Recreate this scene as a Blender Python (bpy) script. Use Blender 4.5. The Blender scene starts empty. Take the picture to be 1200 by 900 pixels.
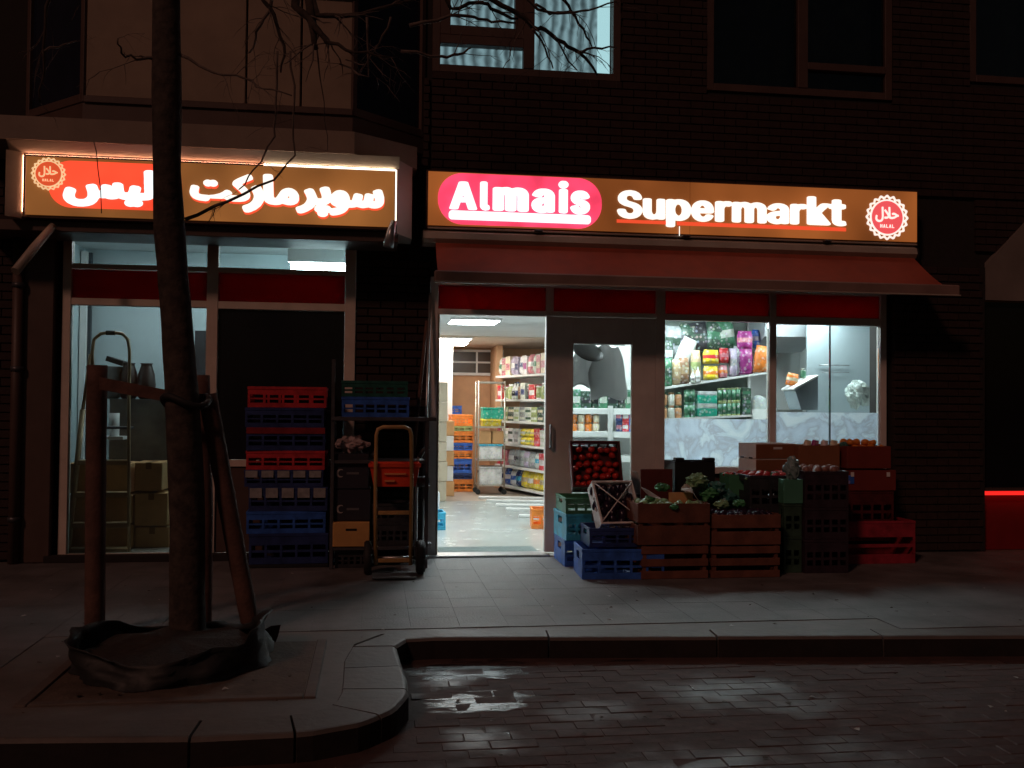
import bpy, math, random
from mathutils import Vector, Matrix, noise as mnoise
random.seed(7)
S = bpy.context.scene
COL = S.collection
R = math.radians

# ------------------------------------------------------------------ camera
CAM = Vector((0.0, -8.8, 1.355)); FPX = 1150.0
_psi, _th, _r = R(8.1), math.atan(25/1150), 0.0095
_F = Vector((math.sin(_psi)*math.cos(_th), math.cos(_psi)*math.cos(_th), math.sin(_th)))
_R0 = Vector((math.cos(_psi), -math.sin(_psi), 0)); _U0 = _R0.cross(_F)
_R = math.cos(_r)*_R0 + math.sin(_r)*_U0
_U = -math.sin(_r)*_R0 + math.cos(_r)*_U0
cam = bpy.data.cameras.new('camera'); cam.sensor_width = 36; cam.lens = 36*FPX/1200
cam.clip_start = 0.05; cam.clip_end = 500
co = bpy.data.objects.new('camera', cam); COL.objects.link(co)
m = Matrix((_R, _U, -_F)).transposed().to_4x4(); m.translation = CAM
co.matrix_world = m
S.camera = co

def at(px, py, Y=0.0):
    """point of the vertical plane y=Y seen at photo pixel (px, py)"""
    d = _F + _R*((px-600)/FPX) + _U*((450-py)/FPX)
    return CAM + d*((Y-CAM.y)/d.y)
def gr(px, py, z=0.0):
    d = _F + _R*((px-600)/FPX) + _U*((450-py)/FPX)
    return CAM + d*((z-CAM.z)/d.z)

# ------------------------------------------------------------------ world, sun, exposure
w = bpy.data.worlds.new('World'); S.world = w; w.use_nodes = True
nt = w.node_tree; nt.nodes.clear()
sky = nt.nodes.new('ShaderNodeTexSky'); sky.sky_type = 'NISHITA'; sky.sun_disc = False
sky.sun_elevation = R(-2.5); sky.sun_rotation = R(200)
bg = nt.nodes.new('ShaderNodeBackground'); bg.inputs[1].default_value = 0.075
ow = nt.nodes.new('ShaderNodeOutputWorld')
nt.links.new(sky.outputs[0], bg.inputs[0]); nt.links.new(bg.outputs[0], ow.inputs[0])
# the dim warm light of the street, from behind and left of the viewer
sl = bpy.data.lights.new('street_light', 'SUN'); sl.energy = 0.36; sl.color = (1.0, 0.48, 0.35); sl.angle = R(6)
so = bpy.data.objects.new('street_light', sl); COL.objects.link(so)
so.rotation_euler = Vector((0.8, 1.0, -0.92)).to_track_quat('-Z', 'Y').to_euler()
S.view_settings.view_transform = 'Standard'; S.view_settings.look = 'None'
S.view_settings.exposure = 0; S.view_settings.gamma = 1
S.cycles.max_bounces = 8; S.cycles.diffuse_bounces = 4; S.cycles.glossy_bounces = 4
S.cycles.transparent_max_bounces = 12; S.cycles.transmission_bounces = 6
S.cycles.caustics_reflective = False; S.cycles.caustics_refractive = False
S.cycles.sample_clamp_indirect = 4

# ------------------------------------------------------------------ helpers
def L(o, label=None, cat=None, group=None, kind=None):
    if label: o['label'] = label
    if cat: o['category'] = cat
    if group: o['group'] = group
    if kind: o['kind'] = kind
    return o

class MB:
    def __init__(s): s.v = []; s.f = []; s.mi = []; s.cur = 0; s.sm = []; s.smooth = False
    def add(s, vs, fs):
        n = len(s.v); s.v += [tuple(v) for v in vs]
        for f in fs: s.f.append(tuple(i+n for i in f)); s.mi.append(s.cur); s.sm.append(s.smooth)
    def box(s, x0, x1, y0, y1, z0, z1, M=None):
        vs = [Vector((x, y, z)) for z in (z0, z1) for y in (y0, y1) for x in (x0, x1)]
        if M: vs = [M @ v for v in vs]
        s.add(vs, [(0,2,3,1), (4,5,7,6), (0,1,5,4), (2,6,7,3), (0,4,6,2), (1,3,7,5)]); return s
    def cbox(s, x0, x1, y0, y1, z0, z1, c=0.004, M=None):
        """box with chamfered edges"""
        vs = []; ix = {}
        X = (x0, x1); Y = (y0, y1); Z = (z0, z1)
        for a in (0, 1):
            for b in (0, 1):
                for d in (0, 1):
                    sx, sy, sz = 1-2*a, 1-2*b, 1-2*d
                    for k in range(3):
                        p = Vector((X[a], Y[b], Z[d]))
                        if k != 0: p.x += sx*c
                        if k != 1: p.y += sy*c
                        if k != 2: p.z += sz*c
                        ix[a, b, d, k] = len(vs); vs.append(p)
        fs = []
        for k in range(3):
            for side in (0, 1):
                o = [(0, 0), (1, 0), (1, 1), (0, 1)]
                q = []
                for p, r in o:
                    t = [p, r]; t.insert(k, side); q.append(ix[t[0], t[1], t[2], k])
                if (side == 0) != (k == 1): q.reverse()
                fs.append(tuple(q))
        for k in range(3):        # edges along axis k
            i, j = [t for t in range(3) if t != k]
            for p in (0, 1):
                for r in (0, 1):
                    def key(side, kk):
                        t = [0, 0, 0]; t[k] = side; t[i] = p; t[j] = r; return ix[t[0], t[1], t[2], kk]
                    q = [key(0, i), key(1, i), key(1, j), key(0, j)]
                    flip = (p == r) != (k == 1)
                    if flip: q.reverse()
                    fs.append(tuple(q))
        for a in (0, 1):
            for b in (0, 1):
                for d in (0, 1):
                    q = [ix[a, b, d, 0], ix[a, b, d, 1], ix[a, b, d, 2]]
                    if (a+b+d) % 2 == 0: q.reverse()
                    fs.append(tuple(q))
        if M: vs = [M @ v for v in vs]
        s.add(vs, fs); return s
    def cyl(s, p0, p1, r0, r1=None, n=12, cap=True):
        return s.tube([p0, p1], [r0, r0 if r1 is None else r1], n, cap)
    def tube(s, pts, rad, n=10, cap=True):
        pts = [Vector(p) for p in pts]
        if not isinstance(rad, (list, tuple)): rad = [rad]*len(pts)
        vs = []; fs = []; up = None
        for i, p in enumerate(pts):
            d = (pts[min(i+1, len(pts)-1)] - pts[max(i-1, 0)]).normalized()
            if up is None: up = Vector((0, 0, 1)) if abs(d.z) < .9 else Vector((1, 0, 0))
            a = d.cross(up).normalized(); b = a.cross(d).normalized(); up = b
            for k in range(n):
                t = 2*math.pi*k/n; vs.append(p + rad[i]*(math.cos(t)*a + math.sin(t)*b))
        for i in range(len(pts)-1):
            for k in range(n):
                k2 = (k+1) % n; fs.append((i*n+k, i*n+k2, (i+1)*n+k2, (i+1)*n+k))
        sm = s.smooth; s.smooth = True; s.add(vs, fs); s.smooth = sm
        if cap:
            m = len(s.v)-len(vs)
            for f in (tuple(range(n-1, -1, -1)), tuple((len(pts)-1)*n+k for k in range(n))):
                s.f.append(tuple(i+m for i in f)); s.mi.append(s.cur); s.sm.append(False)
        return s
    def lathe(s, prof, n=16, c=(0, 0, 0), M=None):
        vs = []; fs = []
        for r, z in prof:
            for k in range(n):
                t = 2*math.pi*k/n; v = Vector((c[0]+r*math.cos(t), c[1]+r*math.sin(t), c[2]+z))
                vs.append(M @ v if M else v)
        for i in range(len(prof)-1):
            for k in range(n):
                k2 = (k+1) % n; fs.append((i*n+k, i*n+k2, (i+1)*n+k2, (i+1)*n+k))
        fs.append(tuple(range(n-1, -1, -1))); fs.append(tuple((len(prof)-1)*n+k for k in range(n)))
        sm = s.smooth; s.smooth = True; s.add(vs, fs); s.smooth = sm
        return s
    def prism(s, poly, fn, d0, d1):
        """poly: 2-d outline, fn(u, v, d) -> point"""
        n = len(poly)
        vs = [fn(u, v, d0) for u, v in poly] + [fn(u, v, d1) for u, v in poly]
        fs = [tuple(range(n)), tuple(range(2*n-1, n-1, -1))] + [(i, i+n, (i+1) % n+n, (i+1) % n) for i in range(n)]
        s.add(vs, fs); return s
    def mesh(s, name, mats, off=None):
        me = bpy.data.meshes.new(name)
        vs = [Vector(v)-off for v in s.v] if off is not None else s.v
        me.from_pydata([tuple(v) for v in vs], [], s.f)
        for mt in (mats if isinstance(mats, (list, tuple)) else [mats]): me.materials.append(mt)
        me.polygons.foreach_set('material_index', s.mi)
        me.polygons.foreach_set('use_smooth', s.sm)
        me.update(); return me
    def build(s, name, mats, parent=None, kind=None):
        off = Vector(); q = parent
        while q is not None: off += Vector(q.location); q = q.parent
        o = bpy.data.objects.new(name, s.mesh(name, mats, off)); COL.objects.link(o); o.parent = parent
        if kind: o['kind'] = kind
        return o

def inst(name, me, parent=None, loc=(0, 0, 0), rot=(0, 0, 0), scale=None):
    o = bpy.data.objects.new(name, me); COL.objects.link(o)
    off = Vector()
    q = parent
    while q is not None: off += Vector(q.location); q = q.parent
    o.location = Vector(loc) - off; o.rotation_euler = rot
    if scale: o.scale = scale
    o.parent = parent
    return o
def root(name, loc, label, cat, group=None):
    o = bpy.data.objects.new(name, None); COL.objects.link(o); o.location = loc
    o.empty_display_size = .1
    return L(o, label, cat, group)
def dup(rt, loc, rot=None, label=None, group=None, recolor=None):
    c = rt.copy(); COL.objects.link(c); c.location = loc
    if rot is not None: c.rotation_euler = rot
    if label: c['label'] = label
    if group: c['group'] = group
    def rec(src, dst):
        for ch in list(kids.get(src.name, [])):
            d = ch.copy(); COL.objects.link(d); d.parent = dst
            if recolor and d.type == 'MESH':
                for i, sl_ in enumerate(d.material_slots):
                    if sl_.material and sl_.material.name in recolor:
                        sl_.link = 'OBJECT'; sl_.material = recolor[sl_.material.name]
            rec(ch, d)
    rec(rt, c)
    return c
kids = {}
def index_kids(rt, *objs):
    """remember which objects hang under which, for dup()"""
    for o in objs: kids.setdefault(o.parent.name, []).append(o)

# ------------------------------------------------------------------ materials
_mc = {}
def mat(name, col, rough=.6, var=.15, scale=6., bump=0., metal=0., emit=None, es=0., spec=.5, coord='Object', rnd=0., coat=0., bscale=None, trans=0., alpha=1.):
    if name in _mc: return _mc[name]
    m = bpy.data.materials.new(name); m.use_nodes = True
    n = m.node_tree.nodes; l = m.node_tree.links; p = n['Principled BSDF']
    p.inputs['Roughness'].default_value = rough; p.inputs['Metallic'].default_value = metal
    p.inputs['Specular IOR Level'].default_value = spec
    p.inputs['Coat Weight'].default_value = coat
    p.inputs['Transmission Weight'].default_value = trans
    p.inputs['Alpha'].default_value = alpha
    tc = n.new('ShaderNodeTexCoord'); src = tc.outputs[coord] if coord != 'World' else n.new('ShaderNodeNewGeometry').outputs['Position']
    nz = n.new('ShaderNodeTexNoise'); nz.inputs['Scale'].default_value = scale; nz.inputs['Detail'].default_value = 6
    nz.inputs['Roughness'].default_value = .62
    l.new(src, nz.inputs['Vector'])
    mx = n.new('ShaderNodeMix'); mx.data_type = 'RGBA'; mx.blend_type = 'MIX'
    a = [max(0, c*(1-var)) for c in col]; b = [min(1, c*(1+var)) for c in col]
    mx.inputs['A'].default_value = (*a, 1); mx.inputs['B'].default_value = (*b, 1)
    rp = n.new('ShaderNodeMapRange'); rp.inputs[1].default_value = .32; rp.inputs[2].default_value = .68
    l.new(nz.outputs['Fac'], rp.inputs[0]); l.new(rp.outputs[0], mx.inputs['Factor'])
    out = mx.outputs['Result']
    if rnd:
        oi = n.new('ShaderNodeObjectInfo'); hs = n.new('ShaderNodeHueSaturation')
        mr = n.new('ShaderNodeMapRange'); mr.inputs[3].default_value = 1-rnd; mr.inputs[4].default_value = 1+rnd
        l.new(oi.outputs['Random'], mr.inputs[0]); l.new(mr.outputs[0], hs.inputs['Value']); l.new(out, hs.inputs['Color']); out = hs.outputs[0]
    l.new(out, p.inputs['Base Color'])
    if emit is not None:
        p.inputs['Emission Color'].default_value = (*emit, 1); p.inputs['Emission Strength'].default_value = es
    if bump:
        bp = n.new('ShaderNodeBump'); bp.inputs['Strength'].default_value = bump; bp.inputs['Distance'].default_value = .01
        nb = n.new('ShaderNodeTexNoise'); nb.inputs['Scale'].default_value = bscale or scale*5; nb.inputs['Detail'].default_value = 5
        l.new(src, nb.inputs['Vector']); l.new(nb.outputs['Fac'], bp.inputs['Height']); l.new(bp.outputs[0], p.inputs['Normal'])
        rr = n.new('ShaderNodeMapRange'); rr.inputs[3].default_value = max(0, rough-.12); rr.inputs[4].default_value = min(1, rough+.12)
        l.new(nz.outputs['Fac'], rr.inputs[0]); l.new(rr.outputs[0], p.inputs['Roughness'])
    _mc[name] = m; return m
def glow(name, col, st, base=(.1, .1, .1), uneven=0., scale=2.):
    """backlit or lit surface; uneven = how patchy the lamps behind it are"""
    m = bpy.data.materials.new(name); m.use_nodes = True
    n = m.node_tree.nodes; l = m.node_tree.links; p = n['Principled BSDF']
    p.inputs['Base Color'].default_value = (*base, 1); p.inputs['Roughness'].default_value = .4
    p.inputs['Emission Color'].default_value = (*col, 1); p.inputs['Emission Strength'].default_value = st
    if uneven:
        tc = n.new('ShaderNodeTexCoord'); nz = n.new('ShaderNodeTexNoise'); nz.inputs['Scale'].default_value = scale; nz.inputs['Detail'].default_value = 1.5
        mr = n.new('ShaderNodeMapRange'); mr.inputs[1].default_value = .3; mr.inputs[2].default_value = .7
        mr.inputs[3].default_value = st*(1-uneven); mr.inputs[4].default_value = st*(1+uneven)
        l.new(tc.outputs['Object'], nz.inputs['Vector']); l.new(nz.outputs['Fac'], mr.inputs[0]); l.new(mr.outputs[0], p.inputs['Emission Strength'])
    return m
def glassmat(name, tint=(.92, .96, .96)):
    m = bpy.data.materials.new(name); m.use_nodes = True
    n = m.node_tree.nodes; l = m.node_tree.links; n.clear()
    o = n.new('ShaderNodeOutputMaterial'); t = n.new('ShaderNodeBsdfTransparent'); t.inputs[0].default_value = (*tint, 1)
    g = n.new('ShaderNodeBsdfGlossy'); g.inputs['Roughness'].default_value = .02
    f = n.new('ShaderNodeFresnel'); f.inputs[0].default_value = 1.45
    mx = n.new('ShaderNodeMixShader'); l.new(f.outputs[0], mx.inputs[0]); l.new(t.outputs[0], mx.inputs[1]); l.new(g.outputs[0], mx.inputs[2])
    l.new(mx.outputs[0], o.inputs[0]); return m

MT = dict(
    brick=mat('brick_dark', (.030, .016, .013), .85, .3, 14, .4, rnd=.2),
    mortar=mat('mortar_dark', (.022, .018, .016), .95, .2, 20, .3),
    frame=mat('frame_grey_paint', (.76, .72, .68), .45, .08, 5, .05),
    frame_beige=mat('frame_beige_paint', (.72, .63, .54), .5, .1, 5, .05),
    darkframe=mat('frame_brown_paint', (.09, .055, .045), .5, .12, 5, .05),
    redpanel=None,
    awning=mat('awning_red_fabric', (.34, .066, .036), .85, .14, 6, .2, bscale=220),
    cream=mat('cream_metal', (.42, .36, .30), .5, .12, 3, .05),
    beige=mat('beige_panel', (.29, .22, .16), .7, .18, 2.2, .08),
    canopy=mat('canopy_board', (.27, .21, .165), .7, .15, 3, .1),
    black=mat('black_plastic', (.012, .012, .013), .5, .2, 8),
    darkmetal=mat('dark_grey_metal', (.09, .09, .10), .4, .2, 10, .05, metal=.4),
    steel=mat('galvanised_steel', (.42, .43, .44), .35, .15, 12, .05, metal=.8),
    alu=mat('bare_aluminium', (.55, .50, .42), .3, .12, 12, .03, metal=.7),
    white=mat('white_paint', (.78, .78, .76), .5, .05, 4),
    whitewall=mat('white_wall', (.72, .74, .74), .8, .06, 3, .05),
    bluewall=mat('pale_blue_wall', (.50, .60, .62), .8, .06, 3, .05),
    tanwall=mat('tan_wall', (.62, .36, .20), .8, .1, 3, .05),
    ceil=mat('ceiling_panels', (.60, .62, .62), .8, .06, 3),
    floor_in=mat('pale_floor_tiles', (.43, .46, .44), .25, .08, 3, .03),
    floor_far=mat('worn_brown_floor', (.32, .26, .21), .5, .15, 3, .05),
    card=mat('cardboard', (.58, .33, .15), .85, .12, 5, .1, rnd=.12),
    card_pale=mat('pale_cardboard', (.55, .46, .34), .85, .1, 5, .1, rnd=.1),
    tape=mat('brown_tape', (.25, .12, .04), .35, .1, 5),
    wood=mat('pallet_wood', (.30, .16, .09), .8, .3, 9, .3, rnd=.15),
    timber=mat('weathered_timber', (.115, .058, .044), .85, .35, 9, .5, bscale=40),
    bark=mat('bark', (.055, .042, .034), .95, .55, 16, 1.0, bscale=22),
    twig=mat('twig_bark', (.13, .10, .085), .8, .3, 20),
    bagfilm=None,
    rubber=mat('black_rubber', (.015, .015, .015), .7, .2, 9, .2),
    sheet=mat('black_plastic_sheet', (.022, .024, .024), .60, .3, 5, .8, bscale=9),
    glass=glassmat('clear_glass'),
    clearfilm=None,
)
def translucent(name, refl, thru, f=.5, rough=.4):
    """thin sheet that passes part of the light behind it"""
    m = mat(name, refl, rough, .12, 3); n = m.node_tree.nodes; l = m.node_tree.links
    tr = n.new('ShaderNodeBsdfTranslucent'); tr.inputs[0].default_value = (*thru, 1); mx = n.new('ShaderNodeMixShader'); mx.inputs[0].default_value = f
    l.new(n['Principled BSDF'].outputs[0], mx.inputs[1]); l.new(tr.outputs[0], mx.inputs[2]); l.new(mx.outputs[0], n['Material Output'].inputs[0]); return m
MT['redpanel'] = translucent('panel_dark_red', (.30, .008, .020), (.26, .004, .010), .6, .35)
# ------------------------------------------------------------------ ground
def structure(mb, name, mt): return L(mb.build(name, mt), kind='structure')
wet = mat('road_base', (.078, .044, .037), .85, .3, 5, .3)
mb = MB(); mb.box(-60, 60, -60, 20, -.30, -.1228); road = structure(mb, 'road', wet)
# kerb line (outer top edge), from far right round the planted corner to the left
def arc(c, r, a0, a1, n): return [(c[0]+r*math.cos(R(a0+(a1-a0)*i/n)), c[1]+r*math.sin(R(a0+(a1-a0)*i/n))) for i in range(n+1)]
KL = [(14, -4.15), (9, -3.77), (3.9, -3.37), (2.0, -3.20), (.55, -3.075), (.30, -3.06), (.20, -3.09), (.155, -3.17), (.17, -3.5), (.195, -3.9), (.19, -4.15), (.12, -4.38), (-.02, -4.55), (-.25, -4.655), (-.7, -4.67), (-1.5, -4.60), (-3.0, -4.50), (-8, -4.3), (-14, -4.1)]
def resample(P, step):
    out = [Vector(P[0])]; d = 0
    for a, b in zip(P, P[1:]):
        a, b = Vector(a), Vector(b); L0 = (b-a).length; t = 0
        while d + (L0-t) >= step:
            t += step-d; d = 0; out.append(a.lerp(b, t/L0))
        d += L0-t
    out.append(Vector(P[-1])); return out
KP = [Vector(p) for p in KL]
def nrm(i):
    a = KP[max(0, i-1)]; b = KP[min(len(KP)-1, i+1)]; d = (b-a).normalized()
    return Vector((-d.y, d.x)) * -1   # towards the pavement
KW = [.20]*5 + [.20, .22, .24, .30, .32, .32, .30, .28, .26, .24, .24, .24, .24, .24]
IN = [p + nrm(i)*wd for i, (p, wd) in enumerate(zip(KP, KW))]
# pavement body
pav_mt = mat('pavement_concrete', (.145, .13, .118), .62, .25, 3, .3)
body = [(-14, .3), (14, .3)] + [(p.x, p.y) for p in IN]
mb = MB(); n = len(body)
mb.v = [(x, y, -.005) for x, y in body] + [(x, y, -.2) for x, y in body]
mb.f = [tuple(range(n-1, -1, -1))]; mb.mi = [0]; mb.sm = [False]
for i in range(n): mb.f.append((i, (i+1) % n, (i+1) % n+n, i+n)); mb.mi.append(0); mb.sm.append(False)
pav = structure(mb, 'pavement', pav_mt)
tile_mt = mat('paving_tile', (.145, .139, .137), .62, .38, 2.2, .35, rnd=.035, bscale=60, coord='World')
tm = MB().cbox(-.1497, .1497, -.1497, .1497, -.04, 0, .0010).mesh('paving_tile', tile_mt)
cnt = 0; far = MB()
def inside(x, y):
    # on the pavement side of the kerb
    c = False; P = body
    for i in range(len(P)):
        a, b = P[i], P[(i+1) % len(P)]
        if (a[1] > y) != (b[1] > y) and x < (b[0]-a[0])*(y-a[1])/(b[1]-a[1])+a[0]: c = not c
    return c
PIT = (-1.50, -.30, -4.12, -3.08)
cells = []
for i in range(-46, 47):
    for j in range(0, 15):
        x = i*.3+.1; y = -.26-j*.3 + (0 if i % 2 else 0)
        if not all(inside(x+sx*.148, y+sy*.148) for sx in (-1, 1) for sy in (-1, 1)): continue
        if PIT[0]-.2 < x < PIT[1]+.2 and PIT[2]-.15 < y < PIT[3]+.15: continue
        cells.append((abs(x-1.2)+abs(y+2)*.2, x, y))
cells.sort()
for k, (_, x, y) in enumerate(cells):
    if k < 295:
        inst('paving_tile', tm, pav, (x, y, random.uniform(-.0006, .0006)), (random.uniform(-.0015, .0015), random.uniform(-.0015, .0015), 0))
    else: far.cbox(x-.1475, x+.1475, y-.1475, y+.1475, -.04, random.uniform(-.002, .0015), .004)
far.build('distant_paving_tiles', tile_mt, pav, 'stuff')
# kerb stones as pieces of one kerb
kerb_face = mat('kerb_face_shade', (.018, .014, .013), .9, .4, 5, .35)  # shade on the kerb's street side, put into its colour as near-black
kerb_mt = mat('kerb_stone', (.125, .110, .098), .6, .2, 4, .35, rnd=.1)
kroot = bpy.data.objects.new('kerb', None); COL.objects.link(kroot); kroot['kind'] = 'structure'
def offset_pt(s_):
    """point on outer line and inner line at arc length s_"""
    d = 0
    for i in range(len(KP)-1):
        l_ = (KP[i+1]-KP[i]).length
        if d+l_ >= s_ or i == len(KP)-2:
            t = min(1, (s_-d)/l_); return KP[i].lerp(KP[i+1], t), IN[i].lerp(IN[i+1], t)
        d += l_
tot = sum((b-a).length for a, b in zip(KP, KP[1:])); s_ = 0
while s_ < tot-.05:
    p0, _q = offset_pt(s_)
    st = 1.0 if not (-.5 < p0.x < .6) else .42
    e = min(tot, s_+st); m_ = 6 if st < .9 or abs(p0.x) < 2 else 2
    o = []; q = []
    for k in range(m_+1):
        a, b = offset_pt(s_+.006+(e-s_-.012)*k/m_); o.append(a); q.append(b)
    mb = MB(); nn = m_+1; h = .0 + random.uniform(-.003, .002); vs = []
    for a, b in zip(o, q):
        d = (b-a).normalized()
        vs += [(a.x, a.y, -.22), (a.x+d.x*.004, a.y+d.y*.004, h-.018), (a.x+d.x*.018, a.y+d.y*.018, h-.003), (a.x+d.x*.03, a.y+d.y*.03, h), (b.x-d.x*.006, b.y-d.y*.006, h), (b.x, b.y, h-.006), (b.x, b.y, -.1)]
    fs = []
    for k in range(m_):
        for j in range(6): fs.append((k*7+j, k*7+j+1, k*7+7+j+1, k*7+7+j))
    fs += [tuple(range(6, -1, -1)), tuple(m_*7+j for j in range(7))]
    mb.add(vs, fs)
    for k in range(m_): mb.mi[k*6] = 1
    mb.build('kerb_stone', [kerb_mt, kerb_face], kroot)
    s_ = e
# road clinkers
def road_mat(name='road_clinker'):
    m = mat(name, (.080, .044, .037), .6, .35, 9, 0, rnd=.14)
    n = m.node_tree.nodes; l = m.node_tree.links; p = n['Principled BSDF']
    g = n.new('ShaderNodeNewGeometry'); nz = n.new('ShaderNodeTexNoise'); nz.inputs['Scale'].default_value = 1.7; nz.inputs['Detail'].default_value = 5
    mr = n.new('ShaderNodeMapRange'); mr.inputs[1].default_value = .42; mr.inputs[2].default_value = .60; mr.inputs[1].default_value = .5; mr.inputs[2].default_value = .66; mr.inputs[3].default_value = .85; mr.inputs[4].default_value = .45
    l.new(g.outputs['Position'], nz.inputs['Vector']); l.new(nz.outputs['Fac'], mr.inputs[0]); l.new(mr.outputs[0], p.inputs['Roughness'])
    b = n.new('ShaderNodeBump'); b.inputs['Strength'].default_value = .5; b.inputs['Distance'].default_value = .004
    nb = n.new('ShaderNodeTexNoise'); nb.inputs['Scale'].default_value = 28; nb.inputs['Detail'].default_value = 4
    l.new(g.outputs['Position'], nb.inputs['Vector']); l.new(nb.outputs['Fac'], b.inputs['Height']); l.new(b.outputs[0], p.inputs['Normal'])
    return m
rmt = road_mat()
clk = MB().cbox(-.1040, .1040, -.0520, .0520, -.06, 0, .0035).mesh('road_brick', rmt)
def onroad(x, y):
    return not any(inside(x+sx*.11, y+sy*.06) for sx in (-1, 0, 1) for sy in (-1, 1)) and not nearkerb(x, y)
def nearkerb(x, y):
    v = Vector((x, y))
    for a, b in zip(KP, KP[1:]):
        d = b-a; t = max(0, min(1, (v-a).dot(d)/d.length_squared))
        q = a+d*t
        if (v-q).length < .1: return True
        # inside the kerb band
    for i in range(len(KP)-1):
        P = [KP[i], KP[i+1], IN[i+1], IN[i]]; c = False
        for k in range(4):
            A, B = P[k], P[(k+1) % 4]
            if (A.y > y) != (B.y > y) and x < (B.x-A.x)*(y-A.y)/(B.y-A.y)+A.x: c = not c
        if c: return True
    return False
cells = []
for j in range(0, 52):
    y = -3.05-j*.106
    for i in range(-28, 36):
        x = i*.21 + (.105 if j % 2 else 0)
        if y > -5.6 and -8.8 < y and onroad(x, y): cells.append((abs(x-1.9)*.75+abs(y+4.0), x, y))
        elif y <= -5.6 and abs(x) < 4: cells.append((9, x, y))
cells.sort(); far = MB()
for k, (_, x, y) in enumerate(cells):
    z = -.12+random.uniform(-.0025, .002)
    rx, ry = random.uniform(-.02, .02), random.uniform(-.012, .012)
    if k < 298: inst('road_brick', clk, road, (x, y, z), (rx, ry, random.uniform(-.01, .01)))
    else: far.box(x-.1, x+.1, y-.048, y+.048, z-.04, z)
far.build('distant_road_bricks', rmt, road, 'stuff')
# puddles: thin sheets of water lying among the bricks
wm = mat('puddle_water', (.02, .016, .014), .32, .1, 3, .30, bscale=22)
def soften(m):
    # the water film thins out towards its rim and round the brick tops
    n = m.node_tree.nodes; l = m.node_tree.links; p = n['Principled BSDF']
    tc = n.new('ShaderNodeTexCoord'); sb = n.new('ShaderNodeVectorMath'); sb.operation = 'SUBTRACT'; sb.inputs[1].default_value = (.5, .5, .5)
    ml = n.new('ShaderNodeVectorMath'); ml.operation = 'MULTIPLY'; ml.inputs[1].default_value = (2, 2, 0)
    ln = n.new('ShaderNodeVectorMath'); ln.operation = 'LENGTH'
    l.new(tc.outputs['Generated'], sb.inputs[0]); l.new(sb.outputs[0], ml.inputs[0]); l.new(ml.outputs[0], ln.inputs[0])
    nz = n.new('ShaderNodeTexNoise'); nz.inputs['Scale'].default_value = 11; nz.inputs['Detail'].default_value = 5
    mp = n.new('ShaderNodeMapping'); mp.inputs['Scale'].default_value = (.6, 2.2, 1); l.new(tc.outputs['Object'], mp.inputs[0]); l.new(mp.outputs[0], nz.inputs['Vector'])
    a = n.new('ShaderNodeMath'); a.operation = 'MULTIPLY'; a.inputs[1].default_value = 2.6; l.new(nz.outputs['Fac'], a.inputs[0])
    b = n.new('ShaderNodeMath'); b.operation = 'SUBTRACT'; l.new(a.outputs[0], b.inputs[0]); l.new(ln.outputs['Value'], b.inputs[1])
    r = n.new('ShaderNodeMapRange'); r.inputs[1].default_value = .30; r.inputs[2].default_value = 1.05; r.interpolation_type = 'SMOOTHSTEP'; r.inputs[4].default_value = .8; l.new(b.outputs[0], r.inputs[0])
    l.new(r.outputs[0], p.inputs['Alpha'])
soften(wm)
def puddle(px, py, rx, ry, label, seed):
    c = gr(px, py, -.12); rnd = random.Random(seed); mb = MB(); n = 36
    ph = [rnd.uniform(0, 6.28) for _ in range(4)]
    vs = [(c.x, c.y, -.1196)]
    for k in range(n):
        t = 2*math.pi*k/n; r_ = 1+.22*math.sin(2*t+ph[0])+.16*math.sin(5*t+ph[1])+.10*math.sin(9*t+ph[2])
        vs.append((c.x+rx*r_*math.cos(t), c.y+ry*r_*math.sin(t), -.1196))
    mb.add(vs, [(0, 1+k, 1+(k+1) % n) for k in range(n)])
    o = mb.build('puddle', wm); L(o, label, 'puddle')
puddle(553, 785, .31, .26, 'pale shining puddle on the road bricks just below the kerb, in front of the doorway', 1)
puddle(563, 822, .31, .18, 'larger shining puddle on the road bricks, the one nearer the viewer', 2)
puddle(734, 774, .09, .03, 'small glinting puddle on the road close to the kerb, below the melon crates', 3)
puddle(620, 858, .10, .025, 'narrow streak of water on the road right of and nearer than the big puddles', 4)

# ------------------------------------------------------------------ the apartment building: walls, piers, upper windows
bld = root('apartment_building', (2.4, .3, 0), 'dark brick apartment building above the shops with one lit upstairs window', 'building')
mb = MB()
# wall backing (mortar plane at y=.0 ... .3)
mb.box(-8, -2.62, .02, .30, 0, 8); mb.box(-.153, .503, .02, .30, 0, 2.78); mb.box(4.905, 5.83, -.10, .30, 0, 2.78); mb.box(4.864, 4.905, .02, .30, 0, 2.78); mb.box(.503, 4.864, .02, .30, 2.502, 2.78)
WIN = [(.50, 2.24, 4.36, 6.3), (3.07, 4.93, 4.33, 6.3), (5.74, 7.6, 4.56, 6.3)]
def wallpiece(x0, x1, z0, z1): mb.box(x0, x1, .02, .30, z0, z1)
wallpiece(-2.62, 9.5, 2.78, 3.3); 
wallpiece(-2.62, 9.5, 3.3, 4.33)
wallpiece(-2.62, .50, 4.33, 6.3); wallpiece(2.24, 3.07, 4.33, 6.3); wallpiece(4.93, 5.74, 4.33, 6.3); wallpiece(7.6, 9.5, 4.33, 6.3)
wallpiece(.50, 2.24, 4.33, 4.36); wallpiece(5.74, 7.6, 4.33, 4.56); wallpiece(-2.62, 9.5, 6.3, 8)
mb.build('wall', MT['mortar'], bld)
BL, BH = .21, .062
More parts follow.
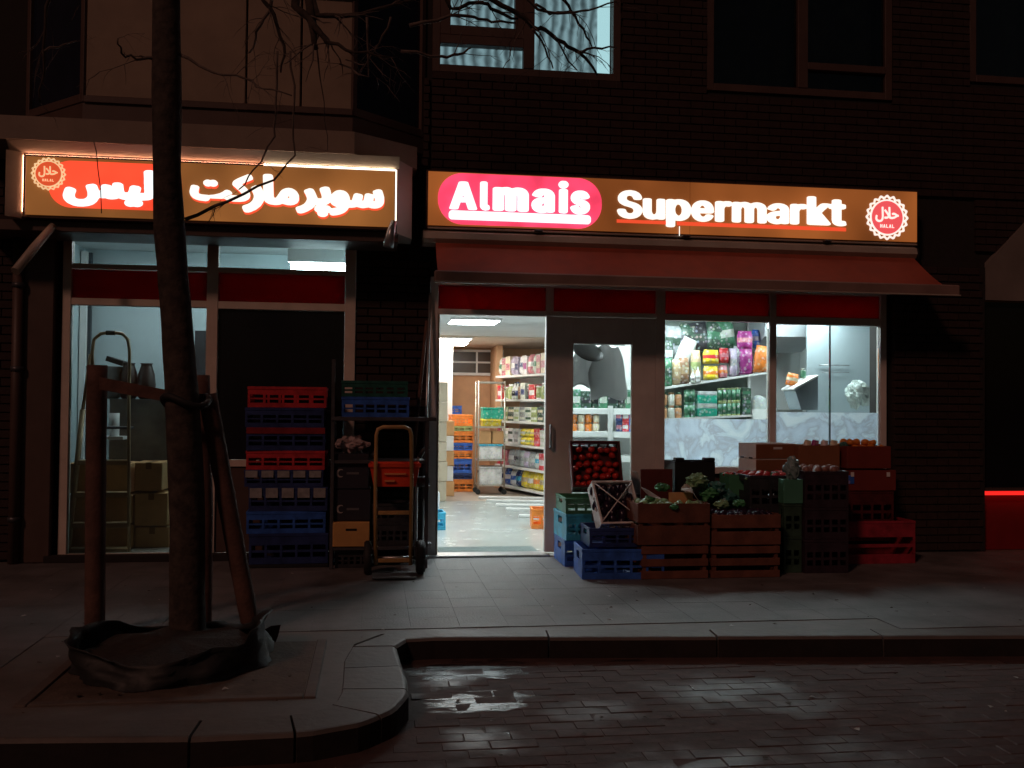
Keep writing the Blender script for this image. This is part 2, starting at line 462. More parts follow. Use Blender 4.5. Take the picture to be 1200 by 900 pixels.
def brick_cells(x0, x1, z0, z1, hole=()):
    out = []; j = 0; z = z0
    while z+BH <= z1+.001:
        x = x0-(BL/2+.005 if j % 2 else 0)
        while x < x1-.02:
            a = max(x, x0); b = min(x+BL, x1)
            segs = [(a, b)]
            for h in hole:
                if z < h[3] and z+BH > h[2]:
                    segs = [s for p, q in segs for s in (((p, min(q, h[0]-.004)), (max(p, h[1]+.004), q)) if p < h[1] and q > h[0] else ((p, q),))]
            out += [(p, q, z) for p, q in segs if q-p > .03]
            x += BL+.01
        z += BH+.011; j += 1
    return out
near = [(a, b, z, -.012) for a, b, z in brick_cells(-.15, .50, .02, 2.7)] + [(a, b, z, -.115) for a, b, z in brick_cells(4.90, 5.80, .9, 2.75)]
shared = {}
for a, b, z, y in near[:298]:
    key = round(b-a, 2)
    if key not in shared: shared[key] = MB().cbox(-key/2+.0, key/2, 0, .06, 0, BH, .003).mesh('brick', MT['brick'])
    inst('brick', shared[key], bld, ((a+b)/2, y+random.uniform(-.004, .003), z))
rest = MB()
for a, b, z, y in near[298:]: rest.box(a, b, y, y+.03, z, z+BH)
for a, b, z in brick_cells(4.90, 5.80, .02, .89): rest.box(a, b, -.115+random.uniform(-.003, .003), -.08, z, z+BH)
for rg in [(-4.2, -2.66, .02, 3.4), (-2.6, .48, 3.5, 4.3), (.5, 6.8, 3.42, 6.9), (5.8, 7.2, 2.9, 3.4)]:
    for a, b, z in brick_cells(*rg, hole=WIN): rest.box(a, b, -.012+random.uniform(-.003, .003), .03, z, z+BH)
rest.build('brick_courses', MT['brick'], bld, 'stuff')
# window sills and frames
lit_curtain = glow('lit_lace_curtain', (.42, .62, .68), .42, (.3, .3, .3), .3, 5)
dark_in = mat('dark_room', (.012, .011, .011), .9, .1, 3)
def lace_mat():
    m = glow('lace_net_curtain', (.40, .60, .66), .40, (.3, .3, .3))
    n = m.node_tree.nodes; l = m.node_tree.links; p = n['Principled BSDF']
    tc = n.new('ShaderNodeTexCoord'); sp = n.new('ShaderNodeSeparateXYZ'); l.new(tc.outputs['Object'], sp.inputs[0])
    w_ = n.new('ShaderNodeTexWave'); w_.inputs['Scale'].default_value = 3.2; w_.inputs['Distortion'].default_value = 5.5; w_.inputs['Detail'].default_value = 2; w_.bands_direction = 'X'
    l.new(tc.outputs['Object'], w_.inputs['Vector'])
    v = n.new('ShaderNodeTexVoronoi'); v.inputs['Scale'].default_value = 11; l.new(tc.outputs['Object'], v.inputs['Vector'])
    a = n.new('ShaderNodeMapRange'); a.inputs[3].default_value = .14; a.inputs[4].default_value = .52; l.new(w_.outputs['Fac'], a.inputs[0])
    b = n.new('ShaderNodeMapRange'); b.inputs[1].default_value = .1; b.inputs[2].default_value = .5; b.inputs[3].default_value = .6; b.inputs[4].default_value = 1.1; l.new(v.outputs['Distance'], b.inputs[0])
    mu = n.new('ShaderNodeMath'); mu.operation = 'MULTIPLY'; l.new(a.outputs[0], mu.inputs[0]); l.new(b.outputs[0], mu.inputs[1]); l.new(mu.outputs[0], p.inputs['Emission Strength'])
    return m
lace = lace_mat()
def up_window(x0, x1, z0, z1, panes, fm, fw=.07, curtain=None):
    t = MB()
    xs = [x0, x1]
    t.cbox(x0, x0+fw, -.005, .09, z0, z1); t.cbox(x1-fw, x1, -.005, .09, z0, z1)
    t.cbox(x0+fw, x1-fw, -.005, .09, z0, z0+fw); t.cbox(x0+fw, x1-fw, -.005, .09, z1-fw, z1)
    W = t.build('window', fm, bld)
    for (a, b, c, d) in panes:
        g = MB(); g.box(a, b, .035, .041, c, d); g.build('pane', MT['glass'], W)
    return W
glow_cool = lit_curtain
# lit window: tall fixed pane at right, casement over a narrow pane at left
def bars(W, fm, lst):
    for (a, b, c, d) in lst:
        k = MB(); k.cbox(a, b, -.012, .085, c, d); k.build('glazing_bar', fm, W)
x0, x1, z0 = .50, 2.24, 4.36
W = up_window(x0, x1, z0, 6.25, [(.57, 1.33, 4.43, 4.62), (.66, 1.25, 4.79, 6.1), (1.43, 2.17, 4.43, 6.18)], MT['darkframe'])
bars(W, MT['darkframe'], [(1.33, 1.43, 4.43, 6.18), (.57, 1.33, 4.62, 4.70), (.57, .66, 4.70, 6.18), (1.25, 1.33, 4.70, 6.18), (.66, 1.25, 4.70, 4.79)])
def curtain(x0, x1, z0, z1, y, mt, amp=.015, per=.09, parent=W, name='net_curtain'):
    mb = MB(); n = int((x1-x0)/.015); vs = []; fs = []
    for i in range(n+1):
        x = x0+(x1-x0)*i/n; yy = y+amp*math.sin(2*math.pi*x/per)+amp*.5*math.sin(2*math.pi*x/(per*2.7)+1)
        vs += [(x, yy, z0), (x, yy, z1)]
    for i in range(n): fs.append((2*i, 2*i+2, 2*i+3, 2*i+1))
    mb.smooth = True; mb.add(vs, fs)
    return mb.build(name, mt, parent)
curtain(.55, 1.38, 4.40, 6.2, .20, lace); curtain(1.38, 2.06, 4.48, 6.2, .20, lace)
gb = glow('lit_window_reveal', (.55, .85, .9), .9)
k = MB(); k.box(2.07, 2.175, .16, .24, 4.40, 6.2); k.box(1.43, 2.07, .16, .24, 4.42, 4.465); k.build('lit_reveal', gb, W)
# dark windows
for (x0, x1, z0, mid, zz) in [(3.07, 4.93, 4.33, 4.02, 4.58), (5.74, 7.6, 4.56, 6.5, 4.75)]:
    W = up_window(x0, x1, z0, 6.25, [(x0+.07, x1-.07, z0+.07, 6.18)], MT['darkframe'])
    bars(W, MT['darkframe'], [(mid-.05, mid+.05, z0+.07, 6.18), (mid+.05, x1-.07, zz, zz+.07)])
    k = MB(); k.box(x0+.02, x1-.02, .26, .29, z0+.02, 6.2); k.build('dark_interior', dark_in, W)
    curtain(x0+.1, x1-.1, z0+.1, 6.1, .2, mat('dim_curtain', (.10, .085, .08), .9, .3, 3), .02, .2, W, 'curtain')

# ------------------------------------------------------------------ oriel over the left shop
ori = root('oriel_bay', (-1.2, .0, 3.62), 'beige panelled oriel bay with dark corner windows above the left shop canopy', 'bay window')
navy = mat('dark_navy_glass', (.012, .016, .03), .15, .2, 3)
YO = -.6
mb = MB(); fl = [(-2.95, .0), (-2.32, YO), (-.19, YO), (.44, .0)]
mb.prism(fl, lambda u, v, d: (u, v, d), 3.60, 3.74); mb.build('base_slab', MT['darkframe'], ori)
for k, (a, b) in enumerate([(-2.30, -1.70), (-1.685, -1.06), (-1.045, -.62), (-.605, -.20)]):
    mb = MB(); mb.cbox(a, b, YO+.01+.004*(k % 2), YO+.06, 3.80, 4.72, .006); mb.build('infill_panel', MT['beige'], ori)
mb = MB(); mb.cbox(-2.31, -.19, YO-.02, YO+.08, 4.725, 4.80); mb.cbox(-2.31, -.19, YO-.02, YO+.08, 3.742, 3.797); mb.build('rail', MT['darkframe'], ori)
mb = MB(); mb.box(-2.3, -.2, YO+.062, YO+.09, 3.75, 6.5); mb.build('backing', dark_in, ori)
warm = glow('warm_lit_blind', (1.0, .45, .20), .45, (.3, .2, .1), .4, 6)
mb = MB(); mb.box(-.62, -.32, YO+.04, YO+.055, 4.815, 6.2); mb.build('lit_blind', warm, ori)
for (a, b) in (((-2.95, 0), (-2.32, YO)), ((-.19, YO), (.44, 0))):
    a, b = Vector((*a, 0)), Vector((*b, 0)); d = (b-a).normalized(); nn = Vector((d.y, -d.x, 0))
    M4 = Matrix((( d.x, -nn.x, 0, a.x), (d.y, -nn.y, 0, a.y), (0, 0, 1, 0), (0, 0, 0, 1)))
    Ln = (b-a).length
    mb = MB(); mb.box(.05, Ln-.05, .03, .05, 3.82, 6.4, M4); mb.build('corner_pane', navy, ori)
    mb = MB(); mb.cbox(0, .05, -.0, .06, 3.75, 6.45, .004, M4); mb.cbox(Ln-.05, Ln, 0, .06, 3.75, 6.45, .004, M4); mb.cbox(.05, Ln-.05, 0, .06, 3.75, 3.82, .004, M4); mb.build('corner_frame', MT['darkframe'], ori)
mb = MB(); mb.prism(fl, lambda u, v, d: (u, v, d), 6.45, 6.6); mb.build('top_slab', MT['darkframe'], ori)

# ------------------------------------------------------------------ left canopy and its sign surround
can = root('shop_canopy', (-1.2, 0, 3.4), 'brownish boarded canopy with a slanted right end over the left shop', 'canopy')
YC = -.70
fl = [(-3.3, .0), (-3.3, YC), (-.17, YC), (.36, -.30), (.36, .0)]
mb = MB(); mb.prism(fl, lambda u, v, d: (u, v, d), 3.40, 3.585); mb.build('fascia', MT['canopy'], can)
# cream step below: front lip, left jamb, right return
mb = MB(); mb.prism([(-.602, 3.325), (-.685, 3.398), (-.30, 3.398), (-.30, 3.325)], lambda u, v, d: (d, u, v), -2.86, .20); mb.build('lip', MT['cream'], can)
mb = MB(); mb.prism([(-2.765, -.60), (-2.765, -.30), (-2.86, -.30), (-2.86, -.68)], lambda u, v, d: (u, v, d), 2.80, 3.32); mb.build('side_jamb', MT['cream'], can)
mb = MB()
a, b = at(465, 250, -.60), at(484, 250, -.30)
mb.prism([(.185, -.59), (.32, -.32), (.32, -.05), (.185, -.05)], lambda u, v, d: (u, v, d), 2.78, 3.40); mb.build('return_panel', MT['cream'], can)
mb = MB(); mb.cbox(-3.2, .2, -.52, -.02, 2.715, 2.80, .004); mb.build('soffit_box', MT['darkframe'], can)

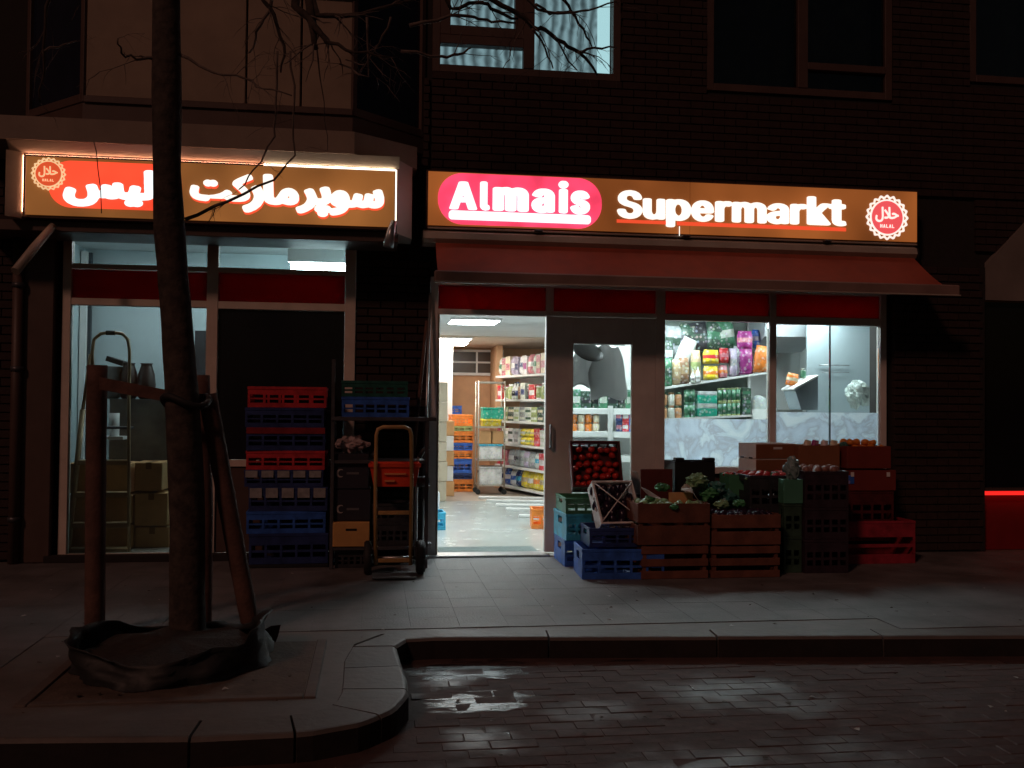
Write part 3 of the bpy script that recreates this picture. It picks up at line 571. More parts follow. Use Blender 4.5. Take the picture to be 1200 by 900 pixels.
GLY = {"pill_A":[[[0.434,0.997],[0.55,1.0],[0.616,0.993],[0.646,0.986],[0.665,0.972],[0.993,0.058],[1.0,0.034],[0.992,0.021],[0.951,0.007],[0.879,0.0],[0.783,0.001],[0.688,0.017],[0.675,0.028],[0.663,0.058],[0.595,0.255],[0.574,0.264],[0.407,0.259],[0.394,0.236],[0.324,0.028],[0.306,0.014],[0.21,0.0],[0.114,0.0],[0.043,0.008],[0.013,0.017],[0.001,0.028],[0.0,0.046],[0.319,0.948],[0.333,0.972],[0.353,0.986]],[[0.497,0.52],[0.484,0.5],[0.466,0.439],[0.479,0.43],[0.521,0.43],[0.529,0.445]]],"pill_l":[[[0.262,0.997],[0.456,1.0],[0.594,0.994],[0.707,0.975],[0.749,0.95],[0.751,0.209],[0.769,0.191],[0.895,0.175],[0.938,0.162],[0.964,0.144],[1.0,0.062],[0.957,0.036],[0.895,0.02],[0.607,0.0],[0.419,0.006],[0.293,0.02],[0.137,0.056],[0.053,0.097],[0.003,0.15],[0.0,0.95],[0.03,0.97],[0.093,0.986]]],"pill_m":[[[0.342,0.996],[0.381,1.0],[0.438,0.992],[0.49,0.975],[0.526,0.95],[0.63,0.992],[0.692,1.0],[0.775,0.992],[0.832,0.975],[0.889,0.938],[0.92,0.909],[0.953,0.86],[0.988,0.776],[1.0,0.693],[1.0,0.072],[0.99,0.042],[0.961,0.018],[0.935,0.008],[0.811,0.0],[0.728,0.018],[0.695,0.049],[0.689,0.072],[0.689,0.64],[0.676,0.706],[0.669,0.701],[0.658,0.655],[0.658,0.072],[0.652,0.049],[0.64,0.033],[0.593,0.008],[0.464,0.0],[0.381,0.018],[0.348,0.049],[0.342,0.079],[0.342,0.67],[0.334,0.699],[0.326,0.693],[0.318,0.67],[0.311,0.617],[0.311,0.072],[0.305,0.049],[0.272,0.018],[0.189,0.0],[0.065,0.008],[0.039,0.018],[0.01,0.042],[0.0,0.072],[0.002,0.928],[0.023,0.956],[0.065,0.977],[0.127,0.985],[0.251,0.977]]],"pill_a":[[[0.447,0.997],[0.586,1.0],[0.66,0.993],[0.765,0.968],[0.871,0.915],[0.953,0.833],[0.99,0.75],[1.0,0.691],[1.0,0.093],[0.992,0.071],[0.974,0.054],[0.907,0.03],[0.817,0.022],[0.653,0.03],[0.593,0.015],[0.451,0.0],[0.302,0.015],[0.197,0.047],[0.137,0.077],[0.07,0.134],[0.032,0.183],[0.0,0.287],[0.0,0.362],[0.024,0.444],[0.082,0.511],[0.137,0.55],[0.22,0.587],[0.354,0.619],[0.533,0.643],[0.55,0.661],[0.542,0.713],[0.518,0.747],[0.496,0.732],[0.446,0.668],[0.384,0.644],[0.249,0.642],[0.175,0.66],[0.078,0.689],[0.037,0.713],[0.023,0.736],[0.046,0.788],[0.115,0.874],[0.193,0.93],[0.309,0.976],[0.384,0.993]],[[0.518,0.401],[0.479,0.384],[0.457,0.355],[0.456,0.287],[0.474,0.258],[0.503,0.271],[0.535,0.325],[0.55,0.392],[0.541,0.402]]],"pill_i":[[[0.441,1.0],[0.684,0.997],[0.758,0.989],[0.88,0.965],[0.971,0.93],[0.997,0.907],[1.0,0.872],[0.971,0.843],[0.861,0.802],[0.684,0.777],[0.507,0.771],[0.316,0.777],[0.242,0.785],[0.12,0.809],[0.018,0.855],[0.0,0.896],[0.033,0.93],[0.12,0.965],[0.227,0.987],[0.316,0.997]],[[0.367,0.751],[0.596,0.754],[0.758,0.747],[0.891,0.729],[0.941,0.704],[0.941,0.049],[0.891,0.025],[0.758,0.006],[0.581,0.0],[0.242,0.006],[0.109,0.025],[0.059,0.049],[0.059,0.704],[0.094,0.724],[0.168,0.74]]],"pill_s":[[[0.437,0.996],[0.572,1.0],[0.657,0.992],[0.781,0.957],[0.86,0.914],[0.927,0.85],[0.956,0.808],[0.983,0.748],[0.977,0.718],[0.92,0.679],[0.773,0.647],[0.704,0.642],[0.588,0.657],[0.542,0.684],[0.511,0.734],[0.494,0.726],[0.494,0.673],[0.517,0.643],[0.773,0.577],[0.881,0.524],[0.954,0.462],[0.998,0.38],[1.0,0.259],[0.966,0.182],[0.927,0.135],[0.866,0.085],[0.727,0.025],[0.572,0.001],[0.426,0.0],[0.341,0.008],[0.241,0.032],[0.156,0.07],[0.094,0.113],[0.023,0.199],[0.0,0.259],[0.006,0.297],[0.063,0.336],[0.21,0.368],[0.279,0.373],[0.356,0.368],[0.403,0.355],[0.452,0.32],[0.488,0.256],[0.503,0.252],[0.52,0.267],[0.529,0.289],[0.529,0.327],[0.511,0.36],[0.248,0.431],[0.14,0.484],[0.054,0.568],[0.021,0.65],[0.021,0.726],[0.031,0.771],[0.071,0.84],[0.125,0.894],[0.171,0.927],[0.264,0.968],[0.372,0.992]]],"word_S":[[[0.468,0.998],[0.529,1.0],[0.673,0.983],[0.73,0.97],[0.817,0.935],[0.87,0.905],[0.933,0.846],[0.962,0.8],[0.979,0.748],[0.976,0.713],[0.946,0.689],[0.867,0.675],[0.766,0.675],[0.702,0.683],[0.658,0.7],[0.611,0.777],[0.579,0.801],[0.543,0.812],[0.493,0.818],[0.435,0.806],[0.403,0.788],[0.377,0.759],[0.368,0.736],[0.368,0.689],[0.378,0.67],[0.406,0.646],[0.471,0.619],[0.73,0.557],[0.824,0.522],[0.928,0.457],[0.977,0.393],[0.992,0.352],[1.0,0.305],[0.983,0.218],[0.94,0.148],[0.904,0.113],[0.824,0.064],[0.752,0.037],[0.644,0.012],[0.522,0.0],[0.464,0.0],[0.32,0.018],[0.241,0.037],[0.169,0.066],[0.119,0.093],[0.06,0.142],[0.031,0.183],[0.0,0.259],[0.002,0.3],[0.032,0.323],[0.111,0.337],[0.212,0.337],[0.284,0.33],[0.32,0.316],[0.34,0.294],[0.367,0.236],[0.406,0.205],[0.457,0.187],[0.529,0.186],[0.565,0.194],[0.601,0.21],[0.646,0.253],[0.661,0.305],[0.646,0.34],[0.622,0.366],[0.543,0.399],[0.277,0.461],[0.191,0.496],[0.119,0.536],[0.087,0.561],[0.041,0.625],[0.029,0.66],[0.029,0.753],[0.038,0.788],[0.088,0.864],[0.13,0.899],[0.191,0.935],[0.263,0.964],[0.335,0.983]]],"word_u":[[[0.118,0.996],[0.248,1.0],[0.315,0.992],[0.357,0.977],[0.384,0.95],[0.387,0.38],[0.423,0.28],[0.456,0.249],[0.483,0.239],[0.525,0.249],[0.559,0.277],[0.59,0.319],[0.604,0.357],[0.613,0.411],[0.613,0.927],[0.62,0.958],[0.66,0.985],[0.752,1.0],[0.929,0.992],[0.987,0.965],[1.0,0.927],[1.0,0.088],[0.987,0.049],[0.937,0.025],[0.87,0.015],[0.752,0.015],[0.643,0.032],[0.441,0.0],[0.315,0.015],[0.223,0.04],[0.172,0.063],[0.093,0.118],[0.029,0.216],[0.001,0.311],[0.0,0.935],[0.007,0.958],[0.038,0.982]]],"word_p":[[[0.442,0.997],[0.57,1.0],[0.671,0.987],[0.772,0.958],[0.857,0.912],[0.888,0.888],[0.952,0.811],[0.983,0.747],[1.0,0.683],[1.0,0.561],[0.975,0.474],[0.94,0.41],[0.884,0.346],[0.844,0.317],[0.741,0.269],[0.648,0.246],[0.578,0.238],[0.462,0.238],[0.361,0.247],[0.356,0.044],[0.33,0.017],[0.299,0.008],[0.229,0.0],[0.128,0.0],[0.058,0.008],[0.012,0.026],[0.0,0.049],[0.003,0.956],[0.035,0.98],[0.12,0.994],[0.229,0.994],[0.33,0.981]],[[0.477,0.824],[0.419,0.788],[0.383,0.741],[0.358,0.666],[0.357,0.579],[0.375,0.515],[0.398,0.474],[0.446,0.431],[0.477,0.415],[0.5,0.413],[0.531,0.42],[0.566,0.445],[0.61,0.497],[0.635,0.567],[0.636,0.666],[0.618,0.724],[0.586,0.778],[0.531,0.818]]],"word_e":[[[0.434,0.996],[0.562,1.0],[0.624,0.992],[0.74,0.959],[0.787,0.937],[0.841,0.9],[0.911,0.83],[0.971,0.721],[0.99,0.66],[1.0,0.599],[0.999,0.462],[0.988,0.44],[0.965,0.423],[0.872,0.405],[0.399,0.397],[0.376,0.385],[0.39,0.332],[0.419,0.286],[0.459,0.248],[0.5,0.23],[0.562,0.235],[0.612,0.279],[0.655,0.336],[0.748,0.358],[0.864,0.341],[0.942,0.318],[0.973,0.295],[0.984,0.271],[0.982,0.248],[0.922,0.149],[0.88,0.107],[0.802,0.056],[0.694,0.018],[0.585,0.0],[0.461,0.0],[0.36,0.016],[0.29,0.036],[0.174,0.102],[0.112,0.16],[0.075,0.21],[0.025,0.317],[0.0,0.454],[0.0,0.546],[0.025,0.676],[0.071,0.783],[0.108,0.836],[0.162,0.889],[0.244,0.944],[0.344,0.982]],[[0.492,0.769],[0.461,0.755],[0.411,0.706],[0.382,0.653],[0.383,0.63],[0.62,0.63],[0.625,0.645],[0.617,0.668],[0.581,0.729],[0.538,0.765]]],"word_r":[[[0.624,0.997],[0.819,1.0],[0.913,0.99],[0.972,0.972],[1.0,0.943],[0.997,0.803],[0.96,0.776],[0.901,0.761],[0.807,0.753],[0.689,0.758],[0.63,0.736],[0.57,0.687],[0.542,0.617],[0.542,0.066],[0.524,0.035],[0.453,0.01],[0.347,0.0],[0.194,0.0],[0.065,0.015],[0.018,0.035],[0.0,0.066],[0.004,0.943],[0.053,0.974],[0.182,0.992],[0.336,0.993],[0.477,0.978]]],"word_m":[[[0.33,0.996],[0.372,1.0],[0.444,0.984],[0.534,0.932],[0.623,0.982],[0.696,0.999],[0.74,0.999],[0.813,0.984],[0.852,0.967],[0.919,0.913],[0.947,0.877],[0.987,0.781],[1.0,0.696],[1.0,0.065],[0.991,0.035],[0.953,0.008],[0.835,0.0],[0.774,0.015],[0.748,0.042],[0.743,0.073],[0.743,0.65],[0.729,0.72],[0.708,0.75],[0.69,0.761],[0.673,0.753],[0.649,0.719],[0.632,0.665],[0.631,0.065],[0.617,0.029],[0.589,0.01],[0.545,0.001],[0.461,0.0],[0.399,0.015],[0.373,0.042],[0.369,0.073],[0.368,0.681],[0.346,0.742],[0.321,0.76],[0.299,0.746],[0.276,0.704],[0.258,0.627],[0.257,0.073],[0.252,0.042],[0.226,0.015],[0.165,0.0],[0.047,0.008],[0.009,0.035],[0.0,0.073],[0.003,0.937],[0.025,0.966],[0.087,0.984],[0.165,0.985],[0.232,0.97]]],"word_a":[[[0.441,0.997],[0.596,1.0],[0.762,0.968],[0.883,0.906],[0.937,0.855],[0.973,0.792],[1.0,0.694],[1.0,0.095],[0.993,0.064],[0.962,0.041],[0.862,0.023],[0.754,0.023],[0.654,0.037],[0.579,0.016],[0.445,0.0],[0.304,0.016],[0.162,0.063],[0.087,0.114],[0.039,0.17],[0.0,0.284],[0.0,0.36],[0.022,0.436],[0.074,0.504],[0.162,0.559],[0.245,0.589],[0.412,0.621],[0.579,0.638],[0.612,0.656],[0.602,0.724],[0.578,0.754],[0.545,0.772],[0.504,0.773],[0.479,0.763],[0.445,0.739],[0.397,0.678],[0.337,0.653],[0.245,0.652],[0.195,0.662],[0.062,0.7],[0.028,0.729],[0.027,0.747],[0.069,0.823],[0.108,0.868],[0.16,0.906],[0.245,0.953],[0.345,0.983]],[[0.554,0.414],[0.459,0.398],[0.42,0.378],[0.395,0.353],[0.395,0.277],[0.436,0.239],[0.487,0.235],[0.52,0.244],[0.558,0.269],[0.589,0.307],[0.605,0.345],[0.616,0.405],[0.604,0.417]]],"word_k":[[[0.114,0.997],[0.24,1.0],[0.305,0.994],[0.338,0.986],[0.368,0.967],[0.374,0.949],[0.379,0.604],[0.395,0.605],[0.566,0.736],[0.623,0.759],[0.696,0.766],[0.851,0.766],[0.932,0.754],[0.97,0.734],[0.974,0.716],[0.96,0.698],[0.704,0.509],[0.61,0.428],[0.628,0.404],[0.983,0.075],[1.0,0.045],[0.973,0.018],[0.941,0.008],[0.867,0.0],[0.134,0.0],[0.045,0.012],[0.007,0.033],[0.0,0.057],[0.0,0.949],[0.007,0.967],[0.037,0.986]]],"word_t":[[[0.345,0.997],[0.528,1.0],[0.664,0.984],[0.695,0.971],[0.711,0.952],[0.718,0.833],[0.884,0.818],[0.936,0.805],[0.964,0.785],[0.968,0.689],[0.951,0.664],[0.884,0.643],[0.729,0.633],[0.712,0.612],[0.713,0.215],[0.74,0.194],[0.784,0.198],[0.884,0.19],[0.959,0.163],[1.0,0.054],[0.984,0.035],[0.94,0.019],[0.762,0.0],[0.617,0.001],[0.484,0.015],[0.395,0.034],[0.328,0.058],[0.257,0.099],[0.226,0.131],[0.189,0.228],[0.187,0.625],[0.15,0.639],[0.05,0.65],[0.009,0.67],[0.0,0.772],[0.009,0.792],[0.05,0.812],[0.15,0.823],[0.183,0.833],[0.19,0.952],[0.206,0.971],[0.272,0.992]]],"sou":[[[0.893,1.0],[0.934,0.993],[0.96,0.961],[0.981,0.853],[1.0,0.714],[1.0,0.559],[0.99,0.49],[0.977,0.443],[0.957,0.397],[0.934,0.364],[0.886,0.326],[0.83,0.308],[0.766,0.316],[0.715,0.343],[0.629,0.309],[0.59,0.308],[0.5,0.346],[0.47,0.326],[0.414,0.309],[0.367,0.307],[0.357,0.296],[0.33,0.211],[0.289,0.138],[0.268,0.109],[0.208,0.055],[0.148,0.022],[0.075,0.0],[0.045,0.009],[0.018,0.041],[0.0,0.165],[0.001,0.196],[0.009,0.219],[0.032,0.243],[0.109,0.272],[0.151,0.304],[0.145,0.319],[0.112,0.335],[0.064,0.381],[0.035,0.435],[0.023,0.482],[0.017,0.528],[0.021,0.636],[0.035,0.706],[0.064,0.799],[0.109,0.87],[0.143,0.901],[0.199,0.919],[0.264,0.901],[0.298,0.87],[0.324,0.834],[0.346,0.783],[0.372,0.675],[0.38,0.582],[0.392,0.563],[0.405,0.566],[0.414,0.582],[0.443,0.768],[0.46,0.807],[0.478,0.823],[0.504,0.828],[0.577,0.8],[0.599,0.779],[0.612,0.745],[0.613,0.722],[0.597,0.582],[0.601,0.567],[0.611,0.564],[0.62,0.575],[0.629,0.621],[0.644,0.776],[0.654,0.81],[0.676,0.831],[0.71,0.841],[0.796,0.807],[0.801,0.822],[0.79,0.899],[0.799,0.938],[0.856,0.986]],[[0.813,0.706],[0.803,0.582],[0.807,0.567],[0.818,0.563],[0.828,0.575],[0.833,0.613],[0.823,0.698]]],"br":[[[0.818,1.0],[0.885,0.994],[0.914,0.979],[0.935,0.958],[0.963,0.881],[1.0,0.705],[1.0,0.621],[0.992,0.579],[0.974,0.523],[0.951,0.488],[0.913,0.45],[0.871,0.423],[0.794,0.392],[0.738,0.383],[0.735,0.375],[0.752,0.367],[0.787,0.38],[0.836,0.386],[0.892,0.377],[0.948,0.35],[0.984,0.298],[0.981,0.221],[0.958,0.186],[0.905,0.144],[0.9,0.088],[0.873,0.046],[0.815,0.009],[0.745,0.0],[0.689,0.009],[0.626,0.049],[0.604,0.088],[0.598,0.144],[0.535,0.197],[0.518,0.228],[0.523,0.305],[0.542,0.337],[0.582,0.368],[0.584,0.375],[0.556,0.39],[0.542,0.384],[0.5,0.317],[0.451,0.26],[0.325,0.167],[0.223,0.116],[0.171,0.099],[0.129,0.093],[0.087,0.099],[0.045,0.12],[0.002,0.221],[0.0,0.256],[0.009,0.277],[0.038,0.3],[0.15,0.346],[0.227,0.4],[0.27,0.453],[0.298,0.516],[0.307,0.551],[0.307,0.6],[0.277,0.698],[0.226,0.803],[0.226,0.832],[0.238,0.853],[0.262,0.872],[0.36,0.919],[0.402,0.923],[0.465,0.907],[0.494,0.881],[0.53,0.811],[0.607,0.614],[0.626,0.604],[0.703,0.604],[0.719,0.621],[0.719,0.677],[0.697,0.768],[0.66,0.874],[0.66,0.923],[0.675,0.947],[0.71,0.967],[0.78,0.994]]],"ma":[[[0.089,0.997],[0.167,1.0],[0.222,0.991],[0.256,0.972],[0.27,0.949],[0.279,0.908],[0.3,0.291],[0.317,0.231],[0.351,0.226],[0.372,0.235],[0.486,0.442],[0.525,0.49],[0.562,0.518],[0.631,0.553],[0.712,0.568],[0.808,0.553],[0.885,0.51],[0.94,0.456],[0.98,0.387],[1.0,0.332],[1.0,0.188],[0.977,0.127],[0.941,0.079],[0.862,0.03],[0.767,0.008],[0.672,0.014],[0.542,0.049],[0.467,0.014],[0.385,0.001],[0.317,0.0],[0.215,0.014],[0.16,0.03],[0.076,0.086],[0.043,0.14],[0.021,0.25],[0.0,0.928],[0.005,0.956],[0.022,0.976],[0.051,0.991]],[[0.706,0.312],[0.677,0.25],[0.699,0.235],[0.726,0.234],[0.735,0.243],[0.736,0.277]]],"re":[[[0.669,1.0],[0.755,0.993],[0.827,0.961],[0.901,0.872],[0.948,0.787],[0.987,0.685],[1.0,0.591],[0.987,0.489],[0.948,0.395],[0.832,0.25],[0.635,0.121],[0.396,0.028],[0.277,0.0],[0.145,0.002],[0.086,0.025],[0.053,0.055],[0.0,0.148],[0.0,0.199],[0.038,0.235],[0.253,0.301],[0.361,0.351],[0.458,0.429],[0.518,0.54],[0.521,0.608],[0.494,0.685],[0.383,0.855],[0.383,0.889],[0.432,0.933],[0.6,0.993]]],"kt":[[[0.932,1.0],[0.961,0.994],[0.98,0.965],[1.0,0.889],[1.0,0.848],[0.986,0.819],[0.846,0.68],[0.828,0.654],[0.831,0.64],[0.904,0.502],[0.923,0.455],[0.95,0.363],[0.959,0.294],[0.959,0.232],[0.948,0.163],[0.926,0.111],[0.883,0.059],[0.857,0.042],[0.791,0.021],[0.68,0.021],[0.627,0.035],[0.6,0.051],[0.551,0.11],[0.527,0.104],[0.349,0.104],[0.325,0.11],[0.318,0.105],[0.308,0.051],[0.29,0.016],[0.259,0.001],[0.242,0.0],[0.148,0.021],[0.096,0.051],[0.061,0.085],[0.04,0.118],[0.012,0.19],[0.0,0.28],[0.0,0.336],[0.015,0.488],[0.021,0.516],[0.033,0.538],[0.064,0.552],[0.127,0.524],[0.146,0.495],[0.149,0.467],[0.136,0.349],[0.14,0.287],[0.151,0.251],[0.193,0.222],[0.273,0.214],[0.308,0.204],[0.322,0.214],[0.388,0.231],[0.471,0.282],[0.523,0.341],[0.561,0.406],[0.593,0.421],[0.627,0.403],[0.649,0.377],[0.667,0.342],[0.671,0.315],[0.664,0.259],[0.673,0.238],[0.801,0.235],[0.822,0.245],[0.827,0.259],[0.826,0.287],[0.799,0.377],[0.679,0.599],[0.674,0.633],[0.679,0.689],[0.689,0.73],[0.706,0.765],[0.756,0.835],[0.909,0.991]],[[0.275,0.751],[0.29,0.754],[0.325,0.737],[0.367,0.754],[0.401,0.742],[0.415,0.726],[0.439,0.675],[0.441,0.647],[0.439,0.599],[0.412,0.542],[0.37,0.52],[0.328,0.539],[0.287,0.52],[0.245,0.538],[0.215,0.599],[0.213,0.668],[0.219,0.689],[0.242,0.731],[0.255,0.745]]],"alif":[[[0.304,0.997],[0.554,1.0],[0.728,0.991],[0.847,0.969],[0.911,0.935],[0.935,0.861],[0.935,0.656],[0.956,0.622],[0.957,0.412],[0.978,0.378],[1.0,0.071],[0.972,0.044],[0.902,0.022],[0.815,0.009],[0.663,0.001],[0.424,0.0],[0.25,0.009],[0.131,0.031],[0.067,0.065],[0.0,0.929],[0.028,0.956],[0.092,0.976],[0.185,0.991]]],"lys":[[[0.911,0.997],[0.944,1.0],[0.967,0.993],[0.981,0.978],[0.99,0.955],[0.994,0.747],[0.997,0.721],[0.997,0.614],[1.0,0.588],[1.0,0.375],[0.993,0.332],[0.985,0.301],[0.956,0.252],[0.939,0.236],[0.916,0.224],[0.847,0.21],[0.862,0.162],[0.863,0.114],[0.854,0.082],[0.833,0.049],[0.801,0.037],[0.764,0.047],[0.724,0.037],[0.699,0.047],[0.684,0.06],[0.674,0.077],[0.663,0.12],[0.667,0.168],[0.68,0.199],[0.681,0.21],[0.639,0.22],[0.599,0.248],[0.567,0.225],[0.53,0.213],[0.507,0.213],[0.473,0.224],[0.453,0.239],[0.43,0.234],[0.387,0.238],[0.362,0.141],[0.331,0.077],[0.31,0.052],[0.276,0.023],[0.216,0.0],[0.159,0.0],[0.113,0.018],[0.096,0.031],[0.051,0.077],[0.029,0.12],[0.009,0.178],[0.0,0.247],[0.0,0.29],[0.012,0.396],[0.021,0.444],[0.029,0.465],[0.044,0.482],[0.064,0.488],[0.084,0.482],[0.116,0.459],[0.127,0.446],[0.135,0.428],[0.137,0.391],[0.126,0.322],[0.123,0.274],[0.128,0.237],[0.139,0.208],[0.153,0.193],[0.181,0.181],[0.219,0.187],[0.242,0.205],[0.259,0.242],[0.266,0.29],[0.263,0.375],[0.243,0.513],[0.244,0.529],[0.253,0.553],[0.267,0.567],[0.319,0.59],[0.341,0.583],[0.361,0.557],[0.384,0.418],[0.39,0.405],[0.399,0.439],[0.41,0.545],[0.421,0.573],[0.433,0.583],[0.456,0.59],[0.504,0.573],[0.527,0.551],[0.53,0.604],[0.539,0.627],[0.556,0.643],[0.593,0.649],[0.621,0.64],[0.642,0.609],[0.645,0.593],[0.652,0.465],[0.659,0.421],[0.667,0.4],[0.696,0.4],[0.701,0.406],[0.711,0.46],[0.718,0.535],[0.724,0.556],[0.741,0.581],[0.764,0.59],[0.816,0.573],[0.831,0.556],[0.839,0.537],[0.84,0.519],[0.829,0.407],[0.836,0.399],[0.876,0.4],[0.88,0.412],[0.88,0.481],[0.877,0.508],[0.877,0.62],[0.874,0.646],[0.874,0.769],[0.869,0.944],[0.873,0.962],[0.884,0.982],[0.896,0.993]],[[0.527,0.504],[0.52,0.428],[0.521,0.407],[0.524,0.4],[0.529,0.402],[0.531,0.412]]],"halal":[[[0.282,0.998],[0.323,1.0],[0.335,0.992],[0.342,0.975],[0.345,0.734],[0.348,0.705],[0.348,0.554],[0.351,0.526],[0.351,0.334],[0.345,0.256],[0.335,0.194],[0.32,0.138],[0.308,0.107],[0.285,0.065],[0.254,0.03],[0.191,0.0],[0.14,0.001],[0.083,0.03],[0.047,0.069],[0.031,0.096],[0.013,0.143],[0.004,0.188],[0.0,0.233],[0.0,0.284],[0.01,0.374],[0.021,0.436],[0.028,0.452],[0.041,0.46],[0.083,0.431],[0.089,0.419],[0.09,0.385],[0.078,0.312],[0.075,0.256],[0.081,0.216],[0.088,0.194],[0.11,0.159],[0.134,0.142],[0.161,0.135],[0.203,0.141],[0.23,0.159],[0.252,0.194],[0.269,0.261],[0.276,0.318],[0.279,0.385],[0.267,0.964],[0.271,0.987]],[[0.574,0.998],[0.614,1.0],[0.627,0.992],[0.633,0.975],[0.643,0.464],[0.646,0.413],[0.653,0.377],[0.671,0.365],[0.728,0.365],[0.752,0.372],[0.821,0.407],[0.864,0.447],[0.866,0.455],[0.862,0.464],[0.842,0.482],[0.818,0.494],[0.761,0.5],[0.734,0.492],[0.718,0.509],[0.709,0.571],[0.709,0.599],[0.712,0.61],[0.746,0.633],[0.779,0.641],[0.812,0.635],[0.854,0.611],[0.944,0.525],[0.986,0.509],[0.997,0.486],[1.0,0.424],[0.997,0.402],[0.983,0.39],[0.965,0.387],[0.932,0.369],[0.827,0.272],[0.791,0.249],[0.746,0.231],[0.674,0.225],[0.644,0.232],[0.605,0.26],[0.578,0.309],[0.554,0.277],[0.527,0.252],[0.488,0.231],[0.431,0.225],[0.386,0.248],[0.381,0.267],[0.385,0.318],[0.389,0.351],[0.394,0.363],[0.41,0.371],[0.455,0.365],[0.488,0.373],[0.524,0.401],[0.531,0.413],[0.533,0.424],[0.494,0.527],[0.471,0.576],[0.382,0.745],[0.378,0.762],[0.381,0.779],[0.41,0.835],[0.422,0.842],[0.434,0.835],[0.497,0.719],[0.56,0.581],[0.566,0.577],[0.569,0.587],[0.565,0.616],[0.565,0.745],[0.562,0.773],[0.559,0.97],[0.562,0.987]]]}
def glyph(key, x0, x1, z0, z1, y, depth, mt, parent, name='letter'):
    """a cut-out letter: flat outline with holes, extruded to depth, facing -y"""
    cu = bpy.data.curves.new(name, 'CURVE'); cu.dimensions = '2D'; cu.fill_mode = 'BOTH'; cu.extrude = depth/2
    for c in GLY[key]:
        sp = cu.splines.new('POLY'); sp.points.add(len(c)-1); sp.use_cyclic_u = True
        for i, (u, v) in enumerate(c): sp.points[i].co = (x0+(x1-x0)*u, z0+(z1-z0)*v, 0, 1)
    tmp = bpy.data.objects.new('t', cu); COL.objects.link(tmp)
    dg = bpy.context.evaluated_depsgraph_get()
    me = bpy.data.meshes.new_from_object(tmp.evaluated_get(dg)); bpy.data.objects.remove(tmp)
    me.transform(Matrix.Translation((0, y-depth/2, 0)) @ Matrix.Rotation(R(90), 4, 'X'))
    off = Vector(); q = parent
    while q is not None: off += Vector(q.location); q = q.parent
    me.transform(Matrix.Translation(-off)); me.materials.clear(); me.materials.append(mt); me.name = name
    o = bpy.data.objects.new(name, me); COL.objects.link(o); o.parent = parent
    return o
def stadium(x0, x1, z0, z1, r, n=10):
    P = []
    for cx, cz, a0 in ((x1-r, z1-r, 0), (x0+r, z1-r, 90), (x0+r, z0+r, 180), (x1-r, z0+r, 270)):
        for k in range(n+1): t = R(a0+90*k/n); P.append((cx+r*math.cos(t), cz+r*math.sin(t)))
    return P
def plate(poly, y, depth, mt, parent, name):
    mb = MB(); mb.prism(poly, lambda u, v, d: (u, d, v), y-depth, y); return mb.build(name, mt, parent)
def badge(cx, cz, r, y, mring, mred, mtxt, parent):
    P = [];
    for k in range(200):
        t = 2*math.pi*k/200; P.append((cx+(r*.955+r*.045*math.cos(20*t))*math.cos(t), cz+(r*.955+r*.045*math.cos(20*t))*math.sin(t)))
    def ring(name, Po, Pi, d, mt):
        mb = MB(); n = len(Po)
        vs = [(u, y-d, v) for u, v in Po]+[(u, y-d, v) for u, v in Pi]+[(u, y, v) for u, v in Po]+[(u, y, v) for u, v in Pi]
        fs = []
        for k in range(n):
            j = (k+1) % n; fs += [(k, j, n+j, n+k), (k, 2*n+k, 2*n+j, j), (n+k, n+j, 3*n+j, 3*n+k)]
        mb.add(vs, fs); return mb.build(name, mt, parent)
    sc = lambda f: [(cx+(u-cx)*f, cz+(v-cz)*f) for u, v in P]
    circ = lambda f: [(cx+r*f*math.cos(2*math.pi*k/200), cz+r*f*math.sin(2*math.pi*k/200)) for k in range(200)]
    ring('scalloped_rim', P, [(cx+(r*.855+r*.045*math.cos(20*2*math.pi*k/200))*math.cos(2*math.pi*k/200), cz+(r*.855+r*.045*math.cos(20*2*math.pi*k/200))*math.sin(2*math.pi*k/200)) for k in range(200)], .008, mring)
    ring('rim_ring', circ(.80), circ(.73), .008, mring)
    plate(circ(.73), y, .006, mred, parent, 'badge_disc')
    glyph('halal', cx-.56*r, cx+.54*r, cz-.22*r, cz+.46*r, y-.0065, .004, mtxt, parent, 'lettering')
    # small Latin word under it, drawn as strokes
    mb = MB(); x = cx-.33*r; h = .15*r; w_ = .10*r; z = cz-.46*r; s_ = .03*r
    yy0, yy1 = y-.010, y-.0065
    for ch in 'HALAL':
        if ch == 'H': mb.box(x, x+s_, yy0, yy1, z, z+h); mb.box(x+w_-s_, x+w_, yy0, yy1, z, z+h); mb.box(x+s_, x+w_-s_, yy0, yy1, z+h*.4, z+h*.6)
        if ch == 'L': mb.box(x, x+s_, yy0, yy1, z, z+h); mb.box(x+s_, x+w_, yy0, yy1, z, z+s_)
        if ch == 'A':
            mb.prism([(x, z), (x+s_, z), (x+w_/2+.2*s_, z+h), (x+w_/2-.5*s_, z+h)], lambda u, v, d: (u, d, v), yy0, yy1)
            mb.prism([(x+w_-s_, z), (x+w_, z), (x+w_/2+.5*s_, z+h), (x+w_/2+.25*s_, z+h*.9)], lambda u, v, d: (u, d, v), yy0+.0003, yy1)
            mb.box(x+w_*.3, x+w_*.7, yy0+.0006, yy1, z+h*.3, z+h*.48)
        x += w_*1.38
    mb.build('small_lettering', mtxt, parent)

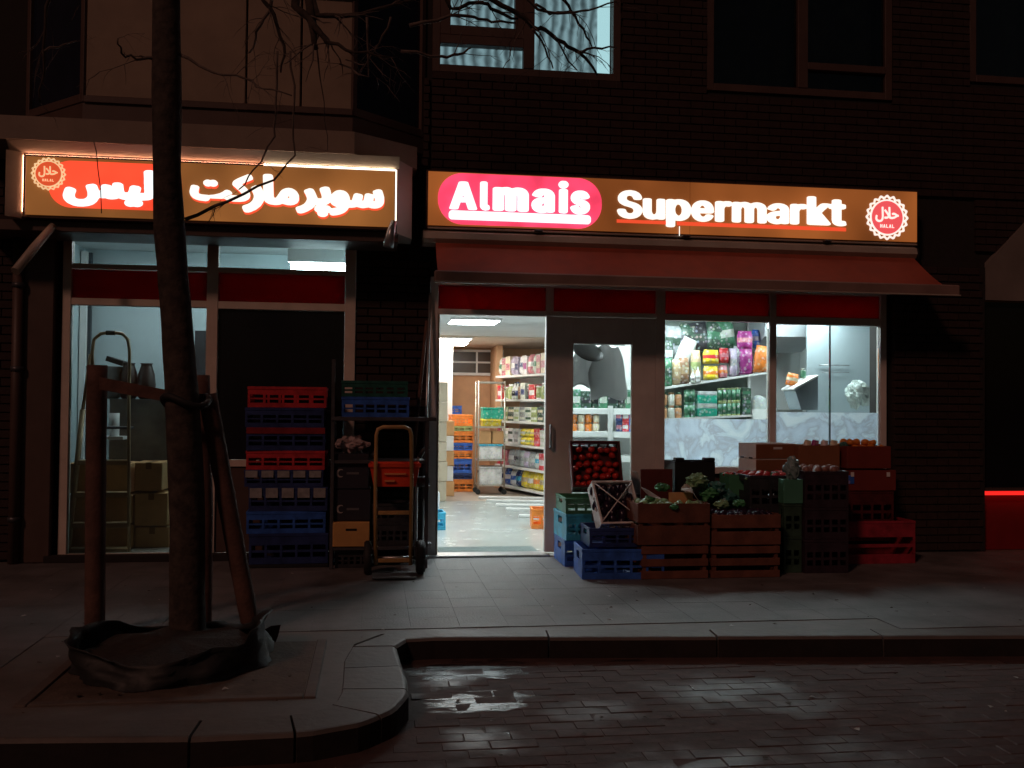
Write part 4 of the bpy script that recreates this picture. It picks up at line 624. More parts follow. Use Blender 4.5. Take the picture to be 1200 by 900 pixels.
brown_face = glow('sign_face_brown', (.32, .090, .020), .70, (.2, .08, .03), .5, 1.3)
brown_face2 = glow('sign_face_tan', (.29, .105, .026), .76, (.2, .1, .04), .45, 1.5)
pill_pink = glow('sign_pill_pink', (1.0, .06, .14), 1.1, (.6, .05, .1), .22, 5)
pill_red = glow('sign_pill_red', (1.0, .075, .030), 1.05, (.6, .05, .03), .2, 2.5)
lett = glow('sign_letter_white', (.90, 1.0, 1.0), 1.25, (.8, .8, .8))
lett_w = glow('sign_letter_warm', (1.0, .95, .84), 1.2, (.8, .8, .8))
redline = glow('sign_red_line', (.90, .085, .03), .95, (.6, .05, .03))
ringm = glow('badge_cream', (1.0, .86, .78), 1.05, (.8, .8, .7)); discm = glow('badge_red', (.95, .11, .12), .85, (.6, .05, .05))
ringm2 = glow('badge_cream_dim', (1.0, .62, .32), .85, (.8, .8, .7)); discm2 = glow('badge_red_dim', (.80, .10, .03), .8, (.6, .05, .05))
sr = root('lit_shop_sign', (2.75, -.1, 2.92), 'long lit brown sign reading Almais Supermarkt above the open doorway', 'shop sign')
mb = MB(); mb.cbox(.445, 5.058, -.24, -.01, 2.905, 3.41, .006); mb.build('sign_box', MT['darkframe'], sr)
mb = MB(); mb.box(.462, 2.83, -.252, -.241, 2.922, 3.393); mb.box(2.836, 5.040, -.252, -.241, 2.922, 3.393); mb.build('sign_face', brown_face, sr)
plate(stadium(.547, 2.010, 2.935, 3.385, .215), -.2525, .012, pill_pink, sr, 'logo_panel')
ZB = 3.064
for ch, x0, x1, h, d in [('A', .640, .898, .246, 0), ('l', .909, 1.010, .254, 0), ('m', 1.021, 1.356, .212, 0), ('a', 1.367, 1.590, .212, -.003), ('i', 1.608, 1.712, .288, 0), ('s', 1.717, 1.908, .208, -.004)]:
    glyph('pill_'+ch, x0+.006, x1-.008, ZB+d, ZB+h, -.265, .012, lett, sr)
plate(stadium(.642, 1.909, 2.975, 3.053, .03), -.265, .012, lett, sr, 'underline')
for ch, x0, x1, zb, zt in [('S', 2.153, 2.384, 3.040, 3.296), ('u', 2.390, 2.597, 3.040, 3.230), ('p', 2.606, 2.838, 2.978, 3.232), ('e', 2.842, 3.052, 3.038, 3.230), ('r', 3.066, 3.222, 3.042, 3.232), ('m', 3.226, 3.556, 3.042, 3.232), ('a', 3.560, 3.773, 3.040, 3.232), ('r', 3.785, 3.942, 3.044, 3.234), ('k', 3.948, 4.178, 3.046, 3.310), ('t', 4.160, 4.331, 3.044, 3.290)]:
    glyph('word_'+ch, x0, x1, zb, zt, -.2535, .014, lett_w, sr)
mb = MB(); mb.box(2.151, 2.605, -.262, -.2525, 3.002, 3.030); mb.box(2.71, 4.330, -.262, -.2525, 2.998, 3.030); mb.build('red_underline', redline, sr)
badge(4.738, 3.142, .212, -.2535, ringm, discm, ringm, sr)
# little white nail of light and hook under the p
mb = MB(); mb.cyl((2.728, -.27, 2.90), (2.728, -.27, 2.985), .004, n=6); mb.build('hook', lett_w, sr)
mb = MB(); mb.cbox(.46, 5.04, -.262, -.235, 2.888, 2.904, .003); mb.build('edge_trim', MT['cream'], sr)

sL = root('lit_shop_sign', (-1.3, -.5, 2.83), 'lit brown sign in Arabic letters with a red logo panel, behind the tree', 'shop sign')
mb = MB(); mb.cbox(-2.762, .182, -.585, -.32, 2.805, 3.322, .005); mb.build('sign_box', MT['darkframe'], sL)
mb = MB(); mb.box(-2.735, .163, -.600, -.586, 2.830, 3.292); mb.build('sign_face', brown_face2, sL)
plate(stadium(-2.562, -1.549, 2.895, 3.268, .17), -.6005, .012, pill_red, sL, 'logo_panel')
for key, x0, x1, z0, z1 in [('kt', -1.480, -.985, 2.985, 3.215), ('re', -1.065, -.892, 2.905, 3.130), ('ma', -.905, -.615, 2.975, 3.225), ('br', -.640, -.350, 2.890, 3.140), ('sou', -.372, .078, 2.905, 3.135)]:
    glyph(key, x0+.004, x1+.004, z0-.016, z1-.016, -.6005, .010, redline, sL, 'letter_shadow')
    glyph(key, x0, x1, z0, z1, -.611, .014, lett_w, sL)
glyph('lys', -2.449, -1.745, 2.905, 3.215, -.613, .012, lett, sL); glyph('alif', -1.715, -1.625, 2.985, 3.215, -.613, .012, lett, sL)
badge(-2.562, 3.154, .132, -.614, ringm2, discm2, ringm2, sL)
strip = glow('white_led_strip', (1.0, .80, .60), 3.0)
mb = MB(); mb.box(-.9, .170, -.603, -.593, 3.300, 3.307); mb.build('light_strip', strip, sL)
mb = MB(); mb.box(.170, .181, -.603, -.593, 2.85, 3.3085); mb.build('light_strip', strip, sL)
strip2 = glow('orange_fill_strip', (1.0, .42, .24), 26)  # hidden strips added to make the cream lip and left jamb glow
mb = MB(); mb.cbox(-2.752, -.905, -.614, -.601, 3.292, 3.303, .001); mb.cbox(-2.752, -2.738, -.614, -.601, 2.83, 3.291, .001); mb.build('rim', MT['darkframe'], sL)
mb = MB(); mb.box(-2.74, -.905, -.600, -.594, 3.303, 3.3065); mb.build('light_strip', strip2, sL)  # hidden strip, added to make the sign surround glow
mb = MB(); mb.box(-.90, .165, -.5995, -.594, 3.309, 3.3125); mb.build('light_strip', glow('cream_fill_strip', (1.0, .75, .5), 22), sL)  # another unseen strip, added so the right half of the lip glows
mb = MB(); mb.box(-2.758, -2.754, -.600, -.594, 2.85, 3.3); mb.build('light_strip', strip2, sL)  # hidden strip, added to make the sign surround glow
# small floodlight bracket at the sign's lower right corner
fb = root('sign_bracket', (.1, -.62, 2.8), 'small grey metal lamp bracket hanging at the lower right corner of the Arabic sign', 'bracket')
mb = MB(); mb.tube([(.175, -.56, 2.88), (.175, -.66, 2.86), (.15, -.70, 2.78)], .012, 8); mb.build('arm', MT['steel'], fb)
mb = MB(); mb.tube([(.155, -.70, 2.86), (.135, -.72, 2.76), (.115, -.72, 2.64)], [.022, .038, .046], 10); mb.build('shade', MT['steel'], fb)
# cable hanging over the sign
mb = MB(); mb.tube([at(110, 166, -.72), at(113, 178, -.72), at(115, 200, -.72), at(118, 222, -.72), at(119, 250, -.70)], .004, 5)
o = mb.build('loose_cable', MT['black']); L(o, 'thin dark cable hanging down over the red panel of the Arabic sign', 'cable')

# ------------------------------------------------------------------ right awning
aw = root('folding_awning', (2.8, 0, 2.4), 'half open red fabric awning with a grey front bar under the Almais sign', 'awning')
mb = MB(); mb.smooth = True
prof = [(-.02, 2.885), (-.22, 2.885), (-.285, 2.855), (-.30, 2.80), (-.27, 2.765), (-.02, 2.765)]
mb.prism(prof, lambda u, v, d: (d, u, v), .42, 5.02); mb.sm = [False]*len(mb.sm); mb.build('cassette', MT['cream'], aw)
# fabric: gently sagging sheet with a thin body
mb = MB(); nx, ny = 46, 8; vs = []; fs = []
def fab(i, j):
    x = .53+(5.0+.1*j/ny-.53)*i/nx; t = j/ny
    y = -.27+(-.60+.27)*t; z = 2.765+(2.475-2.765)*t - .018*math.sin(math.pi*t) + .004*math.sin(x*9+t*3)*t
    return (x, y, z)
for d in (0, .004):
    for i in range(nx+1):
        for j in range(ny+1): p = fab(i, j); vs.append((p[0], p[1], p[2]-d))
Nn = (nx+1)*(ny+1)
for i in range(nx):
    for j in range(ny):
        a = i*(ny+1)+j; fs.append((a, a+1, a+ny+2, a+ny+1)); fs.append((Nn+a, Nn+a+ny+1, Nn+a+ny+2, Nn+a+1))
mb.smooth = True; mb.add(vs, fs); mb.build('fabric', MT['awning'], aw)
mb = MB(); mb.cbox(.50, 5.22, -.66, -.585, 2.375, 2.475, .012); mb.build('front_bar', mat('brown_bar_metal', (.26, .17, .145), .5, .15, 4, .08), aw)
mb = MB(); mb.cbox(.50, 5.22, -.672, -.661, 2.372, 2.386, .003); mb.build('edge_trim', MT['cream'], aw)
for xx in (.62, 4.95):
    mb = MB(); mb.tube([(xx, -.10, 2.70), (xx+.05, -.36, 2.60), (xx, -.60, 2.43)], .02, 8); mb.build('arm', MT['darkmetal'], aw)
mb = MB(); mb.cyl((5.03, -.13, 2.82), (5.09, -.13, 2.82), .085, n=16); mb.build('gearbox', MT['darkmetal'], aw)
for xx in (1.4, 2.75, 4.1):
    mb = MB(); mb.cbox(xx, xx+.07, -.31, -.02, 2.89, 2.903, .002); mb.build('bracket', MT['darkmetal'], aw)

# ------------------------------------------------------------------ right shopfront
sf = root('shopfront', (2.7, .05, 0), 'grey framed shopfront with open doorway, dark red transom panels and two display windows', 'shopfront')
def bar(lst, name, mt, y0=-.03, y1=.05, parent=sf):
    for (a, b, c, d) in lst:
        k = MB(); k.cbox(a, b, y0, y1, c, d, .003); k.build(name, mt, parent)
F = MT['frame']
bar([(.505, .575, 0, 2.50), (1.557, 1.625, 2.17, 2.43), (2.59, 2.675, 0, 2.43), (3.69, 3.755, .74, 2.43), (4.80, 4.862, .1, 2.50)], 'mullion', F)
bar([(.575, 4.80, 2.43, 2.50)], 'head_rail', F, -.032, .05)
bar([(.575, 1.557, 2.165, 2.215), (1.625, 2.59, 2.172, 2.215), (2.675, 3.69, 2.158, 2.215), (3.755, 4.80, 2.145, 2.215)], 'transom_rail', F, -.028, .05)
bar([(2.675, 3.69, .74, .80), (3.755, 4.80, .74, .80)], 'window_sill', F, -.06, .05)
for (a, b) in ((.578, 1.555), (1.628, 2.588), (2.678, 3.688), (3.758, 4.797)):
    k = MB(); k.box(a, b, -.004, .03, 2.217, 2.428); k.build('transom_panel', MT['redpanel'], sf)
for (a, b, c, d) in ((2.678, 3.688, .802, 2.156), (3.758, 4.30, .802, 2.143), (4.312, 4.797, .802, 2.143)):
    k = MB(); k.box(a, b, .006, .014, c, d); k.build('window_pane', MT['glass'], sf)
k = MB(); k.cbox(4.301, 4.311, -.002, .02, .802, 2.143, .001); k.build('pane_joint', MT['black'], sf)
bar([(2.677, 3.688, .12, .738), (3.757, 4.798, .12, .738)], 'stall_riser', MT['darkframe'], -.01, .04)
bar([(2.6, 4.86, .0, .118)], 'plinth', MT['mortar'], -.02, .1)
k = MB(); k.cbox(.50, 1.60, -.10, .12, -.002, .018, .004); k.build('threshold', MT['steel'], sf)
# door leaf standing closed right of the opening
dl = MB()
dl.cbox(1.560, 1.815, -.02, .035, .03, 2.168, .004); dl.cbox(2.365, 2.588, -.02, .035, .03, 2.168, .004)
dl.cbox(1.815, 2.365, -.018, .033, 1.925, 2.168, .004); dl.cbox(1.815, 2.365, -.018, .033, .03, .42, .004)
door = dl.build('door', MT['frame'], sf)
k = MB(); k.box(1.815, 2.365, .004, .012, .42, 1.925); k.build('pane', MT['glass'], door)
k = MB(); k.tube([(1.60, -.02, .98), (1.60, -.075, .98), (1.60, -.075, 1.18), (1.60, -.02, 1.18)], .011, 8); k.build('handle', MT['steel'], door)
# pale metal roller guide beside the opening
k = MB(); k.cbox(.576, .592, -.034, .03, .02, 2.165, .003); k.build('door_jamb_trim', MT['alu'], sf)
# marble-look film on the lower panes
def marble():
    m = mat('marble_film', (.50, .52, .56), .35, .1, 4)
    n = m.node_tree.nodes; l = m.node_tree.links; p = n['Principled BSDF']
    tc = n.new('ShaderNodeTexCoord'); nz = n.new('ShaderNodeTexNoise'); nz.inputs['Scale'].default_value = 3.2; nz.inputs['Detail'].default_value = 8; nz.inputs['Distortion'].default_value = 1.6
    l.new(tc.outputs['Object'], nz.inputs['Vector'])
    r_ = n.new('ShaderNodeValToRGB'); e = r_.color_ramp.elements
    e[0].position = .40; e[0].color = (.74, .76, .78, 1); e[1].position = .64; e[1].color = (.66, .69, .74, 1)
    k = e.new(.50); k.color = (.50, .50, .53, 1); k = e.new(.47); k.color = (.62, .66, .70, 1); k = e.new(.54); k.color = (.56, .59, .64, 1)
    l.new(nz.outputs['Fac'], r_.inputs[0]); l.new(r_.outputs[0], p.inputs['Base Color'])
    br = n.new('ShaderNodeHueSaturation'); br.inputs['Value'].default_value = 1.25; l.new(r_.outputs[0], br.inputs['Color'])
    # the film lets shop light through
    tr = n.new('ShaderNodeBsdfTranslucent'); l.new(br.outputs[0], tr.inputs[0]); mx = n.new('ShaderNodeMixShader'); mx.inputs[0].default_value = .93
    o = n['Material Output']; l.new(p.outputs[0], mx.inputs[1]); l.new(tr.outputs[0], mx.inputs[2]); l.new(mx.outputs[0], o.inputs[0])
    return m
mar = marble()
k = MB(); k.box(2.682, 3.684, .016, .019, .806, 1.245); k.build('marble_film', mar, sf)
k = MB(); k.box(3.762, 4.298, .016, .019, .806, 1.315); k.box(4.314, 4.793, .016, .019, .806, 1.315); k.build('marble_film', mar, sf)

# ------------------------------------------------------------------ left shopfront
lf = root('shopfront', (-1.4, .05, 0), 'beige framed left shopfront with dark red panels and a blacked out right pane', 'shopfront')
B = MT['frame_beige']
bar([(-2.615, -2.545, 0, 2.78), (-1.43, -1.335, 0, 2.78), (-.250, -.155, .70, 2.78), (-.250, -.155, 0, .698)], 'mullion', B, parent=lf)
bar([(-2.545, -1.43, 2.49, 2.53), (-1.335, -.25, 2.485, 2.53), (-2.545, -1.43, 2.175, 2.235), (-1.335, -.25, 2.170, 2.235), (-2.545, -1.43, 2.735, 2.78), (-1.335, -.25, 2.735, 2.78), (-1.335, -.25, .80, .86), (-2.545, -1.43, .0, .06)], 'rail', B, -.026, .05, lf)
for (a, b) in ((-2.543, -1.432), (-1.333, -.252)):
    k = MB(); k.box(a, b, -.004, .03, 2.237, 2.483); k.build('transom_panel', MT['redpanel'], lf)
    k = MB(); k.box(a, b, .006, .014, 2.532, 2.733); k.build('transom_pane', MT['glass'], lf)
k = MB(); k.box(-2.543, -1.432, .006, .014, .062, 2.173); k.build('window_pane', MT['glass'], lf)
k = MB(); k.box(-1.333, -.252, .004, .02, .862, 2.168); k.build('blacked_out_pane', mat('black_film', (.010, .013, .020), .22, .2, 3), lf)
k = MB(); k.cbox(-1.333, -.252, -.01, .03, .06, .798); k.build('kick_panel', MT['darkframe'], lf)
bar([(-2.7, -.155, -.0, .0595)], 'plinth', MT['mortar'], -.12, -.028, lf)

# left pilaster, drainpipe and awning arm
dp = root('drainpipe', (-3.0, -.12, 0), 'dull grey drainpipe running down the wall at the far left', 'drainpipe')
a = at(16, 640, -.12)
k = MB(); k.cyl((a.x, -.12, 0), (a.x-.005, -.12, 2.72), .045, n=14); k.build('pipe', MT['darkframe'], dp)
for z in (.35, 1.6, 2.3): k = MB(); k.cyl((a.x, -.12, z), (a.x, -.12, z+.04), .054, n=14); k.build('collar', MT['darkmetal'], dp)
fa = root('folded_awning', (-2.9, -.5, 2.6), 'pale slanting awning arm sticking out below the left end of the Arabic sign', 'awning')
k = MB(); k.tube([at(18, 318, -.95), at(42, 288, -.75), at(62, 265, -.55)], [.035, .035, .03], 8); k.build('arm', MT['cream'], fa)
k = MB(); k.cbox(-2.98, -2.66, -.10, .018, 0, 2.74, .006)
o = k.build('pilaster', MT['darkframe'], bld)
# leaning grey pole and shutter guide by the doorway
k = MB(); k.cyl((.44, -.30, .03), (.50, -.06, 2.35), .013, n=8)
o = k.build('awning_crank_pole', MT['steel']); L(o, 'thin grey crank pole leaning against the wall left of the open doorway', 'pole')
k = MB(); k.cyl((.36, -.25, .9), (.475, -.035, 2.1), .016, n=8); k.cyl((.33, -.27, .02), (.36, -.25, .9), .012, n=8)
o = k.build('broom_handle', MT['timber']); L(o, 'dull handle leaning on the brick pier beside the crank pole', 'broom handle')

# ------------------------------------------------------------------ the neighbour at the right edge
nb = root('neighbour_shopfront', (6.6, 0, 0), 'dark neighbouring shop at the right edge with a slanted grey panel and red glow below', 'shopfront')
k = MB(); k.prism([(5.84, 2.72), (5.84, 2.42), (8.8, 2.42), (8.8, 4.2), (7.3, 4.2)], lambda u, v, d: (u, d, v), -.05, .02); k.build('slanted_panel', mat('grey_render', (.20, .17, .15), .8, .15, 3, .1), nb)
k = MB(); k.box(5.84, 8.8, .02, .08, .60, 2.41); k.build('dark_glass', mat('black_glass', (.008, .010, .012), .12, .1, 3), nb)
k = MB(); k.box(5.84, 8.8, .0, .08, .0, .545); k.build('red_panel', mat('red_painted_panel', (.22, .007, .007), .6, .15, 3), nb)
k = MB(); k.box(5.84, 8.8, -.10, .015, .575, .60); k.build('ledge', MT['darkframe'], nb)
k = MB(); k.box(5.84, 8.8, -.085, -.045, .535, .5745); k.build('red_light_strip', glow('red_led', (1, .02, .015), 1.1), nb)
# ------------------------------------------------------------------ rooms behind the shopfronts
rm = root('shop_interior', (3, 4, 0), 'bright supermarket room seen through the doorway and windows, with a tan back wall', 'room')
def piece(name, mt, *bx, parent=rm):
    k = MB()
    for b in bx: k.box(*b)
    return k.build(name, mt, parent)
piece('floor', MT['floor_in'], (.30, 5.7, .12, 5.0, -.05, .0))
piece('back_floor', MT['floor_far'], (.30, 5.7, 5.0, 8.2, -.05, -.001))
piece('ceiling', MT['ceil'], (.30, 5.5, 1.3, 5.4, 2.36, 2.45))
piece('front_ceiling', MT['ceil'], (.30, 5.5, .06, 1.299, 2.47, 2.50))
piece('back_ceiling', mat('tan_ceiling', (.58, .48, .38), .8, .06, 3), (.30, 5.7, 5.4, 8.2, 2.345, 2.44))
piece('left_wall', MT['whitewall'], (.25, .30, .12, 8.2, -.05, 2.45))
piece('right_wall', MT['whitewall'], (5.5, 5.6, .31, 8.2, -.05, 2.45))
piece('back_wall', MT['tanwall'], (.30, 5.7, 8.1, 8.2, 0, 2.36))
piece('pillar', MT['whitewall'], (.30, 1.28, 7.0, 7.3, 0, 2.34))
piece('side_wall', MT['tanwall'], (2.02, 2.12, 7.2, 8.09, 0, 2.34))
piece('partition_wall', MT['whitewall'], (2.55, 5.5, 3.3, 3.38, 0, 2.35))
# barred window in the back wall
bw = MB(); P0 = at(528, 412, 8.08); P1 = at(567, 437, 8.08)
x0, x1, z0, z1 = P0.x, P1.x+.3, P1.z, P0.z
bw.cbox(x0-.04, x0, 8.05, 8.095, z0-.04, z1+.04); bw.cbox(x1, x1+.04, 8.05, 8.095, z0-.04, z1+.04); bw.cbox(x0, x1, 8.05, 8.095, z1, z1+.04); bw.cbox(x0, x1, 8.05, 8.095, z0-.05, z0)
W = bw.build('back_window', MT['white'], rm)
k = MB(); k.box(x0, x1, 8.085, 8.094, z0, z1); k.build('pane', mat('brown_dark_glass', (.07, .045, .03), .3, .2, 3), W)
k = MB(); k.cbox(x0, x1, 8.05, 8.08, (z0+z1)/2-.015, (z0+z1)/2+.015); k.cbox((x0+x1)/2, (x0+x1)/2+.03, 8.045, 8.082, z0, z1); k.build('bar', MT['white'], W)
# ceiling lights
tube_l = glow('ceiling_tube', (.86, .98, 1.0), 42.0)
tube_w = glow('ceiling_tube_warm', (1.0, .92, .82), 34.0)
def ceiling_light(x, y, z, lx, ly, label, mt=tube_l, n=3):
    t = root('ceiling_light', (x, y, z), label, 'ceiling light')
    k = MB(); k.cbox(x-lx/2, x+lx/2, y-ly/2, y+ly/2, z-.025, z-.002, .004); k.build('housing', MT['white'], t)
    for i in range(n):
        yy = y-ly/2+ly*(i+.5)/n
        k = MB(); k.box(x-lx/2+.03, x+lx/2-.03, yy-ly/n*.33, yy+ly/n*.33, z-.034, z-.026); k.build('tube', mt, t)
ceiling_light(1.18, 2.75, 2.36, .60, .60, 'white panel light in the shop ceiling, nearest the open doorway')
ceiling_light(1.15, 5.75, 2.345, .60, .60, 'warm panel light on the low back ceiling seen through the doorway, the nearer of two', tube_w)
ceiling_light(1.20, 6.75, 2.345, .60, .60, 'warm panel light on the low back ceiling seen through the doorway, the farther of two', tube_w)
ceiling_light(1.0, .85, 2.468, .6, .6, 'white panel light in the shop ceiling just inside the doorway, hidden by the door head')
ceiling_light(3.1, .85, 2.468, .6, .6, 'white panel light in the shop ceiling above the window shelves')
ceiling_light(4.5, .75, 2.468, .6, .4, 'white panel light in the shop ceiling above the white fridge hood')
ceiling_light(2.6, 2.3, 2.36, .6, .6, 'white panel light in the shop ceiling behind the door leaf')
ceiling_light(3.1, 4.7, 2.36, .6, .6, 'white panel light in the shop ceiling above the grocery rack')

# ------------------------------------------------------------------ goods: shared shapes
PK = {}
def paint(name, c, v=.2, sc=18, r=.45): return mat(name, c, r, v, sc, rnd=.12)
COLS = dict(red=(.55, .03, .04), pink=(.55, .18, .22), green=(.06, .20, .11), dgreen=(.035, .075, .05), teal=(.02, .36, .24), pale=(.62, .66, .58), olive=(.30, .36, .14), cream=(.70, .62, .45), white=(.80, .82, .80), blue=(.03, .12, .50), navy=(.02, .04, .15), yellow=(.80, .60, .04), orange=(.85, .22, .03), brown=(.28, .15, .08), purple=(.34, .03, .22), grey=(.34, .36, .37), lilac=(.42, .36, .48), black=(.03, .03, .035), sand=(.52, .38, .22), crust=(.50, .25, .12), silver=(.55, .60, .58), cyan=(.05, .40, .60))
def cm(c):
    """printed film or card: base colour broken up by blotchy print and crinkles"""
    nm = 'print_'+c
    if nm in _mc: return _mc[nm]
    m = mat(nm, COLS[c], .4, .35, 9, .35, rnd=.2, bscale=22)
    n = m.node_tree.nodes; l = m.node_tree.links; p = n['Principled BSDF']
    old = p.inputs['Base Color'].links[0].from_socket
    tc = n.new('ShaderNodeTexCoord'); oi = n.new('ShaderNodeObjectInfo'); ad = n.new('ShaderNodeVectorMath'); ad.operation = 'ADD'
    l.new(tc.outputs['Object'], ad.inputs[0]); l.new(oi.outputs['Location'], ad.inputs[1])
    vo = n.new('ShaderNodeTexVoronoi'); vo.inputs['Scale'].default_value = 26; l.new(ad.outputs[0], vo.inputs['Vector'])
    mr = n.new('ShaderNodeMapRange'); mr.inputs[1].default_value = .28; mr.inputs[2].default_value = .45; mr.inputs[3].default_value = .38; mr.inputs[4].default_value = 0
    l.new(vo.outputs['Distance'], mr.inputs[0])
    mx = n.new('ShaderNodeMix'); mx.data_type = 'RGBA'; l.new(mr.outputs[0], mx.inputs['Factor']); l.new(old, mx.inputs['A'])
    hs = n.new('ShaderNodeHueSaturation'); hs.inputs['Saturation'].default_value = .35; l.new(vo.outputs['Color'], hs.inputs['Color']); l.new(hs.outputs[0], mx.inputs['B'])
    l.new(mx.outputs['Result'], p.inputs['Base Color']); return m
def pack(kind, w, d, h, c1, c2):
    key = (kind, round(w, 3), round(d, 3), round(h, 3), c1, c2)
    if key in PK: return PK[key]
    k = MB()
    if kind == 'box':
        k.cbox(-w/2, w/2, -d/2, d/2, 0, h, .003); k.cur = 1
        k.box(-w*.40, w*.40, -d/2-.0015, -d/2+.001, h*.28, h*.62); k.box(-w/2-.0015, -w/2+.001, -d*.4, d*.4, h*.3, h*.6)
    elif kind == 'bag':
        nx, nz = 7, 8; vs = []; fs = []; rn = random.Random(hash((c1, c2, int(w*1000))) % 999)
        for s_ in (-1, 1):
            for j in range(nz+1):
                v = j/nz
                for i in range(nx+1):
                    u = i/nx*2-1; th = (1-u**4)*(1-(2*v-1)**6)*(1.15-.45*v)
                    x = u*w/2*(1-.12*(v > .85)); vs.append((x, s_*(d/2*th+.002)*(1+rn.uniform(-.18, .18)), v*h))
        Nn = (nx+1)*(nz+1)
        for j in range(nz):
            for i in range(nx):
                a = j*(nx+1)+i; q = (a, a+1, a+nx+2, a+nx+1); fs.append(q); fs.append(tuple(Nn+t for t in reversed(q)))
        k.smooth = True; k.add(vs, fs)
        for f in range(len(k.f)):
            row = (f//2)//nx; k.mi[f] = 1 if row in (3, 4) else 0
        # close the rim
        rim = [i for i in range(nx+1)]+[j*(nx+1)+nx for j in range(1, nz+1)]+[nz*(nx+1)+i for i in range(nx-1, -1, -1)]+[j*(nx+1) for j in range(nz-1, 0, -1)]
        for a, b in zip(rim, rim[1:]+rim[:1]): k.f.append((a, Nn+a, Nn+b, b)); k.mi.append(0); k.sm.append(False)
    elif kind == 'can':
        r_ = w/2; k.lathe([(r_*.93, 0), (r_, .004), (r_, h*.1)], 12); k.cur = 1; k.lathe([(r_*1.01, h*.1), (r_*1.01, h*.88)], 12); k.cur = 0; k.lathe([(r_, h*.88), (r_, h-.004), (r_*.93, h)], 12)
    elif kind == 'jar':
        r_ = w/2; k.lathe([(r_*.9, 0), (r_, .01), (r_, h*.74), (r_*.7, h*.84)], 12); k.cur = 1; k.lathe([(r_*.78, h*.84), (r_*.78, h)], 12)
    elif kind == 'bottle':
        r_ = w/2; k.lathe([(r_*.9, 0), (r_, .01), (r_, h*.58), (r_*.45, h*.76), (r_*.32, h*.82), (r_*.32, h*.92)], 10); k.cur = 1; k.lathe([(r_*.38, h*.92), (r_*.38, h)], 10)
        k.lathe([(r_*1.01, h*.2), (r_*1.01, h*.5)], 10)
    me = k.mesh(kind, [cm(c1), cm(c2)]); PK[key] = me; return me
NAMES = dict(box='packet', bag='bag', can='can', jar='jar', bottle='bottle')
WORD = dict(pink='pink', green='green', dgreen='dark green', teal='bright green', pale='pale', olive='olive', cream='cream', white='white', blue='blue', navy='navy', yellow='yellow', orange='orange', brown='brown', purple='purple', grey='grey', lilac='lilac', black='black', sand='tan', crust='brown', silver='silvery', red='red', cyan='light blue')
_used = {}
ORD = ['first', 'second', 'third', 'fourth', 'fifth', 'sixth', 'seventh', 'eighth', 'ninth', 'tenth', 'eleventh', 'twelfth', 'thirteenth', 'fourteenth', 'fifteenth', 'sixteenth']
def row(specs, A, B, where, side, yaw=0, back=0., jitter=.004, gap=.004, tiers=1, normal=None, grp=None):
    """goods standing side by side from A to B; specs = [(kind, w, d, h, c1, c2)] repeated to fill"""
    A = Vector(A); B = Vector(B); d = (B-A); Ln = d.length; d.normalize(); yaw = math.atan2(d.y, d.x)
    x = 0; i = 0
    out = []
    while True:
        kd, w_, dp_, h, c1, c2 = specs[i % len(specs)]
        if x+w_ > Ln+.01 or (i >= len(specs) and tiers == 0): break
        for t in range(tiers if tiers else 1):
            p = A+d*(x+w_/2)+Vector((0, 0, t*(h+.001)))
            nn = Vector((-d.y, d.x, 0)); p = p+nn*(dp_/2+back+random.uniform(0, .012))
            o = inst(NAMES[kd], pack(kd, w_, dp_, h, c1, c2), None, p, (0, 0, yaw+random.uniform(-.05, .05)))
            pos = ORD[min(i, 15)]
            lvl = '' if tiers < 2 else (', lower layer,' if t == 0 else ', upper layer,')
            L(o, '%s %s %s%s%s %s' % (WORD[c1], NAMES[kd], pos+' from '+side, lvl, '', where), {'box': 'packet', 'bag': 'bag', 'can': 'can', 'jar': 'jar', 'bottle': 'bottle'}[kd], grp)
            out.append(o)
        x += w_+gap; i += 1
    return out

# ------------------------------------------------------------------ grocery rack inside, seen through the doorway
ra = Vector((2.00, 7.05, 0)); rb = Vector((2.56, 5.05, 0)); rd = (rb-ra).normalized(); rn_ = Vector((rd.y, -rd.x, 0)) * 1.0
if rn_.x > 0: rn_ = -rn_                        # faces the aisle on the left
rbk = -rn_
yaw = math.atan2(rd.y, rd.x)
LV = [(.09, 'lowest rack shelf'), (.405, 'second lowest rack shelf'), (.75, 'third lowest rack shelf'), (1.11, 'third highest rack shelf'), (1.45, 'second highest rack shelf'), (1.83, 'top rack shelf')]
rack = root('grocery_rack', tuple(ra), 'tall white grocery rack full of packets seen through the open doorway', 'rack')
Mr = Matrix.Translation(ra) @ Matrix.Rotation(yaw, 4, 'Z')
Ln = (rb-ra).length
for z, _ in LV:
    k = MB(); k.cbox(0, Ln, -.02, .42, z-.035, z, .003, Mr); k.build('shelf', MT['white'], rack)
k = MB(); k.box(0, Ln, .42, .44, 0, 2.1, Mr); k.build('back_panel', MT['white'], rack)
for xx in (0, Ln-.04): k = MB(); k.cbox(xx, xx+.04, .44, .48, 0, 2.12, .003, Mr); k.build('upright', MT['white'], rack)
def on(z, a=0., b=1.): return ra+rd*(Ln*a+.02)+Vector((0, 0, z+.001)), ra+rd*(Ln*b)+Vector((0, 0, z+.001))
FE = 'the far end'
def rk(i, specs, **kw): A, B = on(LV[i][0]); return row(specs, A, B, 'on the '+LV[i][1], FE, back=.01, **kw)
rk(0, [('bag', .24, .14, .27, 'white', 'navy'), ('bag', .22, .14, .27, 'blue', 'white'), ('bag', .22, .15, .26, 'white', 'blue'), ('bag', .2, .14, .27, 'navy', 'cyan'), ('bag', .22, .14, .27, 'yellow', 'sand'), ('bag', .2, .14, .26, 'yellow', 'white'), ('bag', .22, .14, .26, 'yellow', 'orange'), ('bag', .2, .14, .27, 'yellow', 'sand')])
